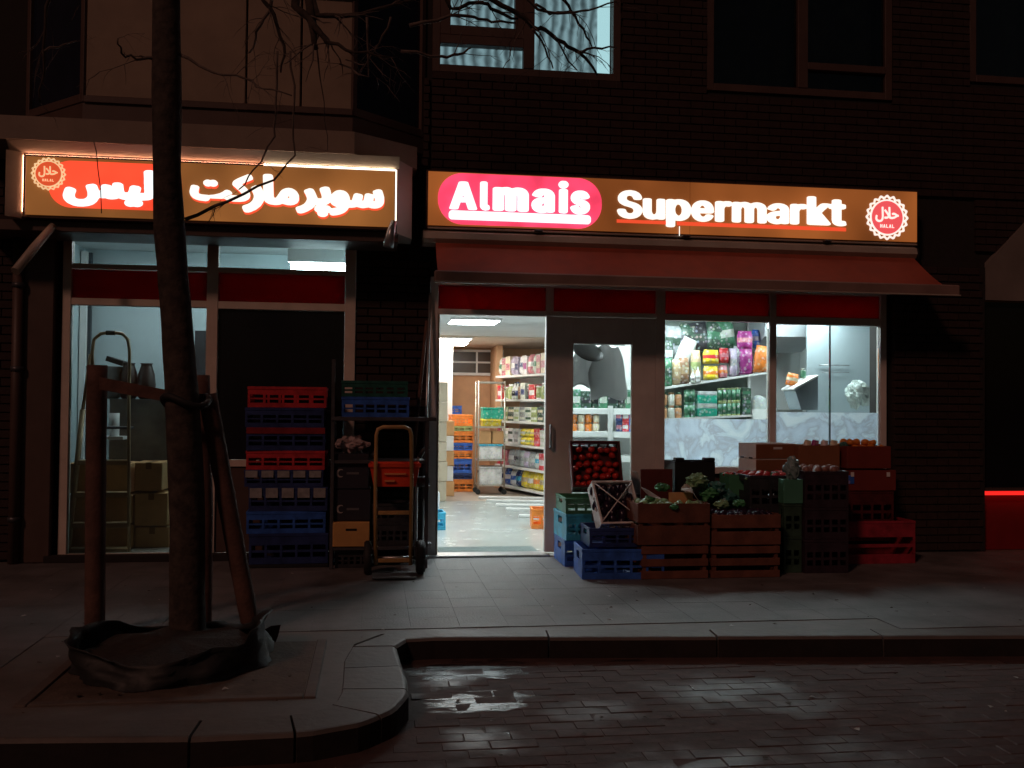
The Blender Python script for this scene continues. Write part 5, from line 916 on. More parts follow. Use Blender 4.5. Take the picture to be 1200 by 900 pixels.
rk(1, [('box', .2, .12, .24, 'red', 'white'), ('box', .2, .12, .24, 'pink', 'red'), ('bag', .2, .1, .26, 'grey', 'white'), ('bag', .18, .1, .26, 'grey', 'black'), ('bag', .18, .1, .26, 'silver', 'grey'), ('bag', .2, .1, .25, 'lilac', 'grey'), ('bag', .2, .12, .25, 'grey', 'silver'), ('bag', .2, .12, .25, 'silver', 'cyan')])
rk(2, [('box', .2, .12, .13, 'red', 'pink'), ('box', .22, .14, .12, 'pale', 'white'), ('box', .22, .14, .12, 'white', 'dgreen'), ('box', .2, .14, .12, 'white', 'grey'), ('bag', .18, .1, .125, 'yellow', 'white'), ('bag', .18, .1, .125, 'yellow', 'olive'), ('bag', .18, .1, .125, 'yellow', 'sand')], tiers=2)
rk(3, [('box', .22, .12, .11, 'pale', 'dgreen'), ('box', .2, .12, .11, 'olive', 'pale'), ('box', .22, .12, .11, 'dgreen', 'cream'), ('box', .2, .12, .11, 'pale', 'olive'), ('box', .22, .12, .11, 'grey', 'pale')], tiers=2)
rk(4, [('box', .2, .12, .22, 'red', 'white'), ('can', .15, .15, .20, 'white', 'olive'), ('jar', .15, .15, .24, 'olive', 'white'), ('bottle', .12, .12, .27, 'white', 'black'), ('bottle', .11, .11, .27, 'silver', 'navy'), ('jar', .14, .14, .24, 'brown', 'black'), ('box', .16, .12, .25, 'pale', 'navy'), ('jar', .15, .15, .23, 'black', 'pale')])
rk(5, [('bag', .16, .12, .30, 'pale', 'green'), ('box', .15, .12, .28, 'pink', 'cream'), ('box', .16, .12, .30, 'cream', 'pink'), ('bag', .17, .12, .30, 'lilac', 'white'), ('box', .14, .1, .28, 'lilac', 'navy'), ('bag', .17, .12, .30, 'white', 'navy'), ('box', .15, .12, .28, 'white', 'purple'), ('bag', .17, .12, .3, 'pink', 'white')])
A, B = on(1.83+.31)
for i, (c1, c2, kd) in enumerate([('green', 'pale', 'bottle'), ('dgreen', 'pale', 'bottle'), ('green', 'white', 'bottle')]):
    pass
# white shelf boards lying on the floor by the rack
wb = MB().cbox(0, 1.0, -.055, .055, 0, .03, .003).mesh('shelf_board', MT['white'])
for i, (px, py, nm) in enumerate([(561, 584, 'farthest'), (570, 588, 'second farthest'), (581, 593, 'middle'), (593, 598, 'second nearest'), (608, 606, 'nearest')]):
    p = gr(px, py, 0)
    o = inst('shelf_board', wb, None, (p.x, p.y, .002+.0), (0, 0, R(-12)))
    L(o, 'loose white shelf board on the shop floor, %s of the five beside the rack' % nm, 'shelf board')

# ------------------------------------------------------------------ crates (plastic produce crates)
def pm(c, name=None): return mat('plastic_'+(name or c), COLS[c] if isinstance(c, str) else c, .45, .35, 11, .15)
CR = {}
def crate_mesh(w, d, h, slots=5, vert=True):
    base = MB(); base.cbox(-w/2+.01, w/2-.01, -d/2+.01, d/2-.01, 0, .012, .002)
    rim = MB(); t = .018
    for s_ in (-1, 1):
        rim.cbox(-w/2, w/2, s_*(d/2)-(t if s_ > 0 else 0), s_*(d/2)+(0 if s_ > 0 else t), h-.025, h, .003)
        rim.cbox(s_*(w/2)-(t if s_ > 0 else 0), s_*(w/2)+(0 if s_ > 0 else t), -d/2+t, d/2-t, h-.025, h, .003)
    sides = []
    for s_ in (-1, 1):
        k = MB(); y0 = s_*(d/2-.004); y1 = s_*(d/2-.012); a, b = min(y0, y1), max(y0, y1)
        k.box(-w/2+.004, w/2-.004, a, b, .0, h*.22); k.box(-w/2+.004, w/2-.004, a, b, h*.62, h-.025)
        for i in range(slots+1):
            x = -w/2+.004+(w-.028)*i/slots; k.box(x, x+.02, a-.002, b+.002, h*.22, h*.62)
        k.box(-w/2+.004, w/2-.004, a+.0015, b-.0015, h*.38, h*.46)
        sides.append(k)
        k = MB(); x0 = s_*(w/2-.004); x1 = s_*(w/2-.012); a, b = min(x0, x1), max(x0, x1)
        k.box(a, b, -d/2+.012, d/2-.012, .0, h*.25); 
        k.box(a, b, -d/2+.012, -d*.16, h*.25, h-.025); k.box(a, b, d*.16, d/2-.012, h*.25, h-.025); k.box(a, b, -d*.16, d*.16, h*.25, h*.55); k.box(a, b, -d*.16, d*.16, h*.82, h-.025)
        sides.append(k)
    return base, rim, sides
def crate(w, d, h, mt, loc, rot, label, cat='crate', group=None, mt_rim=None, name='plastic_crate', slots=5):
    key = (round(w, 3), round(d, 3), round(h, 3), slots)
    if key not in CR:
        b, r_, s_ = crate_mesh(*key); CR[key] = (b, r_, s_, {})
    b, r_, s_, cache = CR[key]
    ck = (mt.name, (mt_rim or mt).name)
    if ck not in cache: cache[ck] = (b.mesh('base', mt), r_.mesh('rim', mt_rim or mt), [q.mesh('side_panel', mt) for q in s_])
    mb_, mr_, ms_ = cache[ck]
    t = bpy.data.objects.new(name, None); COL.objects.link(t); t.location = loc; t.rotation_euler = rot; L(t, label, cat, group)
    for nm, me in [('base', mb_), ('rim', mr_)]+[('side_panel', q) for q in ms_]:
        o = bpy.data.objects.new(nm, me); COL.objects.link(o); o.parent = t
    return t
def front(px0, px1, pyt, pyb, Y):
    """world x0, x1, z0, z1 of a front face seen between photo pixels, standing at y=Y"""
    a = at(px0, pyt, Y); b = at(px1, pyb, Y); c = at((px0+px1)/2, pyt, Y); e = at((px0+px1)/2, pyb, Y)
    return a.x, b.x, e.z, c.z

# back room: tower of crates behind the trolley
zs = [(.0, .19, 'orange', 'bottom'), (.195, .285, 'navy', 'second'), (.29, .51, 'blue', 'third'), (.515, .64, 'orange', 'fourth'), (.645, .76, 'blue', 'fifth'), (.765, .94, 'orange', 'sixth'), (.945, 1.02, 'olive', 'seventh'), (1.025, 1.20, 'orange', 'top')]
for z0, z1, c, nm in zs:
    crate(.34, .5, z1-z0, pm(c), (1.40+random.uniform(-.01, .01), 6.75, z0), (0, 0, random.uniform(-.05, .05)), '%s crate %s in the crate tower at the back of the shop' % (WORD[c], nm+(' from the floor' if nm not in ('top', 'bottom') else '')), slots=3)
crate(.36, .4, .14, pm('blue'), (1.29, 7.2+.35, 1.20), (0, 0, 0), 'blue crate on the cartons under the barred back window', slots=3)
k = MB(); k.cbox(1.11, 1.47, 7.36, 7.74, 0, 1.198, .006); o = k.build('tall_carton', MT['card']); L(o, 'tall tan carton under the blue crate at the back wall', 'carton')
# tall cage trolley with tubs
tr = root('cage_trolley', (1.85, 6.2, 0), 'tall thin metal cage trolley loaded with tubs at the back of the shop', 'trolley')
for (x, y) in ((1.60, 6.0), (2.0, 6.0), (1.60, 6.4), (2.0, 6.4)):
    k = MB(); k.cyl((x, y, .08), (x, y, 1.72), .012, n=8); k.build('post', MT['alu'], tr)
    k = MB(); k.cyl((x, y-.012, .04), (x, y+.012, .04), .04, n=10); k.build('wheel', MT['rubber'], tr)
for z in (.14, .52, 1.02, 1.7):
    k = MB(); k.box(1.6, 2.0, 5.995, 6.005, z-.012, z+.012); k.box(1.6, 2.0, 6.395, 6.405, z-.012, z+.012); k.box(1.595, 1.605, 6.005, 6.395, z-.012, z+.012); k.box(1.995, 2.005, 6.005, 6.395, z-.012, z+.012); k.box(1.606, 1.994, 6.006, 6.394, z-.004, z+.004); k.build('shelf_frame', MT['alu'], tr)
def tub(x0, x1, y0, y1, z0, z1, c, label, lid=None):
    t = root('lidded_tub', ((x0+x1)/2, (y0+y1)/2, z0), label, 'tub')
    k = MB(); k.cbox(x0+.01, x1-.01, y0+.01, y1-.01, z0, z1-.03, .008); k.build('body', cm(c), t)
    k = MB(); k.cbox(x0, x1, y0, y1, z1-.03, z1, .008); k.build('lid', cm(lid or c), t)
tub(1.62, 1.98, 6.02, 6.38, .145, .42, 'white', 'large white tub on the bottom of the cage trolley')
tub(1.62, 1.98, 6.02, 6.38, .53, .76, 'white', 'white tub with a blue lid on the middle of the cage trolley', 'cyan')
tub(1.66, 1.96, 6.02, 6.38, 1.03, 1.14, 'yellow', 'yellow tub on the upper tray of the cage trolley')
tub(1.66, 2.0, 6.02, 6.38, 1.145, 1.32, 'teal', 'bright green tub topmost on the cage trolley')
for i in range(2):
    k = MB(); k.cbox(1.63+i*.19, 1.80+i*.19, 6.03, 6.3, .765, .96, .006); o = k.build('carton', MT['card']); L(o, 'brown carton on the blue lidded tub in the cage trolley, %s one' % ('left', 'right')[i], 'carton')
# cartons along the left inside the door
i = 0
def carton(x0, x1, y0, y1, z0, z1, label, mt=None, tape=True):
    t = root('carton', ((x0+x1)/2, (y0+y1)/2, z0), label, 'carton')
    k = MB(); k.cbox(x0, x1, y0, y1, z0, z1, .006); k.build('body', mt or MT['card_pale'], t)
    if tape:
        k = MB(); k.box((x0+x1)/2-.025, (x0+x1)/2+.025, y0-.0015, y1+.0015, z1-.06, z1+.001); k.build('tape', MT['tape'], t)
    return t
for j, nm in enumerate(['bottom', 'second', 'third', 'fourth', 'fifth', 'top']):
    h = .275; carton(.55, 1.045+random.uniform(-.01, .015), 5.0+random.uniform(-.02, .02), 5.42, .0+j*(h+.004), j*(h+.004)+h, 'pale carton, %s of the tall stack left inside the doorway' % nm)
for j, nm in enumerate(['bottom', 'second', 'third', 'fourth', 'fifth']):
    h = .22; carton(.82, 1.20+random.uniform(-.03, .03), 5.75, 6.1, j*(h+.004), j*(h+.004)+h, 'small carton, %s of the stack behind the tall pale cartons' % nm, MT['card'] if j % 2 == 0 else MT['white'])
crate(.40, .34, .19, pm('cyan', 'bright_blue'), (.60, 2.0, 0), (0, 0, .05), 'bright blue crate on the shop floor just inside the doorway at left', slots=3)
carton(.45, .77, 2.3, 2.6, 0, .36, 'small white carton behind the bright blue crate inside the doorway', MT['white'])
crate(.34, .3, .22, pm('orange'), (1.93, 2.0, 0), (0, 0, -.1), 'orange crate on the shop floor just inside the doorway at right', slots=3)
k = MB(); k.cbox(.62, 1.54, .15, .52, .0005, .010, .003); o = k.build('door_mat', mat('mat_green_grey', (.16, .20, .19), .9, .2, 30, .3)); L(o, 'grey green doormat just inside the threshold', 'doormat')

# ------------------------------------------------------------------ behind the door leaf: corner shelving and hanging bags
sh = root('corner_shelf', (2.6, 2.5, 0), 'white corner shelf with jars behind the glass of the door leaf', 'shelf')
xa, xb, xc = 2.16, 2.70, 3.10
for (pz, nm) in ((1.33, 'a'), (1.06, 'b'), (.78, 'c'), (.4, 'd')):
    k = MB(); k.cbox(2.05, 2.80, 2.45, 2.80, pz-.07, pz, .004); k.build('board', MT['white'], sh)
    k = MB(); k.prism([(2.803, 2.80), (2.803, 2.45), (3.15, 2.10), (3.4, 2.35)], lambda u, v, d: (u, v, d), pz-.07, pz-.001); k.build('board', MT['white'], sh)
k = MB(); k.cbox(2.74, 2.80, 2.44, 2.449, .0, 1.36, .001); k.build('upright', MT['white'], sh)
k = MB(); k.box(2.05, 3.4, 2.81, 2.83, 0, 2.3); k.build('back_panel', MT['white'], sh)
row([('jar', .085, .085, .105, 'orange', 'crust'), ('jar', .085, .085, .105, 'cream', 'crust')], (2.30, 2.46, 1.061), (2.73, 2.46, 1.061), 'on the corner shelf behind the door glass', 'the left', tiers=2)
row([('box', .085, .08, .12, 'navy', 'pink'), ('box', .085, .08, .12, 'red', 'white'), ('box', .085, .08, .12, 'blue', 'pink'), ('box', .085, .08, .12, 'lilac', 'blue')], (2.83, 2.44, 1.061), (3.14, 2.13, 1.061), 'on the slanted end of the corner shelf', 'the corner', tiers=2)
row([('can', .09, .09, .14, 'lilac', 'white'), ('can', .09, .09, .14, 'pink', 'white')], (2.30, 2.46, .781), (2.60, 2.46, .781), 'on the second shelf behind the door glass', 'the left', tiers=1)
row([('box', .12, .1, .2, 'dgreen', 'black'), ('bottle', .09, .09, .26, 'dgreen', 'black'), ('box', .1, .1, .22, 'green', 'pale')], (2.10, 2.46, 1.331), (3.1, 2.46, 1.331), 'on top of the corner shelf', 'the left')
bagfilm = translucent('thin_grey_plastic', (.34, .33, .32), (.42, .42, .42), .65)
def hang_bag(cx, cy, ztop, w_, h, label, tilt=0):
    k = MB(); nx, nz = 14, 12; vs = []; fs = []
    for s_ in (-1, 1):
        for j in range(nz+1):
            v = j/nz; wd = w_*(.62+.38*min(1, v*2.2))
            for i in range(nx+1):
                u = i/nx*2-1; th = .06*(1-u**2)*math.sin(math.pi*min(1, v*.96+.04))+.012*mnoise.noise((u*3, v*4, s_+cx*9))
                vs.append((cx+u*wd/2+tilt*v+.01*math.sin(v*9), cy+s_*max(.002, th), ztop-v*h+.02*math.sin(u*4+cx)))
    Nn = (nx+1)*(nz+1)
    for j in range(nz):
        for i in range(nx):
            a = j*(nx+1)+i; q = (a, a+1, a+nx+2, a+nx+1); fs.append(tuple(reversed(q))); fs.append(tuple(Nn+t for t in q))
    for i in range(nx): a = nz*(nx+1)+i; fs.append((a, a+1, Nn+a+1, Nn+a))
    k.smooth = True; k.add(vs, fs); o = k.build('plastic_bag', bagfilm); L(o, label, 'plastic bag'); return o
hang_bag(2.20, .30, 1.93, .36, .50, 'large grey carrier bag hanging behind the glass of the door leaf', .02)
hang_bag(1.99, .36, 1.90, .27, .36, 'smaller grey bag hanging left of the large one behind the door glass', -.02)
k = MB(); M4 = Matrix.Translation((2.005, .22, 1.875)) @ Matrix.Rotation(R(14), 4, 'Y') @ Matrix.Rotation(R(38), 4, 'X')
k.lathe([(.02, .012), (.10, .008), (.15, .0), (.155, -.008), (.14, -.02), (.05, -.026), (.02, -.026)], 24, M=M4); o = k.build('black_dish', MT['black']); L(o, 'black oval dish hanging in front of the grey bags in the door window', 'dish')
k = MB(); k.cyl((1.82, .22, 1.935), (2.36, .22, 1.935), .008, n=6); o = k.build('hanging_rail', MT['steel']); L(o, 'thin rail carrying the bags behind the door glass', 'rail')

# ------------------------------------------------------------------ window shelves
ws = root('window_shelf', (3.4, 1.2, .8), 'white slightly tilted display shelf with bagged goods behind the left display window', 'shelf')
# upper board rises to the right, lower board level
a0 = at(770, 455, 1.15); a1 = at(900, 435.5, 1.15); b0 = at(770, 491, 1.15); b1 = at(900, 485, 1.15)
def board(p, q, dpt, th):
    k = MB(); vs = [(p.x, p.y, p.z), (q.x, q.y, q.z), (q.x, q.y+dpt, q.z), (p.x, p.y+dpt, p.z)]
    vs += [(x, y, z-th) for x, y, z in vs]
    k.add(vs, [(0, 1, 2, 3), (7, 6, 5, 4), (0, 4, 5, 1), (1, 5, 6, 2), (2, 6, 7, 3), (3, 7, 4, 0)]); k.build('board', MT['white'], ws)
board(a0, a1, .5, .022); board(b0, b1, .5, .022)
piece('back_panel', MT['dgreen_back'] if 'dgreen_back' in MT else mat('dim_green_back', (.25, .30, .27), .8, .2, 3), (3.0, 4.15, 1.68, 1.70, .8, 2.3), parent=ws)
piece('post', MT['white'], (a1.x-.03, a1.x, 1.64, 1.67, .0, 2.3), (a0.x, a0.x+.03, 1.64, 1.67, 0, 2.3), parent=ws)
def onb(p, q, px, dy=.0):
    t = (at(px, 450, 1.15).x-p.x)/(q.x-p.x); return p+(q-p)*t+Vector((0, dy, .001))
def place(px, w_, h, kd, c1, c2, label, up=True, dy=.02, dp_=.12, dz=0, rot=0, cat=None):
    p = onb(a0, a1, px, dy) if up else onb(b0, b1, px, dy)
    o = inst(NAMES[kd], pack(kd, w_, dp_, h, c1, c2), None, (p.x, p.y+dp_/2, p.z+dz), (0, rot, 0)); L(o, label, cat or NAMES[kd]); return o
place(784, .11, .30, 'bag', 'green', 'dgreen', 'green bag at the left end of the upper window shelf', dp_=.1)
place(795, .10, .27, 'bag', 'sand', 'sand', 'tan paper bag beside the green bag on the upper window shelf')
place(804, .12, .28, 'bag', 'brown', 'sand', 'brown paper bag on the upper window shelf, left of the bottles')
place(789, .16, .30, 'bag', 'dgreen', 'silver', 'large dark green bag standing behind the tan paper bags', dy=.2, dz=.20)
place(804, .18, .34, 'bag', 'silver', 'silver', 'silvery wrapped bag leaning over the tan paper bags', dy=.18, dz=.18, rot=.4)
place(818, .11, .34, 'bag', 'sand', 'olive', 'dusty tan bag right of the brown paper bag in the window')
place(818, .05, .16, 'bottle', 'white', 'white', 'small white topped bottle in front of the dusty tan bag', dy=-.02, dp_=.05)
place(812, .05, .14, 'bottle', 'pale', 'white', 'small pale bottle, left of the white topped bottle in the window', dy=-.02, dp_=.05)
place(836, .17, .15, 'bag', 'yellow', 'orange', 'yellow and red bag standing on the upper window shelf')
place(836, .18, .15, 'bag', 'yellow', 'red', 'yellow and red bag lying on top of the other yellow bag', dz=.17)
place(850, .10, .14, 'bag', 'pink', 'orange', 'pink bag right of the lower yellow bag')
place(851, .11, .16, 'bag', 'red', 'pink', 'red bag right of the upper yellow bag', dz=.16)
place(862, .09, .30, 'bag', 'lilac', 'grey', 'lilac grey bag between the red bags and the purple bags')
place(868, .08, .32, 'bag', 'grey', 'lilac', 'narrow grey bag just left of the purple bags', dy=.06)
place(877, .16, .28, 'bag', 'purple', 'purple', 'purple bag standing on the upper window shelf')
place(877, .17, .20, 'bag', 'purple', 'pink', 'purple bag stacked on the other purple bag near the ceiling', dy=.05, dz=.27)
place(892, .16, .29, 'bag', 'orange', 'orange', 'orange bag at the right end of the upper window shelf', dy=-.02, rot=.12)
place(894, .08, .20, 'bag', 'blue', 'lilac', 'blue bag behind the top of the orange bag', dy=.15, dz=.27)
for i, px in enumerate([783, 799, 816, 832, 849, 864]):
    place(px, .24, .34, 'bag', ['dgreen', 'grey', 'dgreen', 'black', 'dgreen', 'green'][i], ['grey', 'dgreen', 'black', 'dgreen', 'green', 'pale'][i], '%s dark bag from the left in the back row near the top of the window' % ORD[i], dy=.27, dz=.30, rot=random.uniform(-.25, .25))
# lower board
row([('jar', .075, .075, .14, 'crust', 'green'), ('jar', .075, .075, .14, 'pale', 'crust')], (b0.x+.05, 1.16, b0.z+.002), (b0.x+.285, 1.16, b0.z+.002), 'on the lower window shelf', 'the left end', tiers=2)
def low(px0, px1, n, w_, h, kd, c1, c2, what, tiers=2):
    for i in range(n):
        for t in range(tiers):
            px = px0+(px1-px0)*(i+.5)/n
            place(px, w_, h, kd, c1, c2, ('%s, %s from the left %s' % (what, ORD[i], 'below' if t == 0 else 'on top')) if n > 1 else '%s, %s' % (what, ['lowest', 'second up', 'topmost'][t]), up=False, dz=t*(h+.001), dp_=w_, dy=.01)
low(803, 816, 2, .062, .145, 'can', 'green', 'green', 'green tin in the pair of columns beside the jars')
low(816, 843, 1, .215, .085, 'box', 'teal', 'teal', 'bright green tray pack in the middle of the lower window shelf', 1)
place(829.5, .21, .05, 'box', 'silver', 'pale', 'silvery tray layer between the bright green packs', up=False, dz=.087, dp_=.2, dy=.01)
place(829.5, .215, .085, 'box', 'teal', 'teal', 'bright green tray pack on the silvery layer', up=False, dz=.139, dp_=.215, dy=.01)
place(829.5, .21, .04, 'box', 'silver', 'white', 'silvery tray topmost on the bright green packs', up=False, dz=.226, dp_=.2, dy=.01)
low(842, 869, 5, .050, .145, 'can', 'olive', 'green', 'olive green tin on the lower window shelf')
low(870, 881, 1, .10, .095, 'box', 'dgreen', 'green', 'dark green packet right of the olive tins', 3)
p = onb(b0, b1, 892, .02); k = MB(); M4 = Matrix.Translation((p.x, p.y+.05, p.z+.10)) @ Matrix.Rotation(R(80), 4, 'X')
k.lathe([(.095, 0), (.10, .012), (.07, .03), (.02, .034)], 20, M=M4); o = k.build('round_tin', cm('silver')); L(o, 'round silvery lid standing on edge at the right end of the lower window shelf', 'tin')
for i, (x0_, x1_, c) in enumerate([(778, 806, 'navy'), (811, 823, 'navy'), (826, 838, 'white'), (842, 880, 'dgreen')]):
    A = at(x0_, 494, 1.2); B = at(x1_, 500, 1.2)
    k = MB(); k.cbox(A.x, B.x, 1.2, 1.45, B.z-.02, A.z, .004); o = k.build('flat_tray', cm(c)); L(o, '%s flat tray under the lower window shelf, %s from the left' % (WORD[c], ORD[i]), 'tray')
piece('tray_rest', MT['white'], (a0.x, a1.x, 1.2, 1.6, at(830, 500, 1.2).z-.05, at(830, 500, 1.2).z-.022), parent=ws)
# right window: white fridge hood with scale tray and grey panels
fr = root('display_fridge', (4.8, 1.2, .9), 'white display fridge with a slanted grey glass side behind the right display window', 'fridge')
piece('back_board', MT['white'], (4.05, 4.75, 1.9, 1.95, .6, 2.34), parent=fr)
A = at(903, 385, 1.6); B = at(934, 400, 1.6)
k = MB(); k.prism([(1.2, 2.30), (1.2, 2.12), (1.6, 1.98), (1.88, 1.98), (1.88, 2.30)], lambda u, v, d: (d, u, v), 4.15, B.x+.05); k.build('hood', mat('hood_grey', (.40, .43, .45), .5, .1, 3), fr)
C0 = at(946, 385, 1.0); C1 = at(1030, 530, 1.0)
piece('side_panel', mat('fridge_grey_side', (.42, .50, .53), .45, .06, 2), (C0.x, 5.45, 1.0, 1.03, .0, 2.34), parent=fr)
p1 = at(920, 458, .95); p2 = at(946, 443, .95); p3 = at(927, 478, .95)
k = MB(); k.prism([(p1.x, p1.z), (p2.x, p2.z), (p2.x, p3.z-.02), (p3.x, p3.z-.02)], lambda u, v, d: (u, d, v), .70, .99); k.build('slanted_side', mat('fridge_grey_dark', (.24, .29, .32), .4, .06, 2), fr)
k = MB(); k.prism([(p1.x-.02, p1.z+.005), (p2.x, p2.z+.006), (p2.x, p2.z+.026), (p1.x-.02, p1.z+.022)], lambda u, v, d: (u, d, v), .68, .999); k.build('edge_rail', MT['white'], fr)
piece('counter', MT['white'], (4.0, p3.x+.02, .72, 1.3, .8, 1.34), parent=fr)
k = MB(); z_ = at(975, 428, .98).z; k.cyl((at(960, 428, .98).x, .975, z_), (at(995, 428, .98).x, .975, z_), .007, n=6); k.cyl((at(963, 438, .98).x, .978, z_-.075), (at(995, 438, .98).x, .978, z_-.075), .004, n=6); k.build('rail', MT['steel'], fr)
o = inst('bag', pack('bag', .13, .08, .13, 'orange', 'cream'), None, (at(926, 450, .9).x, .88, at(926, 452, .9).z), (0, .2, 0)); L(o, 'small orange bag on the sloping fridge edge in the right window', 'bag')
o = inst('jar', pack('jar', .06, .06, .1, 'green', 'grey'), None, (at(941, 444, .9).x, .9, at(941, 443, .9).z), (0, 0, 0)); L(o, 'small green jar beside the orange bag on the fridge edge', 'jar')
# crumpled plastic sheet
def crumple(c, sx, sy, sz, seed, name, mt, label, cat, n=16):
    k = MB(); vs = []; fs = []
    for j in range(n+1):
        for i in range(n*2):
            a = 2*math.pi*i/(n*2); b = math.pi*j/n
            v = Vector((math.sin(b)*math.cos(a), math.sin(b)*math.sin(a), math.cos(b)))
            f = 1+.45*mnoise.noise(v*2.3+Vector((seed, 0, 0)))+.25*mnoise.noise(v*5.5+Vector((0, seed, 0)))
            vs.append((c[0]+v.x*sx*f, c[1]+v.y*sy*f, c[2]+v.z*sz*f))
    for j in range(n):
        for i in range(n*2): i2 = (i+1) % (n*2); fs.append((j*n*2+i, (j+1)*n*2+i, (j+1)*n*2+i2, j*n*2+i2))
    k.add(vs, fs); o = k.build(name, mt); L(o, label, cat); return o
p = at(1006, 462, .8); crumple(tuple(p), .13, .10, .13, 3.1, 'crumpled_plastic', mat('crumpled_film', (.55, .62, .58), .25, .25, 8), 'crumpled clear plastic bundle in the lower right of the right window', 'plastic')
piece('ledge', MT['white'], (4.5, 5.3, .5, .99, 1.26, 1.30), parent=fr)

# ------------------------------------------------------------------ left shop room
lr = root('shop_interior', (-1.4, 1.2, 0), 'dim pale blue back room behind the left shopfront with boxes and a ladder', 'room')
piece('floor', MT['floor_far'], (-3.0, -.2, .06, 2.6, -.02, .04), parent=lr)
piece('back_wall', MT['bluewall'], (-3.0, -.2, 2.0, 2.05, .04, 2.95), parent=lr)
piece('side_wall', MT['bluewall'], (-3.05, -3.0, .31, 2.05, .04, 2.95), (-.2, -.15, .31, 2.05, .04, 2.95), parent=lr)
piece('ceiling', MT['ceil'], (-3.0, -.2, .31, 2.05, 2.95, 3.0), parent=lr)
A = at(341, 311, .9); B = at(408, 316, .9)
t = root('tube_light', (A.x, .9, A.z), 'bright white tube light high behind the left shop transom window, at its right end', 'tube light')
k = MB(); k.cyl((A.x, .9, (A.z+B.z)/2), (B.x-.0, .9, (A.z+B.z)/2-.005), .034, n=10); k.build('tube', glow('tube_lamp', (.75, .97, 1), 60.0), t)
k = MB(); k.cbox(A.x-.03, B.x+.02, .87, .93, A.z+.03, 2.948, .004); k.build('housing', MT['white'], t)
ceiling_light(-2.0, 1.0, 2.948, .6, .5, 'white panel light added unseen in the left shop ceiling to brighten the room', glow('fill_tube_dim', (.88, .96, 1.0), 18.0))  # extra panel out of view, added to brighten the left room
# counter / low partition
piece('counter', mat('dark_counter', (.17, .15, .13), .6, .3, 4), (-2.45, -1.2, .9, 1.4, .04, 1.38), parent=lr)
piece('partition', MT['dark_part'] if 'dark_part' in MT else mat('dark_partition', (.03, .03, .035), .6, .3, 4), (-1.78, -1.45, 1.45, 1.5, .04, 2.08), parent=lr)
piece('door_post', mat('dark_post', (.05, .06, .07), .6, .1, 3), (at(103, 380, 1.9).x, at(107, 380, 1.9).x, 1.88, 1.92, .04, 2.9), parent=lr)
piece('white_post', MT['white'], (at(95, 380, 1.85).x, at(102, 380, 1.85).x, 1.8, 1.86, .04, 2.9), parent=lr)
# platform ladder
lm = mat('golden_anodised', (.55, .38, .22), .35, .15, 6, .05, metal=.15)
la = root('step_ladder', (-2.2, .3, .04), 'golden brown step ladder with a hooped handrail behind the left shop window', 'ladder')
y = .22
h0 = at(108, 415, y); h1 = at(152, 415, y)
pts = [at(104, 650, y)]
pl = [(at(112, 470, y)), at(108, 415, y), at(110, 398, y), at(118, 391, y), at(130, 389.5, y), at(143, 391, y), at(150, 398, y), at(152, 412, y), at(151, 470, y), at(151, 650, y)]
k = MB(); k.tube(pl, .015, 8); k.build('hoop_rail', lm, la)
k = MB(); k.cyl(at(106, 415, y), at(97, 480, y), .014, n=8); k.cyl(at(97, 480, y), at(79, 650, y), .024, n=8); k.build('side_rail', lm, la)
k = MB(); k.cyl(at(124.5, 390, y), at(135, 390, y), .022, n=10); k.build('clamp', MT['black'], la)
for py, xl in ((542, 90), (580, 86), (616, 82), (646, 79)):
    a, b = at(xl, py, y), at(150, py+1, y)
    k = MB(); k.cbox(a.x, b.x, y-.02, y+.10, a.z-.022, a.z+.022, .004); k.build('step', lm, la)
a, b = at(120, 500, y), at(151, 505, y); k = MB(); k.cbox(a.x, b.x, y, y+.2, a.z-.02, a.z, .004); k.build('platform', MT['darkmetal'], la)
for (x0_, x1_, yt, yb, nm, YY) in [(158, 198, 618, 651, 'bottom of the right stack behind the ladder', .45), (158, 196, 578, 616, 'middle of the right stack behind the ladder', .45), (158, 190, 542, 575, 'top of the right stack behind the ladder', .45), (80, 156, 615, 650, 'bottom of the left stack behind the ladder', .45), (80, 155, 580, 613, 'middle of the left stack behind the ladder', .45), (78, 152, 543, 578, 'top of the left stack behind the ladder', .45)]:
    x0, x1, z0, z1 = front(x0_, x1_, yt, yb, YY)
    carton(x0, x1, YY, YY+.35, z0 if 'bottom' not in nm else .041, z1, 'brown taped carton, '+nm, MT['card'])
k = MB(); p = at(119, 475, 1.0); k.lathe([(.12, 0), (.15, .02), (.17, .30), (.175, .31), (.16, .31)], 18, (p.x, 1.1, 1.381)); o = k.build('grey_bucket', mat('dull_grey_plastic', (.20, .21, .21), .6, .15, 4)); L(o, 'dull grey bucket on the counter behind the ladder', 'bucket')
k = MB(); M4 = Matrix.Translation((p.x+.1, 1.1, 1.72)) @ Matrix.Rotation(R(18), 4, 'Y'); k.cbox(-.08, .08, -.1, .1, 0, .05, .004, M4); o = k.build('black_box', MT['black']); L(o, 'flat black box lying tilted on the grey bucket', 'box')
for i, px in enumerate((150.5, 171)):
    p = at(px, 480, 1.05)
    k = MB(); k.lathe([(.06, 0), (.075, .02), (.088, .14), (.078, .24), (.055, .31), (.05, .33), (.06, .345)], 16, (p.x, 1.05, 1.381)); o = k.build('dark_vase', mat('dark_brown_glaze', (.05, .03, .025), .4, .2, 5)); L(o, 'dark brown vase shape standing on the counter, the %s one' % ('left', 'right')[i], 'vase')
p = at(134, 510, .5); k = MB(); k.lathe([(.045, 0), (.045, .21)], 14, (at(134, 500, .6).x, .6, at(134, 511, .6).z)); k.box(at(134, 500, .6).x-.1, at(134, 500, .6).x+.1, .5, .7, at(134, 511, .6).z-.03, at(134, 511, .6).z-.001)
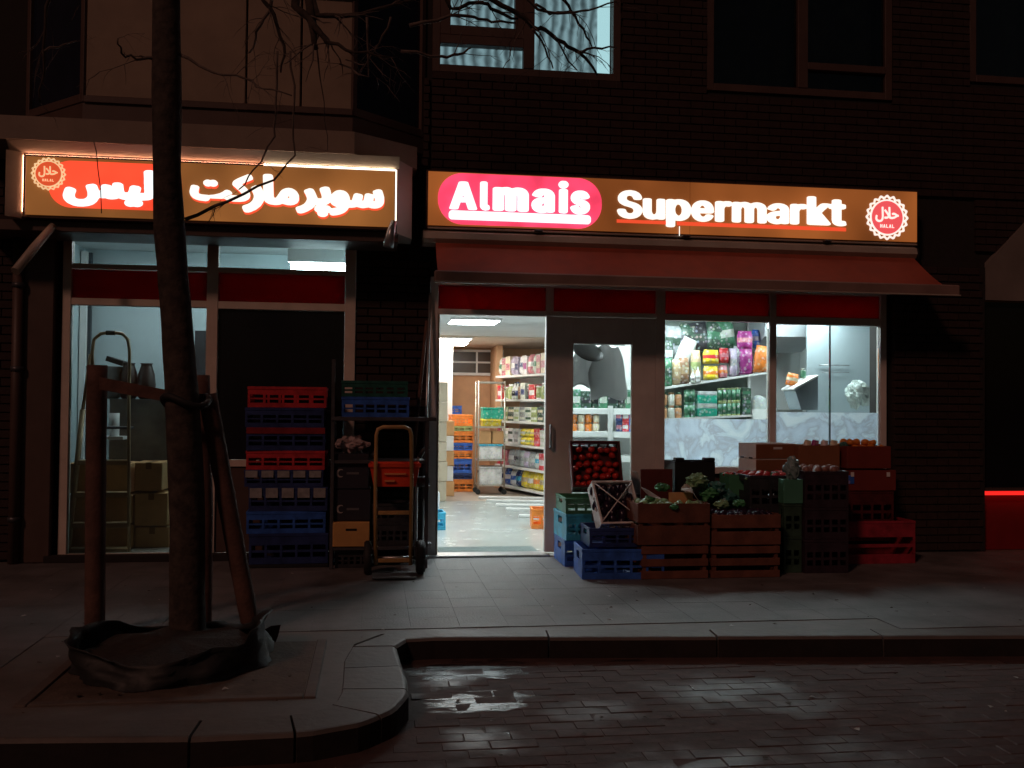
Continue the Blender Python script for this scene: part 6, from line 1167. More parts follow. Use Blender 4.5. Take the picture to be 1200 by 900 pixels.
o = k.build('white_roll', MT['white']); L(o, 'white paper roll standing on a small tray between the ladder rails', 'roll')
# ------------------------------------------------------------------ outdoor goods: left of the doorway
def crate_px(px0, px1, pyt, pyb, Y, d, mt, label, mt_rim=None, group=None, slots=5, z0=None, rz=0., name='plastic_crate'):
    x0, x1, za, zb = front(px0, px1, pyt, pyb, Y)
    if z0 is not None: za = z0
    return crate(x1-x0, d, zb-za, mt, ((x0+x1)/2, Y+d/2, za), (0, 0, rz), label, mt_rim=mt_rim, group=group, slots=slots, name=name)
red, blue, navy_, grey_, orange_ = pm('red'), pm('blue'), pm('navy'), pm('grey'), pm('orange')
YS = -.50
zt = [front(290, 383, y, y+1, YS)[3] for y in (453, 477, 500, 512, 528, 550, 560, 570, 588, 599, 625, 640, 656)]
stack = [(625, 657, navy_, 'dark blue crate at the very bottom of the tall red and blue stack', .03), (599, 624.5, pm('blue', 'blue_dull'), 'blue crate second from the bottom of the tall stack, under the grey labelled one', None),
 (570.5, 598.5, navy_, 'dark crate with the lower of the two rows of grey labels', None), (550.5, 570, navy_, 'dark crate with the upper row of grey labels in the tall stack', None),
 (528, 550, red, 'red crate in the middle of the tall stack, just above the grey labels', None), (500.5, 527.5, navy_, 'dark blue crate with a red band, below the upper dark one', None),
 (477.5, 500, navy_, 'dark crate directly under the topmost red crate', None), (453, 477, red, 'bright red crate on top of the tall stack by the blacked out window', None)]
x0, x1, _, _ = front(290, 383, 453, 477, YS)
zprev = 0.03
lab_g = mat('grey_label', (.30, .30, .30), .5, .25, 20)
for i, (yb_t, yb_b, mt, lb, _) in enumerate(stack):
    zt_ = at(336, yb_t, YS).z
    xs = random.uniform(-.022, .022)
    t = crate(x1-x0, .42, zt_-zprev-.002, mt, ((x0+x1)/2+xs, YS+.21, zprev), (0, 0, random.uniform(-.045, .045)), lb)
    if 'row' in lb:
        for j in range(5):
            k = MB(); w5 = (x1-x0)/5; k.box(-(x1-x0)/2+w5*j+.012, -(x1-x0)/2+w5*(j+1)-.02, -.216, -.2115, (zt_-zprev)*.55, (zt_-zprev)*.95)
            o = bpy.data.objects.new('label_card', k.mesh('label_card', lab_g)); COL.objects.link(o); o.parent = t
    if 'red band' in lb:
        k = MB(); k.box(-(x1-x0)/2+.005, (x1-x0)/2-.005, -.214, -.2105, (zt_-zprev)*.72, (zt_-zprev)*.98); o = bpy.data.objects.new('red_band', k.mesh('red_band', pm((.25, .015, .02), 'dull_red'))); COL.objects.link(o); o.parent = t
    zprev = zt_
k = MB(); k.cbox(x0-.03, x1+.03, YS-.02, YS+.44, .001, .028, .004); o = k.build('crate_dolly', MT['black']); L(o, 'flat black base board under the tall red and blue crate stack', 'dolly')

# steel rack with crates on its top shelf
rk_ = root('storage_rack', (.1, -.5, 0), 'dark metal rack against the brick pier with crates on top and boxes below', 'rack')
YR = -.62; xl = at(388, 490, YR).x; xr = at(503, 490, YR).x; zs = at(440, 489, YR).z
for (x, h) in ((xl, at(389, 421, YR).z), (xr-.03, zs)):
    for y in (YR, YR+.36):
        k = MB(); k.cbox(x, x+.03, y, y+.03, 0, h if y == YR else zs, .003); k.build('post', MT['darkmetal'], rk_)
for z in (zs, .98*zs-.33, .18):
    k = MB(); k.cbox(xl+.031, xr-.031, YR+.002, YR+.385, z-.028, z, .003); k.build('shelf', MT['darkmetal'], rk_)
k = MB(); k.cbox(xl+.0, xr+.06, YR-.014, YR-.001, zs-.03, zs+.002, .003); k.build('shelf_edge', MT['darkmetal'], rk_)
xa, xb, za, zb = front(400, 480, 465, 488, YR+.02)
crate(xb-xa, .36, zb-zs-.002, blue, ((xa+xb)/2, YR+.2, zs+.001), (0, 0, 0), 'blue crate on the top of the metal rack, beneath a green one', slots=6)
crate(xb-xa-.01, .36, at(440, 446, YR+.02).z-zb-.002, pm((.01, .09, .07), 'deep_green'), ((xa+xb)/2-.01, YR+.2, zb), (0, 0, .01), 'dark green crate topmost on the metal rack', slots=6)
# things below: dark cartons with pale crescent marks, yellow-brown box, white bag
zsh = .98*zs-.33
def dark_carton(px0, px1, pyt, pyb, label, z0):
    x0, x1, za, zb = front(px0, px1, pyt, pyb, YR+.02); za = z0
    t = root('dark_carton', ((x0+x1)/2, YR+.2, za), label, 'carton')
    k = MB(); k.cbox(x0, x1, YR+.04, YR+.36, za, zb, .005); k.build('body', mat('navy_carton', (.018, .018, .030), .6, .2, 5), t)
    a = at(px0+9, (pyt+pyb)/2+4, YR+.04)
    k = MB(); P = [(a.x+.035*math.cos(R(t_)), a.z+.035*math.sin(R(t_))) for t_ in range(60, 301, 20)]+[(a.x+.008+.026*math.cos(R(t_)), a.z+.026*math.sin(R(t_))) for t_ in range(300, 59, -20)]
    k.prism(P, lambda u, v, d: (u, d, v), YR+.0375, YR+.0395); k.build('crescent_mark', mat('pale_print', (.35, .33, .32), .6, .1, 4), t)
    k = MB(); k.box(a.x+.05, a.x+.15, YR+.0375, YR+.0395, a.z-.01, a.z+.008); k.build('printed_line', mat('dim_print', (.12, .12, .13), .6, .1, 4), t)
    return zb
zb1 = dark_carton(390, 434, 574, 611, 'lower of the two dark cartons with a pale crescent, on the metal rack', at(410, 611, YR).z)
zb2 = dark_carton(390, 432, 532, 569, 'upper dark carton with a pale crescent mark, under the pale bag', zb1+.006)
t = root('yellow_carton', (0, YR+.2, 0), 'yellow brown carton with a black hand slot near the bottom of the metal rack', 'carton')
x0, x1, z0, z1 = front(390, 433, 612, 646, YR-.01)
k = MB(); k.cbox(x0, x1, YR-.01, YR+.3, .182, z1, .006); k.build('body', mat('yellow_card', (.60, .33, .11), .8, .12, 5, .1), t)
k = MB(); k.box((x0+x1)/2-.045, (x0+x1)/2+.045, YR-.0125, YR-.0105, z1-.07, z1-.052); k.build('hand_slot', MT['black'], t)
a = at(410, 530, YR+.05)
crumple((a.x+.02, YR+.17, zb2+.07), .12, .09, .07, 7.7, 'white_sack', mat('pinkish_white_cloth', (.42, .33, .33), .8, .2, 6), 'crumpled pinkish white sack on the upper dark carton in the rack', 'sack')
for i, (a0_, a1_, t0, b0_) in enumerate([(436, 480, 612, 635), (436, 482, 590, 611)]):
    x0, x1, z0, z1 = front(a0_, a1_, t0, b0_, YR+.04); z0 = .182 if i == 0 else z_prev
    o_ = crate(x1-x0, .3, z1-z0-.001, pm('black'), ((x0+x1)/2, YR+.2, z0), (0, 0, 0), '%s black crate behind the hand truck on the rack' % ('lower', 'upper')[i]); z_prev = z1
x0, x1, z0, z1 = front(392, 432, 650, 668, YR)
crate(x1-x0, .3, .145, pm('black'), ((x0+x1)/2, YR+.2, .001), (0, 0, 0), 'black crate on the ground beneath the yellow brown carton')

# hand truck
YH = -.95
ht = root('hand_truck', (.2, YH, 0), 'yellow painted hand truck standing upright with a red crate hung on it', 'hand truck')
ym = mat('ochre_paint', (.46, .27, .10), .45, .2, 8, .1)
Pt = lambda px, py: at(px, py, YH)
k = MB(); k.tube([Pt(440, 662), Pt(440, 560), Pt(441, 510), Pt(443, 503), Pt(449, 500.5), Pt(474, 500.5), Pt(480, 503), Pt(482, 510), Pt(482.5, 560), Pt(481, 662)], .016, 10); k.build('frame', ym, ht)
for py in (601, 657):
    a, b = Pt(443, py), Pt(480, py); k = MB(); k.cbox(a.x, b.x, YH-.012, YH+.012, a.z-.016, a.z+.016, .004); k.build('cross_bar', ym, ht)
a, b = Pt(436, 664), Pt(486, 672); k = MB(); k.cbox(a.x, b.x, YH-.22, YH+.0, .012, .022, .003); k.build('toe_plate', MT['steel'], ht)
k = MB(); k.cyl((Pt(436, 660).x, YH+.06, .13), (Pt(502, 660).x, YH+.06, .13), .014, n=8); k.build('axle', MT['steel'], ht)
def wheel(x, y, r, lx, parent):
    M4 = Matrix.Translation((x, y, r)) @ Matrix.Rotation(R(90), 4, 'Y')
    k = MB(); k.lathe([(r*.62, -lx*.9), (r*.9, -lx), (r, -lx*.5), (r, lx*.5), (r*.9, lx), (r*.62, lx*.9)], 22, M=M4); w_ = k.build('wheel', MT['rubber'], parent)
    k = MB(); k.lathe([(r*.2, -lx*1.15), (r*.58, -lx*.93), (r*.58, lx*.93), (r*.2, lx*1.15)], 16, M=M4); k.build('rim', MT['darkmetal'], w_)
wheel(Pt(493, 660).x, YH+.06, .135, .035, ht); wheel(Pt(431, 660).x, YH+.06, .135, .03, ht)
# second trolley's black grips behind
hb = root('hand_truck', (.45, -.55, 0), 'grey hand truck with black grips half hidden behind the yellow one', 'hand truck')
Q = lambda px, py: at(px, py, -.55)
k = MB(); k.tube([Q(487, 655), Q(488, 560), Q(491, 535)], .014, 8); k.build('frame', MT['steel'], hb)
k = MB(); k.tube([Q(491, 536), Q(496, 528), Q(503, 524)], .02, 8); k.build('grip', MT['black'], hb)
k = MB(); k.tube([Q(436, 536), Q(440, 530)], .02, 8); k.build('grip', MT['black'], hb)
k = MB(); k.cbox(Q(488, 637).x, Q(505, 637).x, -.60, -.50, Q(490, 642).z, Q(490, 636).z, .004); k.build('bracket', MT['steel'], hb)
k = MB(); k.cyl(Q(490, 565), Q(503, 563), .045, n=12); k.build('coupling', MT['darkmetal'], hb)
x0, x1, z0, z1 = front(433, 492, 543, 570, YH+.06)
# open red crate with sloping sides hung on the truck
t = root('orange_crate', ((x0+x1)/2, YH+.15, z0), 'orange red tray crate hanging on the yellow hand truck', 'crate')
om = mat('plastic_orange_red', (.80, .065, .02), .4, .1, 5, .05)
k = MB(); vs = []
ins = .035
for (z, e) in ((z0, ins), (z1, 0)):
    vs += [(x0+e, YH+.03+e*.4, z), (x1-e, YH+.03+e*.4, z), (x1-e, YH+.30-e, z), (x0+e, YH+.30-e, z)]
iv = [(x*1.0+(.008 if x < (x0+x1)/2 else -.008), y+(.008 if y < YH+.15 else -.008), z+.008 if z == z0 else z) for x, y, z in vs]
k.add(vs+iv, [(3, 2, 1, 0), (0, 1, 5, 4), (1, 2, 6, 5), (2, 3, 7, 6), (3, 0, 4, 7), (8, 9, 10, 11), (12, 13, 9, 8), (13, 14, 10, 9), (14, 15, 11, 10), (15, 12, 8, 11), (4, 5, 13, 12), (5, 6, 14, 13), (6, 7, 15, 14), (7, 4, 12, 15)])
k.build('body', om, t)
k = MB(); k.cbox(x0-.008, x1+.008, YH+.018, YH+.03, z1-.03, z1+.002, .003); k.build('rim', om, t)
for j, (u0, u1, v) in enumerate([(.30, .72, .52), (.30, .50, .22)]):
    k = MB(); k.box(x0+(x1-x0)*u0, x0+(x1-x0)*u1, YH+.016, YH+.036, z0+(z1-z0)*v, z0+(z1-z0)*(v+.07)); k.build('printed_line', mat('orange_print', (.85, .30, .12), .5, .1, 4), t)

# ------------------------------------------------------------------ right of the doorway
YB = -.62
def cr3(cx, cy, z, w, d, h, mt, label, rot=(0, 0, 0), **kw): return crate(w, d, h, mt, (cx, cy, z), rot, label, **kw)
# blue crates: left narrow pile close to the door leaf
bl1 = pm('cyan', 'mid_blue')
BX = at(668, 650, -.6).x
cr3(1.84, -.40, .0, .44, .50, .22, blue, 'blue crate at the bottom of the left pile beside the doorway')
cr3(1.84, -.41, .222, .44, .50, .22, bl1, 'bright blue crate second in the left pile beside the doorway', (0, 0, .03))
cr3(1.85, -.40, .444, .44, .50, .13, pm('green'), 'green crate on top of the blue crates beside the doorway', (0, 0, -.02))
cr3(1.98, -1.05, .0, .66, .46, .235, pm('blue', 'deep_blue'), 'large blue crate standing in front on the pavement, right of the doorway', (0, 0, -.06))
cr3(2.00, -.98, .237, .56, .40, .15, pm('navy', 'navy_b'), 'dark blue crate on the large front blue crate', (0, 0, -.03))
# tilted produce crates
fruit_n = {}
def ball(r, sq=1., n=10, seed=0, dent=True):
    key = (round(r, 4), sq, n, seed)
    if key in fruit_n: return fruit_n[key]
    k = MB(); rn = random.Random(seed); prof = []
    for i in range(n+1):
        t = math.pi*i/n; rr = r*math.sin(t)*(1+rn.uniform(-.03, .03)); z = -r*sq*math.cos(t)
        if dent and i >= n-1: z -= r*.15
        prof.append((max(rr, .001), z))
    k.lathe(prof, 12); fruit_n[key] = k; return k
def heap(parent_mat, w, d, z, n, r, mt, name, label, group, sq=.85, seed=1, layers=1, jz=.01, cat=None):
    """fruit lying in a crate; parent_mat maps crate space to the world"""
    rn = random.Random(seed); me = ball(r, sq, 8, seed).mesh(name, mt) if (name, mt.name) not in PK else PK[(name, mt.name)]
    PK[(name, mt.name)] = me
    cols = max(1, int(w/(2*r))); rows = max(1, int(d/(2*r))); k = 0
    for lay in range(layers):
        for j in range(rows-lay):
            for i in range(cols-lay):
                if k >= n: return
                if rn.random() < .08: continue
                p = parent_mat @ Vector((-w/2+r+(w-2*r)*(i+.5*((lay+j) % 2)-.25)/max(1, cols-1)+rn.uniform(-.45, .45)*r, -d/2+r+(d-2*r)*(j+.5*lay)/max(1, rows-1)+rn.uniform(-.45, .45)*r, z+lay*r*1.3+rn.uniform(0, jz)))
                o = inst(name, me, None, p, (rn.uniform(-.6, .6), rn.uniform(-.6, .6), rn.uniform(0, 6)), None)
                L(o, label, cat or name, group); k += 1
tomato = mat('tomato_red', (.55, .03, .02), .22, .15, 8); auber = mat('aubergine_dark', (.02, .010, .028), .2, .2, 8)
a = at(699, 541, -.62)
def tilted(cx, cy, cz, w, d, h, mt, label, tilt, rz, mt_rim=None):
    rot = (R(tilt), 0, R(rz)); t = crate(w, d, h, mt, (cx, cy, cz), rot, label, mt_rim=mt_rim); 
    M4 = Matrix.Translation((cx, cy, cz)) @ Matrix.Rotation(R(rz), 4, 'Z') @ Matrix.Rotation(R(tilt), 4, 'X')
    return t, M4
darkred = pm((.09, .012, .014), 'dark_red')
t, M4 = tilted(1.93, -.40, .80, .44, .44, .13, darkred, 'dark red crate of tomatoes propped up steeply against the door leaf', 62, -4)
heap(M4, .38, .38, .06, 46, .031, tomato, 'tomato', 'red tomato in the dark red crate propped against the door leaf', 'tomatoes in the propped up crate', seed=3)
t, M4 = tilted(1.97, -.88, .50, .36, .40, .14, pm('white', 'milk_white'), 'white crate of dark aubergines tilted towards the street below the tomatoes', 55, 8)
heap(M4, .31, .35, .07, 24, .034, auber, 'aubergine', 'dark shiny aubergine in the tilted white crate', 'aubergines in the tilted white crate', sq=1.6, seed=5)
for s_ in (-1, 1):
    k = MB(); k.cyl(M4 @ Vector((-.16, -.17*s_, .145)), M4 @ Vector((.16, .17*s_, .150 if s_ > 0 else .157)), .005, n=6); o = bpy.data.objects.new('cord', k.mesh('cord', MT['white'])); COL.objects.link(o); L(o, 'white cord over the aubergine crate running %s to the upper right corner' % ('from the lower left' if s_ > 0 else 'down from the upper left, crossing the one') if s_ > 0 else 'white cord over the aubergine crate running down from its upper left corner', 'cord', 'crossed cords over the aubergine crate')
# support under the tilted crates
cr3(2.28, -.34, .0, .40, .40, .56, pm('black'), 'tall black crate under the propped tomato crate', slots=4)
cr3(1.99, -.78, .39, .30, .20, .07, pm('black'), 'small black crate wedged under the white aubergine crate')

# wooden crates: slatted boxes, each board a part
WMs = {}
def wood_box(x0, x1, y0, y1, z0, z1, label, mt=None, nb=2, gap=.03, posts=True):
    mt = mt or MT['wood']
    t = root('wooden_crate', ((x0+x1)/2, (y0+y1)/2, z0), label, 'crate')
    h = (z1-z0-gap*(nb-1))/nb
    for j in range(nb):
        za = z0+j*(h+gap)
        for (a, b, c, d) in ((x0, x1, y0, y0+.012), (x0, x1, y1-.012, y1), (x0, x0+.012, y0+.0125, y1-.0125), (x1-.012, x1, y0+.0125, y1-.0125)):
            k = MB(); k.cbox(a, b, c, d, za, za+h-random.uniform(0, .004), .002); k.build('board', mt, t)
    if posts:
        for x in (x0+.0125, x1-.0425):
            for y in (y0+.0125, y1-.0425):
                k = MB(); k.box(x, x+.03, y, y+.03, z0+.002, z1+.008); k.build('corner_post', mt, t)
    k = MB(); k.box(x0+.013, x1-.013, y0+.013, y1-.013, z0+.004, z0+.012); k.build('bottom_board', mt, t)
    return t
redwood = mat('reddish_wood', (.15, .055, .034), .75, .3, 8, .3, rnd=.15)
YF = -1.30
def fx(px, Y=YF): return at(px, 620, Y).x
def fz(py, px=800, Y=YF): return at(px, py, Y).z
xA, xB, xC = fx(752), fx(832), fx(915)
def wb_at(px0, px1, pyt, pyb, label, Y=YF, d=.42, **kw):
    x0, x1, z0, z1 = front(px0, px1, pyt, pyb, Y)
    if kw.pop('floor', False): z0 = .002
    return wood_box(x0, x1, Y, Y+d, z0, z1, label, **kw), (x0, x1, z0, z1)
t, q = wb_at(752, 830, 640, 684, 'wooden crate on the pavement under the melon box, lower left of the wooden display', mt=redwood, floor=True, nb=3, gap=.035)
t, q2 = wb_at(834, 914, 640, 682, 'wooden crate on the pavement, lower right of the wooden display', mt=redwood, floor=True, nb=3, gap=.035)
t, r1 = wb_at(748, 832, 590, 638.5, 'reddish brown wooden box of pale green melons, upper left of the wooden display', mt=redwood, nb=2, gap=.02)
t, r2 = wb_at(835, 915, 603, 638.5, 'wooden box of dark grapes, upper right of the wooden display', mt=redwood, nb=2, gap=.025)
melon = mat('pale_green_courgette', (.30, .50, .26), .3, .2, 8)
M4 = Matrix.Translation(((r1[0]+r1[1])/2, YF+.2, r1[3]-.05)); heap(M4, r1[1]-r1[0]-.08, .34, .03, 22, .036, melon, 'melon', 'small pale green melon in the reddish brown wooden box', 'pale green melons', sq=.75, seed=9)
k = MB(); x0, x1, z0, z1 = front(784, 812, 577, 590, YF+.2); k.cbox(x0, x1, YF+.2, YF+.215, z0, z1, .003); o = k.build('card_divider', MT['card']); L(o, 'small brown card standing among the pale green melons', 'card')
# torn pale paper hanging over the crate edge
for i, (P_, lb) in enumerate([([(742, 555), (748, 562), (752, 575), (760, 583), (775, 588)], 'crumpled pale paper lining at the left end of the melon box'), ([(800, 577), (812, 580), (818, 588), (826, 600)], 'white strip of paper over the right corner of the melon box')]):
    k = MB(); vs = []; 
    for j, (px, py) in enumerate(P_):
        p = at(px, py, YF+.05+.02*(j % 2)); vs += [(p.x, p.y, p.z+.018), (p.x+.03, p.y+.13, p.z+.03*(j % 2)+.02)]
    n_ = len(vs); vs += [(x, y_, z-.003) for x, y_, z in vs]
    fs = []
    for j in range(len(P_)-1): a = 2*j; fs += [(a, a+2, a+3, a+1), (n_+a, n_+a+1, n_+a+3, n_+a+2), (a, n_+a, n_+a+2, a+2), (a+1, a+3, n_+a+3, n_+a+1)]
    k.add(vs, fs); o = k.build('paper_lining', mat('pale_paper', (.55, .48, .42), .8, .15, 8, .2)); L(o, lb, 'paper')
# second row, behind: open cartons
YM = -.72
def open_carton(px0, px1, pyt, pyb, Y, d, mt, label, z0=None, flap=False, t_=.008):
    x0, x1, za, zb = front(px0, px1, pyt, pyb, Y)
    if z0 is not None: za = z0
    t = root('open_carton', ((x0+x1)/2, Y+d/2, za), label, 'carton')
    k = MB(); k.cbox(x0, x1, Y, Y+t_, za, zb, .002); k.cbox(x0, x1, Y+d-t_, Y+d, za, zb, .002); k.cbox(x0, x0+t_, Y+t_+.0005, Y+d-t_-.0005, za, zb, .002); k.cbox(x1-t_, x1, Y+t_+.0005, Y+d-t_-.0005, za, zb, .002); k.box(x0+t_, x1-t_, Y+t_, Y+d-t_, za+.002, za+.01)
    k.build('body', mt, t)
    return t, (x0, x1, za, zb)
base_m = MT['black']
# plinth of crates for the rear row
for i, (a0_, a1_, lb) in enumerate([(745, 800, 'left'), (802, 858, 'middle'), (860, 915, 'right')]):
    x0, x1, z0, z1 = front(a0_, a1_, 600, 650, YM); z1 = fz(596, Y=YM)
    crate(x1-x0, .55, z1/2-.001, pm('black'), ((x0+x1)/2, YM+.3, .001), (0, 0, 0), 'black crate on the ground behind the wooden crates, %s of three' % lb)
    crate(x1-x0, .55, z1/2-.002, pm('black'), ((x0+x1)/2, YM+.3, z1/2+.001), (0, 0, 0), 'upper black crate of the pair behind the wooden crates, %s of three' % lb)
zR = fz(596, Y=YM)+.002
x0, x1, z0, z1 = front(752, 789, 550, 582, YM)
k = MB(); k.cbox(x0, x1, YM+.02, YM+.05, zR, z1, .004); o = k.build('upright_lid', mat('dark_red_card', (.10, .015, .012), .8, .2, 5)); L(o, 'dark red board standing upright behind the melons', 'board')
t = root('black_crate', (0, 0, 0), 'black crate with two raised corner lugs standing on edge before the window', 'crate')
x0, x1, z0, z1 = front(791, 838, 541, 585, YM+.12)
k = MB(); k.cbox(x0, x1, YM+.12, YM+.14, zR, z1, .004); k.build('body', MT['black'], t)
k = MB(); k.cbox(x0, x0+.018, YM+.141, YM+.42, zR, z1, .004); k.cbox(x1-.018, x1, YM+.141, YM+.42, zR, z1, .004); k.cbox(x0, x1, YM+.4205, YM+.44, zR, z1, .004); k.build('side_panel', MT['black'], t)
lz = at(800, 536.5, YM+.12).z
for (a, b) in ((792, 802), (826, 838)):
    k = MB(); k.cbox(at(a, 540, YM+.12).x, at(b, 540, YM+.12).x, YM+.115, YM+.20, z1+.0005, lz, .006); k.build('corner_lug', MT['black'], t)
# salads and cabbages
leaf = mat('salad_green', (.06, .26, .10), .45, .4, 12, .4); leaf2 = mat('pale_leaf', (.22, .42, .22), .45, .3, 12, .4); leaf3 = mat('blue_green_leaf', (.05, .20, .18), .4, .35, 12, .4)
for i, (px, py, r_, m_, lb) in enumerate([(817, 563, .085, leaf2, 'round pale green lettuce nearest the black crate'), (830, 578, .08, leaf, 'dark green lettuce lying in front of the pale one'), (840, 572, .075, leaf3, 'blue green cabbage in the middle of the vegetables'), (852, 583, .085, leaf3, 'blue green cabbage at the right, beside the green box'), (822, 592, .06, leaf, 'small green lettuce beside the paper strip'), (806, 573, .055, mat('white_stalk', (.5, .5, .42), .5, .2, 10, .2), 'whitish vegetable stalk left of the lettuces')]):
    Y = YM-.12+.03*i; p = at(px, py, Y); crumple((p.x, p.y, p.z), r_, r_, r_*.7, 2.3*i+1, 'lettuce', m_, lb, 'vegetable', 12)
k = MB(); x0, x1, z0, z1 = front(800, 866, 598, 603, YM-.15); k.box(x0, x1, YM-.3, YM-.005, z0-.1, z0); o = k.build('vegetable_tray', pm('black')); L(o, 'low black tray that carries the lettuces and cabbages', 'tray')
grape = mat('grape_dark', (.03, .01, .03), .2, .2, 8)
M4 = Matrix.Translation(((r2[0]+r2[1])/2, YF+.2, r2[3]-.04)); heap(M4, r2[1]-r2[0]-.08, .34, .03, 60, .026, grape, 'plum', 'small dark purple plum in the right wooden box', 'dark purple plums', sq=1, seed=19, layers=1)
# green box, black crates, white foam box, brown boxes
t, g1 = open_carton(855, 874, 556, 580, YM-.02, .25, mat('green_card', (.06, .26, .14), .7, .1, 6), 'small green box of red fruit right of the cabbages', z0=zR+.0)
M4 = Matrix.Translation(((g1[0]+g1[1])/2, YM+.1, g1[3]-.02)); heap(M4, g1[1]-g1[0]-.02, .2, .01, 12, .022, tomato, 'cherry_tomato', 'small red fruit heaped in the green box', 'red fruit in the green box', seed=23)
YK = -.98
def bx(px, Y=YK): return at(px, 600, Y).x
for j, (t_, lb) in enumerate([(640, 'bottom'), (600, 'middle'), (557, 'top')]):
    z0_ = .001 if j == 0 else at(900, [640, 600][j-1], YK).z; z1_ = at(900, t_, YK).z
    crate(bx(940)-bx(878), .40, z1_-z0_-.002, pm('black', 'black_crate'), ((bx(940)+bx(878))/2, YK+.2, z0_+.001), (0, 0, 0), '%s black crate of the dark column below the pale foam box' % lb)
M4 = Matrix.Translation(((bx(940)+bx(878))/2, YK+.2, at(900, 557, YK).z-.03)); heap(M4, .40, .34, .02, 40, .033, mat('red_pepper', (.45, .02, .02), .15, .2, 8), 'red_pepper', 'shiny red pepper in the top black crate below the foam box', 'red peppers', seed=29)
YW = -.38
# two stacked pale foam boxes
x0, x1, z0, z1 = front(876, 933, 520, 558, YW); zm = (z0+z1)/2
foam = mat('white_foam', (.84, .86, .84), .8, .06, 8, .1); bside = mat('brown_printed_card', (.26, .10, .045), .75, .12, 5)
zf = z0
for i, (a, b, lb) in enumerate([(zf, zf+(z1-zf)*.52, 'lower pale foam box with a brown front, before the right window'), (zf+(z1-zf)*.53, z1, 'upper pale foam box with a brown front, before the right window')]):
    t = root('foam_box', ((x0+x1)/2, YW+.2, a), lb, 'box')
    M4 = Matrix.Translation(((x0+x1)/2, YW+.2, 0)) @ Matrix.Rotation(R(9), 4, 'Z') @ Matrix.Translation((-(x0+x1)/2, -YW-.2, 0))
    k = MB(); k.cbox(x0+.03, x1-.0, YW+.0, YW+.30, a, b, .006, M4); k.build('body', foam, t)
    k = MB(); k.box(x0+.035, x1-.005, YW-.003, YW-.0005, a+.004, b-.004, M4); k.build('brown_front', bside, t)
    if i:
        k = MB(); k.box((x0+x1)/2-.02, (x0+x1)/2+.07, YW-.0055, YW-.0035, b-.05, b-.03, M4); k.build('label_strip', MT['white'], t)
    for yy in (.05, .2):
        k = MB(); k.box(x0+.0275, x0+.0295, YW+yy, YW+yy+.06, a+.0, a+.014, M4); k.build('notch', MT['black'], t)
carton_stack = cr3((x0+x1)/2, YW+.16, .001, .46, .30, zf/2-.002, pm('black'), 'black crate on the ground under the pale foam boxes')
cr3((x0+x1)/2, YW+.16, zf/2+.001, .46, .30, zf/2-.002, pm('black'), 'second black crate directly under the pale foam boxes')
# brown open box with coloured packets, red boxes of oranges
t, b1 = open_carton(936, 984, 522, 548, -.46, .32, bside, 'brown open carton of wrapped fruit right of the pale foam boxes')
for i, (px, c, lb) in enumerate([(946, 'cream', 'pale wrapped packet'), (955, 'purple', 'purple wrapped packet'), (966, 'white', 'white wrapped packet'), (977, 'cream', 'cream wrapped packet at the right')]):
    p = at(px, 522, -.36); o = inst('bag', pack('bag', .07, .06, .09, c, c), None, (p.x, -.34, b1[3]-.045), (0, .2, 0)); L(o, lb+' in the brown open carton', 'packet')
cr3((b1[0]+b1[1])/2, -.30, .001, b1[1]-b1[0], .34, b1[2]/2-.001, darkred, 'dark red crate on the ground beneath the brown open carton')
cr3((b1[0]+b1[1])/2, -.30, b1[2]/2+.001, b1[1]-b1[0], .34, b1[2]/2-.002, darkred, 'second dark red crate beneath the brown open carton')
redc = mat('red_card', (.19, .026, .016), .7, .12, 5)
t, b2 = open_carton(993, 1044, 523, 549, -.52, .36, redc, 'red open carton of oranges, rightmost at the top of the display')
oran = mat('orange_skin', (.75, .24, .03), .35, .12, 12, .2)
M4 = Matrix.Translation(((b2[0]+b2[1])/2, -.34, b2[3]-.02)); heap(M4, b2[1]-b2[0]-.05, .30, .0, 26, .036, oran, 'orange', 'orange heaped in the rightmost red carton', 'oranges in the red carton', seed=31, layers=2)
t, b3 = open_carton(984, 1050, 551, 575, -.60, .40, redc, 'red carton directly below the carton of oranges')
cr3((b3[0]+b3[1])/2, -.40, .30, b3[1]-b3[0]-.02, .38, b3[2]-.302, darkred, 'dark red crate between the red carton and the pink crate')
for px in (999, 1041):
    p = at(px, 556, -.605); k = MB(); k.cbox(p.x-.015, p.x+.015, -.609, -.601, p.z-.02, p.z+.02, .001); o = k.build('white_tag', MT['white'], t)
k = MB(); p0 = at(993, 557, -.605); p1 = at(1001, 567, -.605); k.box(p0.x, p1.x, -.6055, -.6015, p1.z, p0.z); k.build('blue_label', cm('blue'), t)
# dark crates with small pale objects in front of the brown carton
YD = -1.15
for j, (t_, lb) in enumerate([(632, 'bottom'), (595, 'middle'), (552, 'top')]):
    z0_ = .001 if j == 0 else at(965, [632, 595][j-1], YD).z; z1_ = at(965, t_, YD).z
    crate(at(995, 600, YD).x-at(943, 600, YD).x, .42, z1_-z0_-.002, pm((.035, .02, .03), 'plum_black'), ((at(995, 600, YD).x+at(943, 600, YD).x)/2, YD+.21, z0_+.001), (0, 0, 0), '%s plum black crate in the front column right of the green posts' % lb)
M4 = Matrix.Translation(((at(995, 600, YD).x+at(943, 600, YD).x)/2, YD+.2, at(965, 552, YD).z-.03)); heap(M4, .30, .34, .02, 24, .034, mat('dull_brown_skin', (.26, .12, .09), .4, .2, 10), 'sweet_potato', 'brownish root vegetable in the top plum black crate', 'root vegetables in the plum black crate', sq=1.4, seed=37)
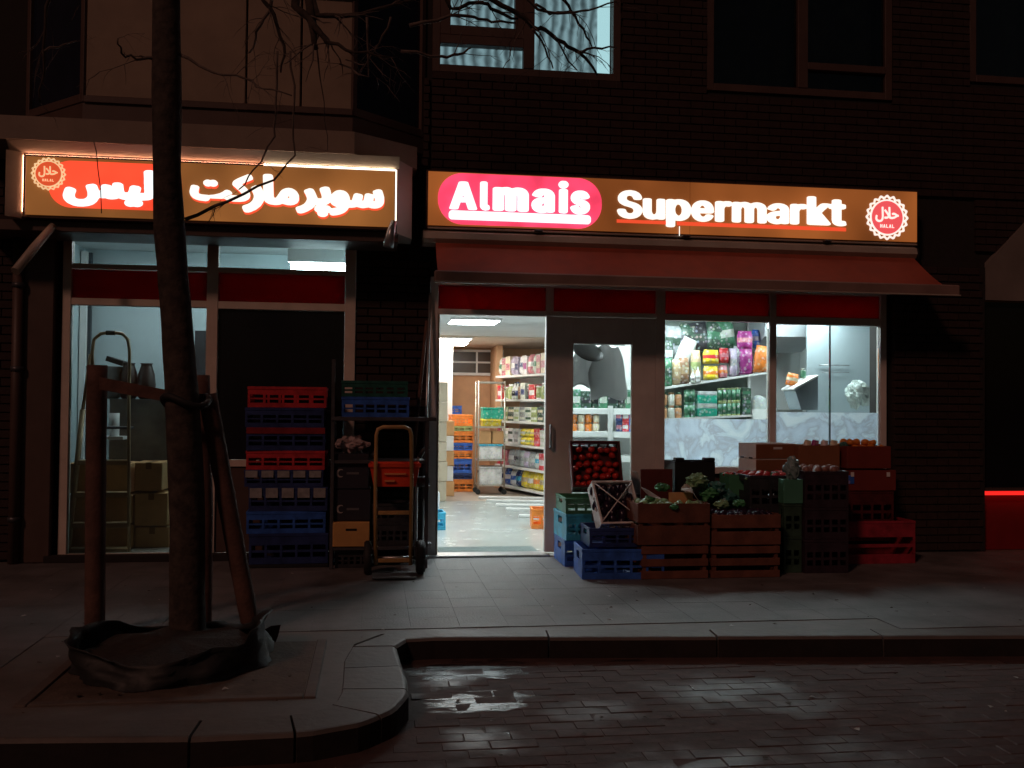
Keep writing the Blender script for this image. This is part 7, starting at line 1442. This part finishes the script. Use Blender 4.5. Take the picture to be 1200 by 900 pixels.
# pale jug and green boxes between the columns
t, g2 = open_carton(919, 941, 562, 590, YK-.14, .12, mat('green_tin', (.07, .24, .16), .5, .1, 5), 'narrow green box under the clear bag in the middle of the display')
p = at(928, 550, YK-.08); crumple((p.x, YK-.08, at(928, 549, YK-.08).z), .07, .05, .085, 11.3, 'clear_bag', mat('pale_teal_film', (.20, .30, .30), .25, .3, 10), 'crumpled pale blue plastic bag on the narrow green box', 'plastic bag', 12)
for zz, lb in ((.30, 'upper'), (.001, 'lower')):
    cr3((g2[0]+g2[1])/2, YK-.075, zz, g2[1]-g2[0], .11, (g2[2]-.302) if zz > .1 else .297, pm('dgreen', 'dark_green'), '%s narrow dark green crate under the narrow green box' % lb, slots=2)
# pink red crate low at right
t = cr3((at(992, 640, -.74).x+at(1074, 640, -.74).x)/2, -.52, .001, at(1074, 640, -.74).x-at(992, 640, -.74).x, .42, at(1030, 611, -.74).z, pm((.34, .025, .045), 'pink_red'), 'pinkish red crate on the ground at the right end of the display', slots=1)

# leaves, stalks and paper scraps among the produce
for i, (px, py, Y, r_, mt_, lb) in enumerate([(762, 584, -1.15, .035, leaf2, 'small pale leaf tuft at the left of the melon box'), (776, 571, -.95, .05, leaf, 'dark leafy bunch against the upright dark red board'), (846, 591, -1.05, .05, leaf2, 'pale leafy bunch over the back edge of the plum box'), (866, 590, -1.0, .045, leaf, 'dark leafy bunch below the small green box'), (880, 561, -.9, .04, leaf2, 'pale leaf tuft at the left of the red peppers'), (908, 556, -.85, .035, leaf, 'dark leaf tuft among the red peppers'), (989, 521, -.40, .035, leaf3, 'bluish leaf tuft between the brown carton and the oranges'), (790, 594, -1.31, .03, leaf, 'little dark leaf hanging over the front of the melon box')]):
    p = at(px, py, Y); crumple(tuple(p), r_*1.2, r_, r_*.7, 5.1+i*1.7, 'leaf_tuft', mt_, lb, 'leaves', 10)
# ------------------------------------------------------------------ tree with stakes and watering ring
tree = root('street_tree', (-1.02, -2.97, 0), 'bare young street tree on the pavement corner, its trunk crossing the Arabic sign', 'tree')
TY = -2.97
tp = [(221, 775, 24), (220.5, 752, 21), (220, 700, 19.5), (219.5, 620, 19.5), (217, 540, 19), (213, 460, 18.5), (207, 380, 17), (202, 320, 17), (198.5, 270, 17.5), (196, 200, 15.5), (195.5, 130, 16.5), (195, 60, 16), (195, 0, 15.5), (196, -90, 15), (199, -200, 13.5), (203, -340, 11), (206, -500, 8), (208, -640, 4)]
pts = [at(x, y, TY) for x, y, r_ in tp]; rad = [r_*(TY+8.8)/FPX for *_, r_ in tp]
pts[0].z = -.02
k = MB(); fine = []; fr_ = []
for i in range(len(pts)-1):
    for q in range(4): t_ = q/4; fine.append(pts[i].lerp(pts[i+1], t_)); fr_.append(rad[i]+(rad[i+1]-rad[i])*t_)
fine.append(pts[-1]); fr_.append(rad[-1]); n = 20
k.smooth = True; vs = []; fs = []
for i, (p, r_) in enumerate(zip(fine, fr_)):
    for q in range(n):
        t_ = 2*math.pi*q/n; rr = r_*(1+.07*mnoise.noise(Vector((math.cos(t_)*1.5, math.sin(t_)*1.5, p.z*2.2)))+.035*mnoise.noise(Vector((math.cos(t_)*5, math.sin(t_)*5, p.z*6))))
        vs.append((p.x+rr*math.cos(t_), p.y+rr*math.sin(t_), p.z))
for i in range(len(fine)-1):
    for q in range(n): q2 = (q+1) % n; fs.append((i*n+q, i*n+q2, (i+1)*n+q2, (i+1)*n+q))
k.add(vs, fs); k.build('trunk', MT['bark'], tree)
twigs = MB(); rn = random.Random(42)
def sprig(p, d, Ln, r_, depth):
    q = [Vector(p)]; dd = Vector(d).normalized()
    n_ = 4
    for i in range(n_):
        dd = (dd+Vector((rn.uniform(-.3, .3), rn.uniform(-.3, .3), rn.uniform(-.32, .18)))).normalized(); q.append(q[-1]+dd*Ln/n_)
    twigs.tube(q, [r_*(1-.7*i/n_) for i in range(n_+1)], 4, False)
    if depth > 0:
        for i in range(1, n_+1):
            if rn.random() < .75: sprig(q[i], (dd+Vector((rn.uniform(-1, 1), rn.uniform(-.7, .7), rn.uniform(-.9, .5)))), Ln*rn.uniform(.35, .6), r_*.6, depth-1)
BR = [  # (depth offset from the trunk, [(px, py, radius px)...], sprigs)
 (-.0, [(198, -120, 11), (240, -175, 9), (300, -160, 8), (345, -90, 7), (366, 28, 5), (371, 58, 2.5)], 8),
 (-.1, [(346, -80, 5), (346, 8, 5), (367, 29, 4), (383, 50, 2.5), (417, 62, 1.6), (458, 67, 1.2)], 8),
 (.1, [(300, -160, 5), (308, 0, 2.5), (321, 17, 2.2), (333, 54, 1.8), (329, 85, 1)], 7),
 (.2, [(330, -110, 3), (317, 12, 2), (300, 37, 1.6), (292, 62, 1)], 5),
 (.0, [(350, -60, 5), (372, 18, 3.5), (400, 19, 3), (437, 12, 2.2), (500, -6, 1.6)], 6),
 (.3, [(198, -90, 6), (150, -140, 4.5), (90, -90, 3.5), (54, 8, 2), (52, 83, 1.5), (47, 120, 1)], 6),
 (.1, [(52, 60, 1.4), (75, 52, 1.0), (90, 48, .7)], 1), (-.2, [(198, 68, 3), (160, 70, 1.6), (142, 62, 1.2), (138, 45, .8)], 3),
 (-.2, [(205, 62, 2.2), (250, 85, 1.5), (287, 92, 1.3), (308, 104, 1.0), (342, 112, .8)], 6),
 (.2, [(340, 60, 1.6), (345, 120, 1.2), (346, 182, 1.2), (321, 211, 1.5), (267, 236, 2.0), (217, 257, 2.6)], 3),
 (.15, [(325, 60, 1.6), (323, 120, 1.3), (322, 160, 1.3), (296, 200, 1), (280, 222, .8)], 2),
 (.4, [(366, 28, 1.5), (380, 120, .6), (384, 176, .4)], 1),
 (.2, [(430, 20, 1.8), (432, 90, 1.2), (398, 75, 1)], 4), (.2, [(458, 20, 1.5), (445, 50, 1.2), (428, 76, .9), (405, 70, .7)], 4),
 (.3, [(203, -200, 9), (300, -260, 7), (420, -190, 6), (500, -70, 4.5), (528, 10, 2.5), (562, 3, 2.2), (585, 14, 2.2), (607, 22, 1.5)], 6),
 (.4, [(500, -70, 4), (560, -10, 3.5), (600, 12, 3.2), (624, 32, 3), (639, 35, 2.8), (661, 50, 2.6), (678, 61, 2.4), (700, 88, 1.4)], 5),
 (.4, [(678, 61, 2), (696, 56, 1.5), (722, 56, 1)], 2), (.5, [(600, -60, 3), (661, 0, 2), (672, 17, 1.8), (684, 34, 1.6), (694, 56, 1)], 4),
 (.3, [(560, -60, 3), (630, 11, 1.8), (667, 15, 1.6), (690, 12, 1.4), (722, 2, 1)], 5),
 (.2, [(480, 30, 2.4), (528, 18, 2), (556, 20, 1.8), (576, 26, 1.6), (604, 27, 1.2)], 4),
 (.2, [(470, 60, 1.8), (518, 66, 1.8), (536, 64, 1.8), (552, 56, 1)], 2), (.45, [(624, 34, 1.6), (639, 57, 1.3), (648, 80, .9)], 2),
 (.45, [(628, 5, 1.6), (644, 17, 1.4), (667, 13, 1)], 2), (.45, [(650, 42, 1.4), (661, 62, 1.2), (676, 82, .9)], 2),
 (.0, [(203, -340, 8), (120, -460, 6), (40, -560, 3)], 8), (.2, [(204, -380, 7), (290, -500, 5), (350, -640, 3)], 8), (-.6, [(201, -260, 8), (160, -330, 6), (60, -380, 4), (-60, -400, 2)], 8), (.5, [(420, -190, 5), (540, -260, 4), (660, -250, 2)], 8),
]
for off, P, ns in BR:
    pts = [at(x, y, TY+off*(i/(len(P)-1) if off > 0 else i/(len(P)-1))) for i, (x, y, r_) in enumerate(P)]
    rad = [r_*(TY+8.8)/FPX for *_, r_ in P]
    # gentle subdivision with a wander
    q = []; rr = []
    for i in range(len(pts)-1):
        for s_ in range(3):
            t_ = s_/3; w_ = .012*(s_ > 0); q.append(pts[i].lerp(pts[i+1], t_)+Vector((rn.uniform(-w_, w_), rn.uniform(-w_, w_), rn.uniform(-w_, w_)))); rr.append(rad[i]+(rad[i+1]-rad[i])*t_)
    q.append(pts[-1]); rr.append(rad[-1])
    k = MB(); k.tube(q, rr, 8 if rad[0] > .02 else 6); k.build('branch', MT['bark'] if rad[0] > .02 else MT['twig'], tree)
    for s_ in range(ns):
        i = rn.randrange(len(q)//4, len(q)); d_ = (q[min(i, len(q)-1)]-q[max(0, i-1)])
        sprig(q[i], d_.normalized()*.6+Vector((rn.uniform(-1, 1), rn.uniform(-.6, .6), rn.uniform(-.7, .8))), rn.uniform(.12, .32), max(.0016, rr[i]*.38), 1)
twigs.build('twigs', MT['twig'], tree, 'stuff')

def stake(P, Y0, Y1, r_, name, label, mt=None, n=12):
    pts = [at(px, py, Y0+(Y1-Y0)*i/(len(P)-1)) for i, (px, py) in enumerate(P)]
    k = MB(); m_ = 14; q = []; rr = []
    for j in range(m_+1):
        t_ = j/m_*(len(pts)-1); i = min(int(t_), len(pts)-2); q.append(pts[i].lerp(pts[i+1], t_-i)); rr.append(r_*(1+.05*mnoise.noise(Vector((j*.9, Y0*5, 0)))))
    q[-1].z = min(q[-1].z, -.01)
    k.tube(q, rr, n); o = k.build(name, mt or MT['timber']); L(o, label, 'stake'); return o
stake([(114, 428), (112, 590), (111, 752)], -2.80, -2.80, .058, 'tree_stake', 'thick upright timber stake left of the tree, in front of the ladder window')
stake([(243, 462), (270, 610), (297, 750)], -2.86, -2.80, .055, 'tree_stake', 'slanting timber stake leaning towards the tree from the right')
stake([(236, 440), (240, 600), (238, 745)], -2.55, -2.60, .05, 'tree_stake', 'timber stake standing half hidden close behind the right of the trunk')
a, b = at(117, 449, -2.88), at(206, 466, -2.88); a2 = at(250, 470, -2.86)
k = MB(); d = (b-a).normalized(); k.prism([(0, -.035), ((a2-a).length, -.035), ((a2-a).length, .035), (0, .035)], lambda u, v, w_: a+d*u+Vector((0, w_, v)), -.022, 0.0)
o = k.build('cross_plank', MT['timber']); L(o, 'dark plank tying the left stake to the tree trunk', 'plank')
k = MB()
for z in (at(212, 470, TY).z, ):
    pts = [Vector((-1.055+.125*math.cos(R(t_)), TY+.125*math.sin(R(t_)), z+.03*math.sin(R(t_)*2))) for t_ in range(0, 361, 20)]; k.tube(pts, .02, 6)
o = k.build('tree_strap', MT['rubber']); L(o, 'black rubber strap looped round the trunk at plank height', 'strap')
# watering ring: a low wall of black plastic sheet with wavy top edge
k = MB(); n = 72; vs = []; fs = []
g1_, g2_ = gr(92, 800), gr(330, 800)
cx, cy, rx, ry = -1.03, -3.38, .47, .54
rows_ = 7
for i in range(n):
    t_ = 2*math.pi*i/n; c_, s_ = math.cos(t_), math.sin(t_)
    top = .125+.05*math.cos(2*t_)-.03*s_+.05*mnoise.noise(Vector((c_*2, s_*2, 3)))+(.04 if c_ > .85 else 0)
    for j in range(rows_):
        v = j/(rows_-1); r_ = 1+.08*(1-v)+.12*mnoise.noise(Vector((c_*2.6, s_*2.6, v*2.2)))+.06*mnoise.noise(Vector((c_*8, s_*8, v*4)))+(.05 if v > .95 else 0)
        vs.append((cx+rx*r_*c_, cy+ry*r_*s_, .002+top*v))
for j in range(rows_): pass
N1 = len(vs)
for i in range(n):
    for j in range(rows_): x, y, z = vs[i*rows_+j]; dx, dy = cx-x, cy-y; l_ = math.hypot(dx, dy); vs.append((x+dx/l_*.008, y+dy/l_*.008, z))
for i in range(n):
    i2 = (i+1) % n
    for j in range(rows_-1):
        a = i*rows_+j; b = i2*rows_+j; fs += [(a, b, b+1, a+1), (N1+a, N1+a+1, N1+b+1, N1+b)]
    a = i*rows_+rows_-1; b = i2*rows_+rows_-1; fs.append((a, b, N1+b, N1+a))
k.smooth = True; k.add(vs, fs); wr = root('watering_ring', (cx, cy, 0), 'sagging black plastic watering ring around the foot of the tree and stakes', 'watering ring')
k.build('wall', MT['sheet'], wr)
k = MB(); P = [at(x, y, -3.05) for x, y in ((302, 742), (318, 733), (329, 732), (326, 745), (320, 760), (324, 780), (322, 796), (312, 792), (306, 770))]
k.prism([(p.x, p.z) for p in P], lambda u, v, w_: (u, w_+.05*(v-.1), v), -3.06, -3.045); k.build('loose_flap', mat('dull_red_film', (.07, .025, .025), .5, .2, 6, .3), wr)
k = MB(); P = [at(x, y, -3.10) for x, y in ((302, 742), (307, 748), (312, 762), (315, 772), (308, 765), (303, 755))]
k.prism([(p.x, p.z) for p in P], lambda u, v, w_: (u, w_, v), -3.10, -3.094); k.build('white_tag', MT['white'], wr)
# soil inside, and the edging round the pit
k = MB(); vs = [(cx, cy, .11)]+[(cx+.44*math.cos(2*math.pi*i/30), cy+.50*math.sin(2*math.pi*i/30), .055+.012*math.sin(i*1.7)) for i in range(30)]
k.add(vs, [(0, 1+i, 1+(i+1) % 30) for i in range(30)]); L(k.build('soil', mat('dark_soil', (.03, .022, .016), .95, .4, 14, .8)), kind='structure')
em = mat('pit_edging', (.13, .105, .09), .8, .25, 5, .3)
k = MB(); k.cbox(-1.50, -.30, -4.16, -4.11, -.1, .006, .004); k.cbox(-1.56, -1.505, -4.16, -3.05, -.1, .005, .004); k.cbox(-.295, -.24, -4.16, -3.05, -.1, .005, .004)
L(k.build('pit_edging', em), kind='structure')
k = MB(); k.box(-1.50, -.30, -4.108, -3.05, -.1, -.004); L(k.build('pit_surface', mat('pit_grit', (.12, .09, .07), .9, .3, 8, .5)), kind='structure')

# litter and leaves lying on pavement and road
k = MB(); rn = random.Random(5)
for i in range(150):
    px, py = rn.uniform(-40, 1240), rn.uniform(672, 900)
    p = gr(px, py, 0); onp = inside(p.x, p.y)
    if not onp:
        p = gr(px, py, -.119)
        if inside(p.x, p.y) or nearkerb(p.x, p.y): continue
    r_ = rn.uniform(.006, .022); a = rn.uniform(0, 6.28); z = (.001 if onp else -.1165)
    vs = [(p.x+r_*math.cos(a+t)*(1 if j % 2 else .6), p.y+r_*math.sin(a+t)*(1 if j % 2 else .6), z+rn.uniform(.0, .006)) for j, t in enumerate((0, 1.1, 2.1, 3.1, 4.2, 5.2))]
    k.cur = 1 if rn.random() < .22 else 0; k.add(vs, [(0, 1, 2, 3, 4, 5)])
L(k.build('fallen_leaves', [mat('dead_leaf', (.07, .045, .03), .8, .4, 9), mat('paper_scrap', (.5, .48, .45), .7, .2, 9)]), kind='stuff')
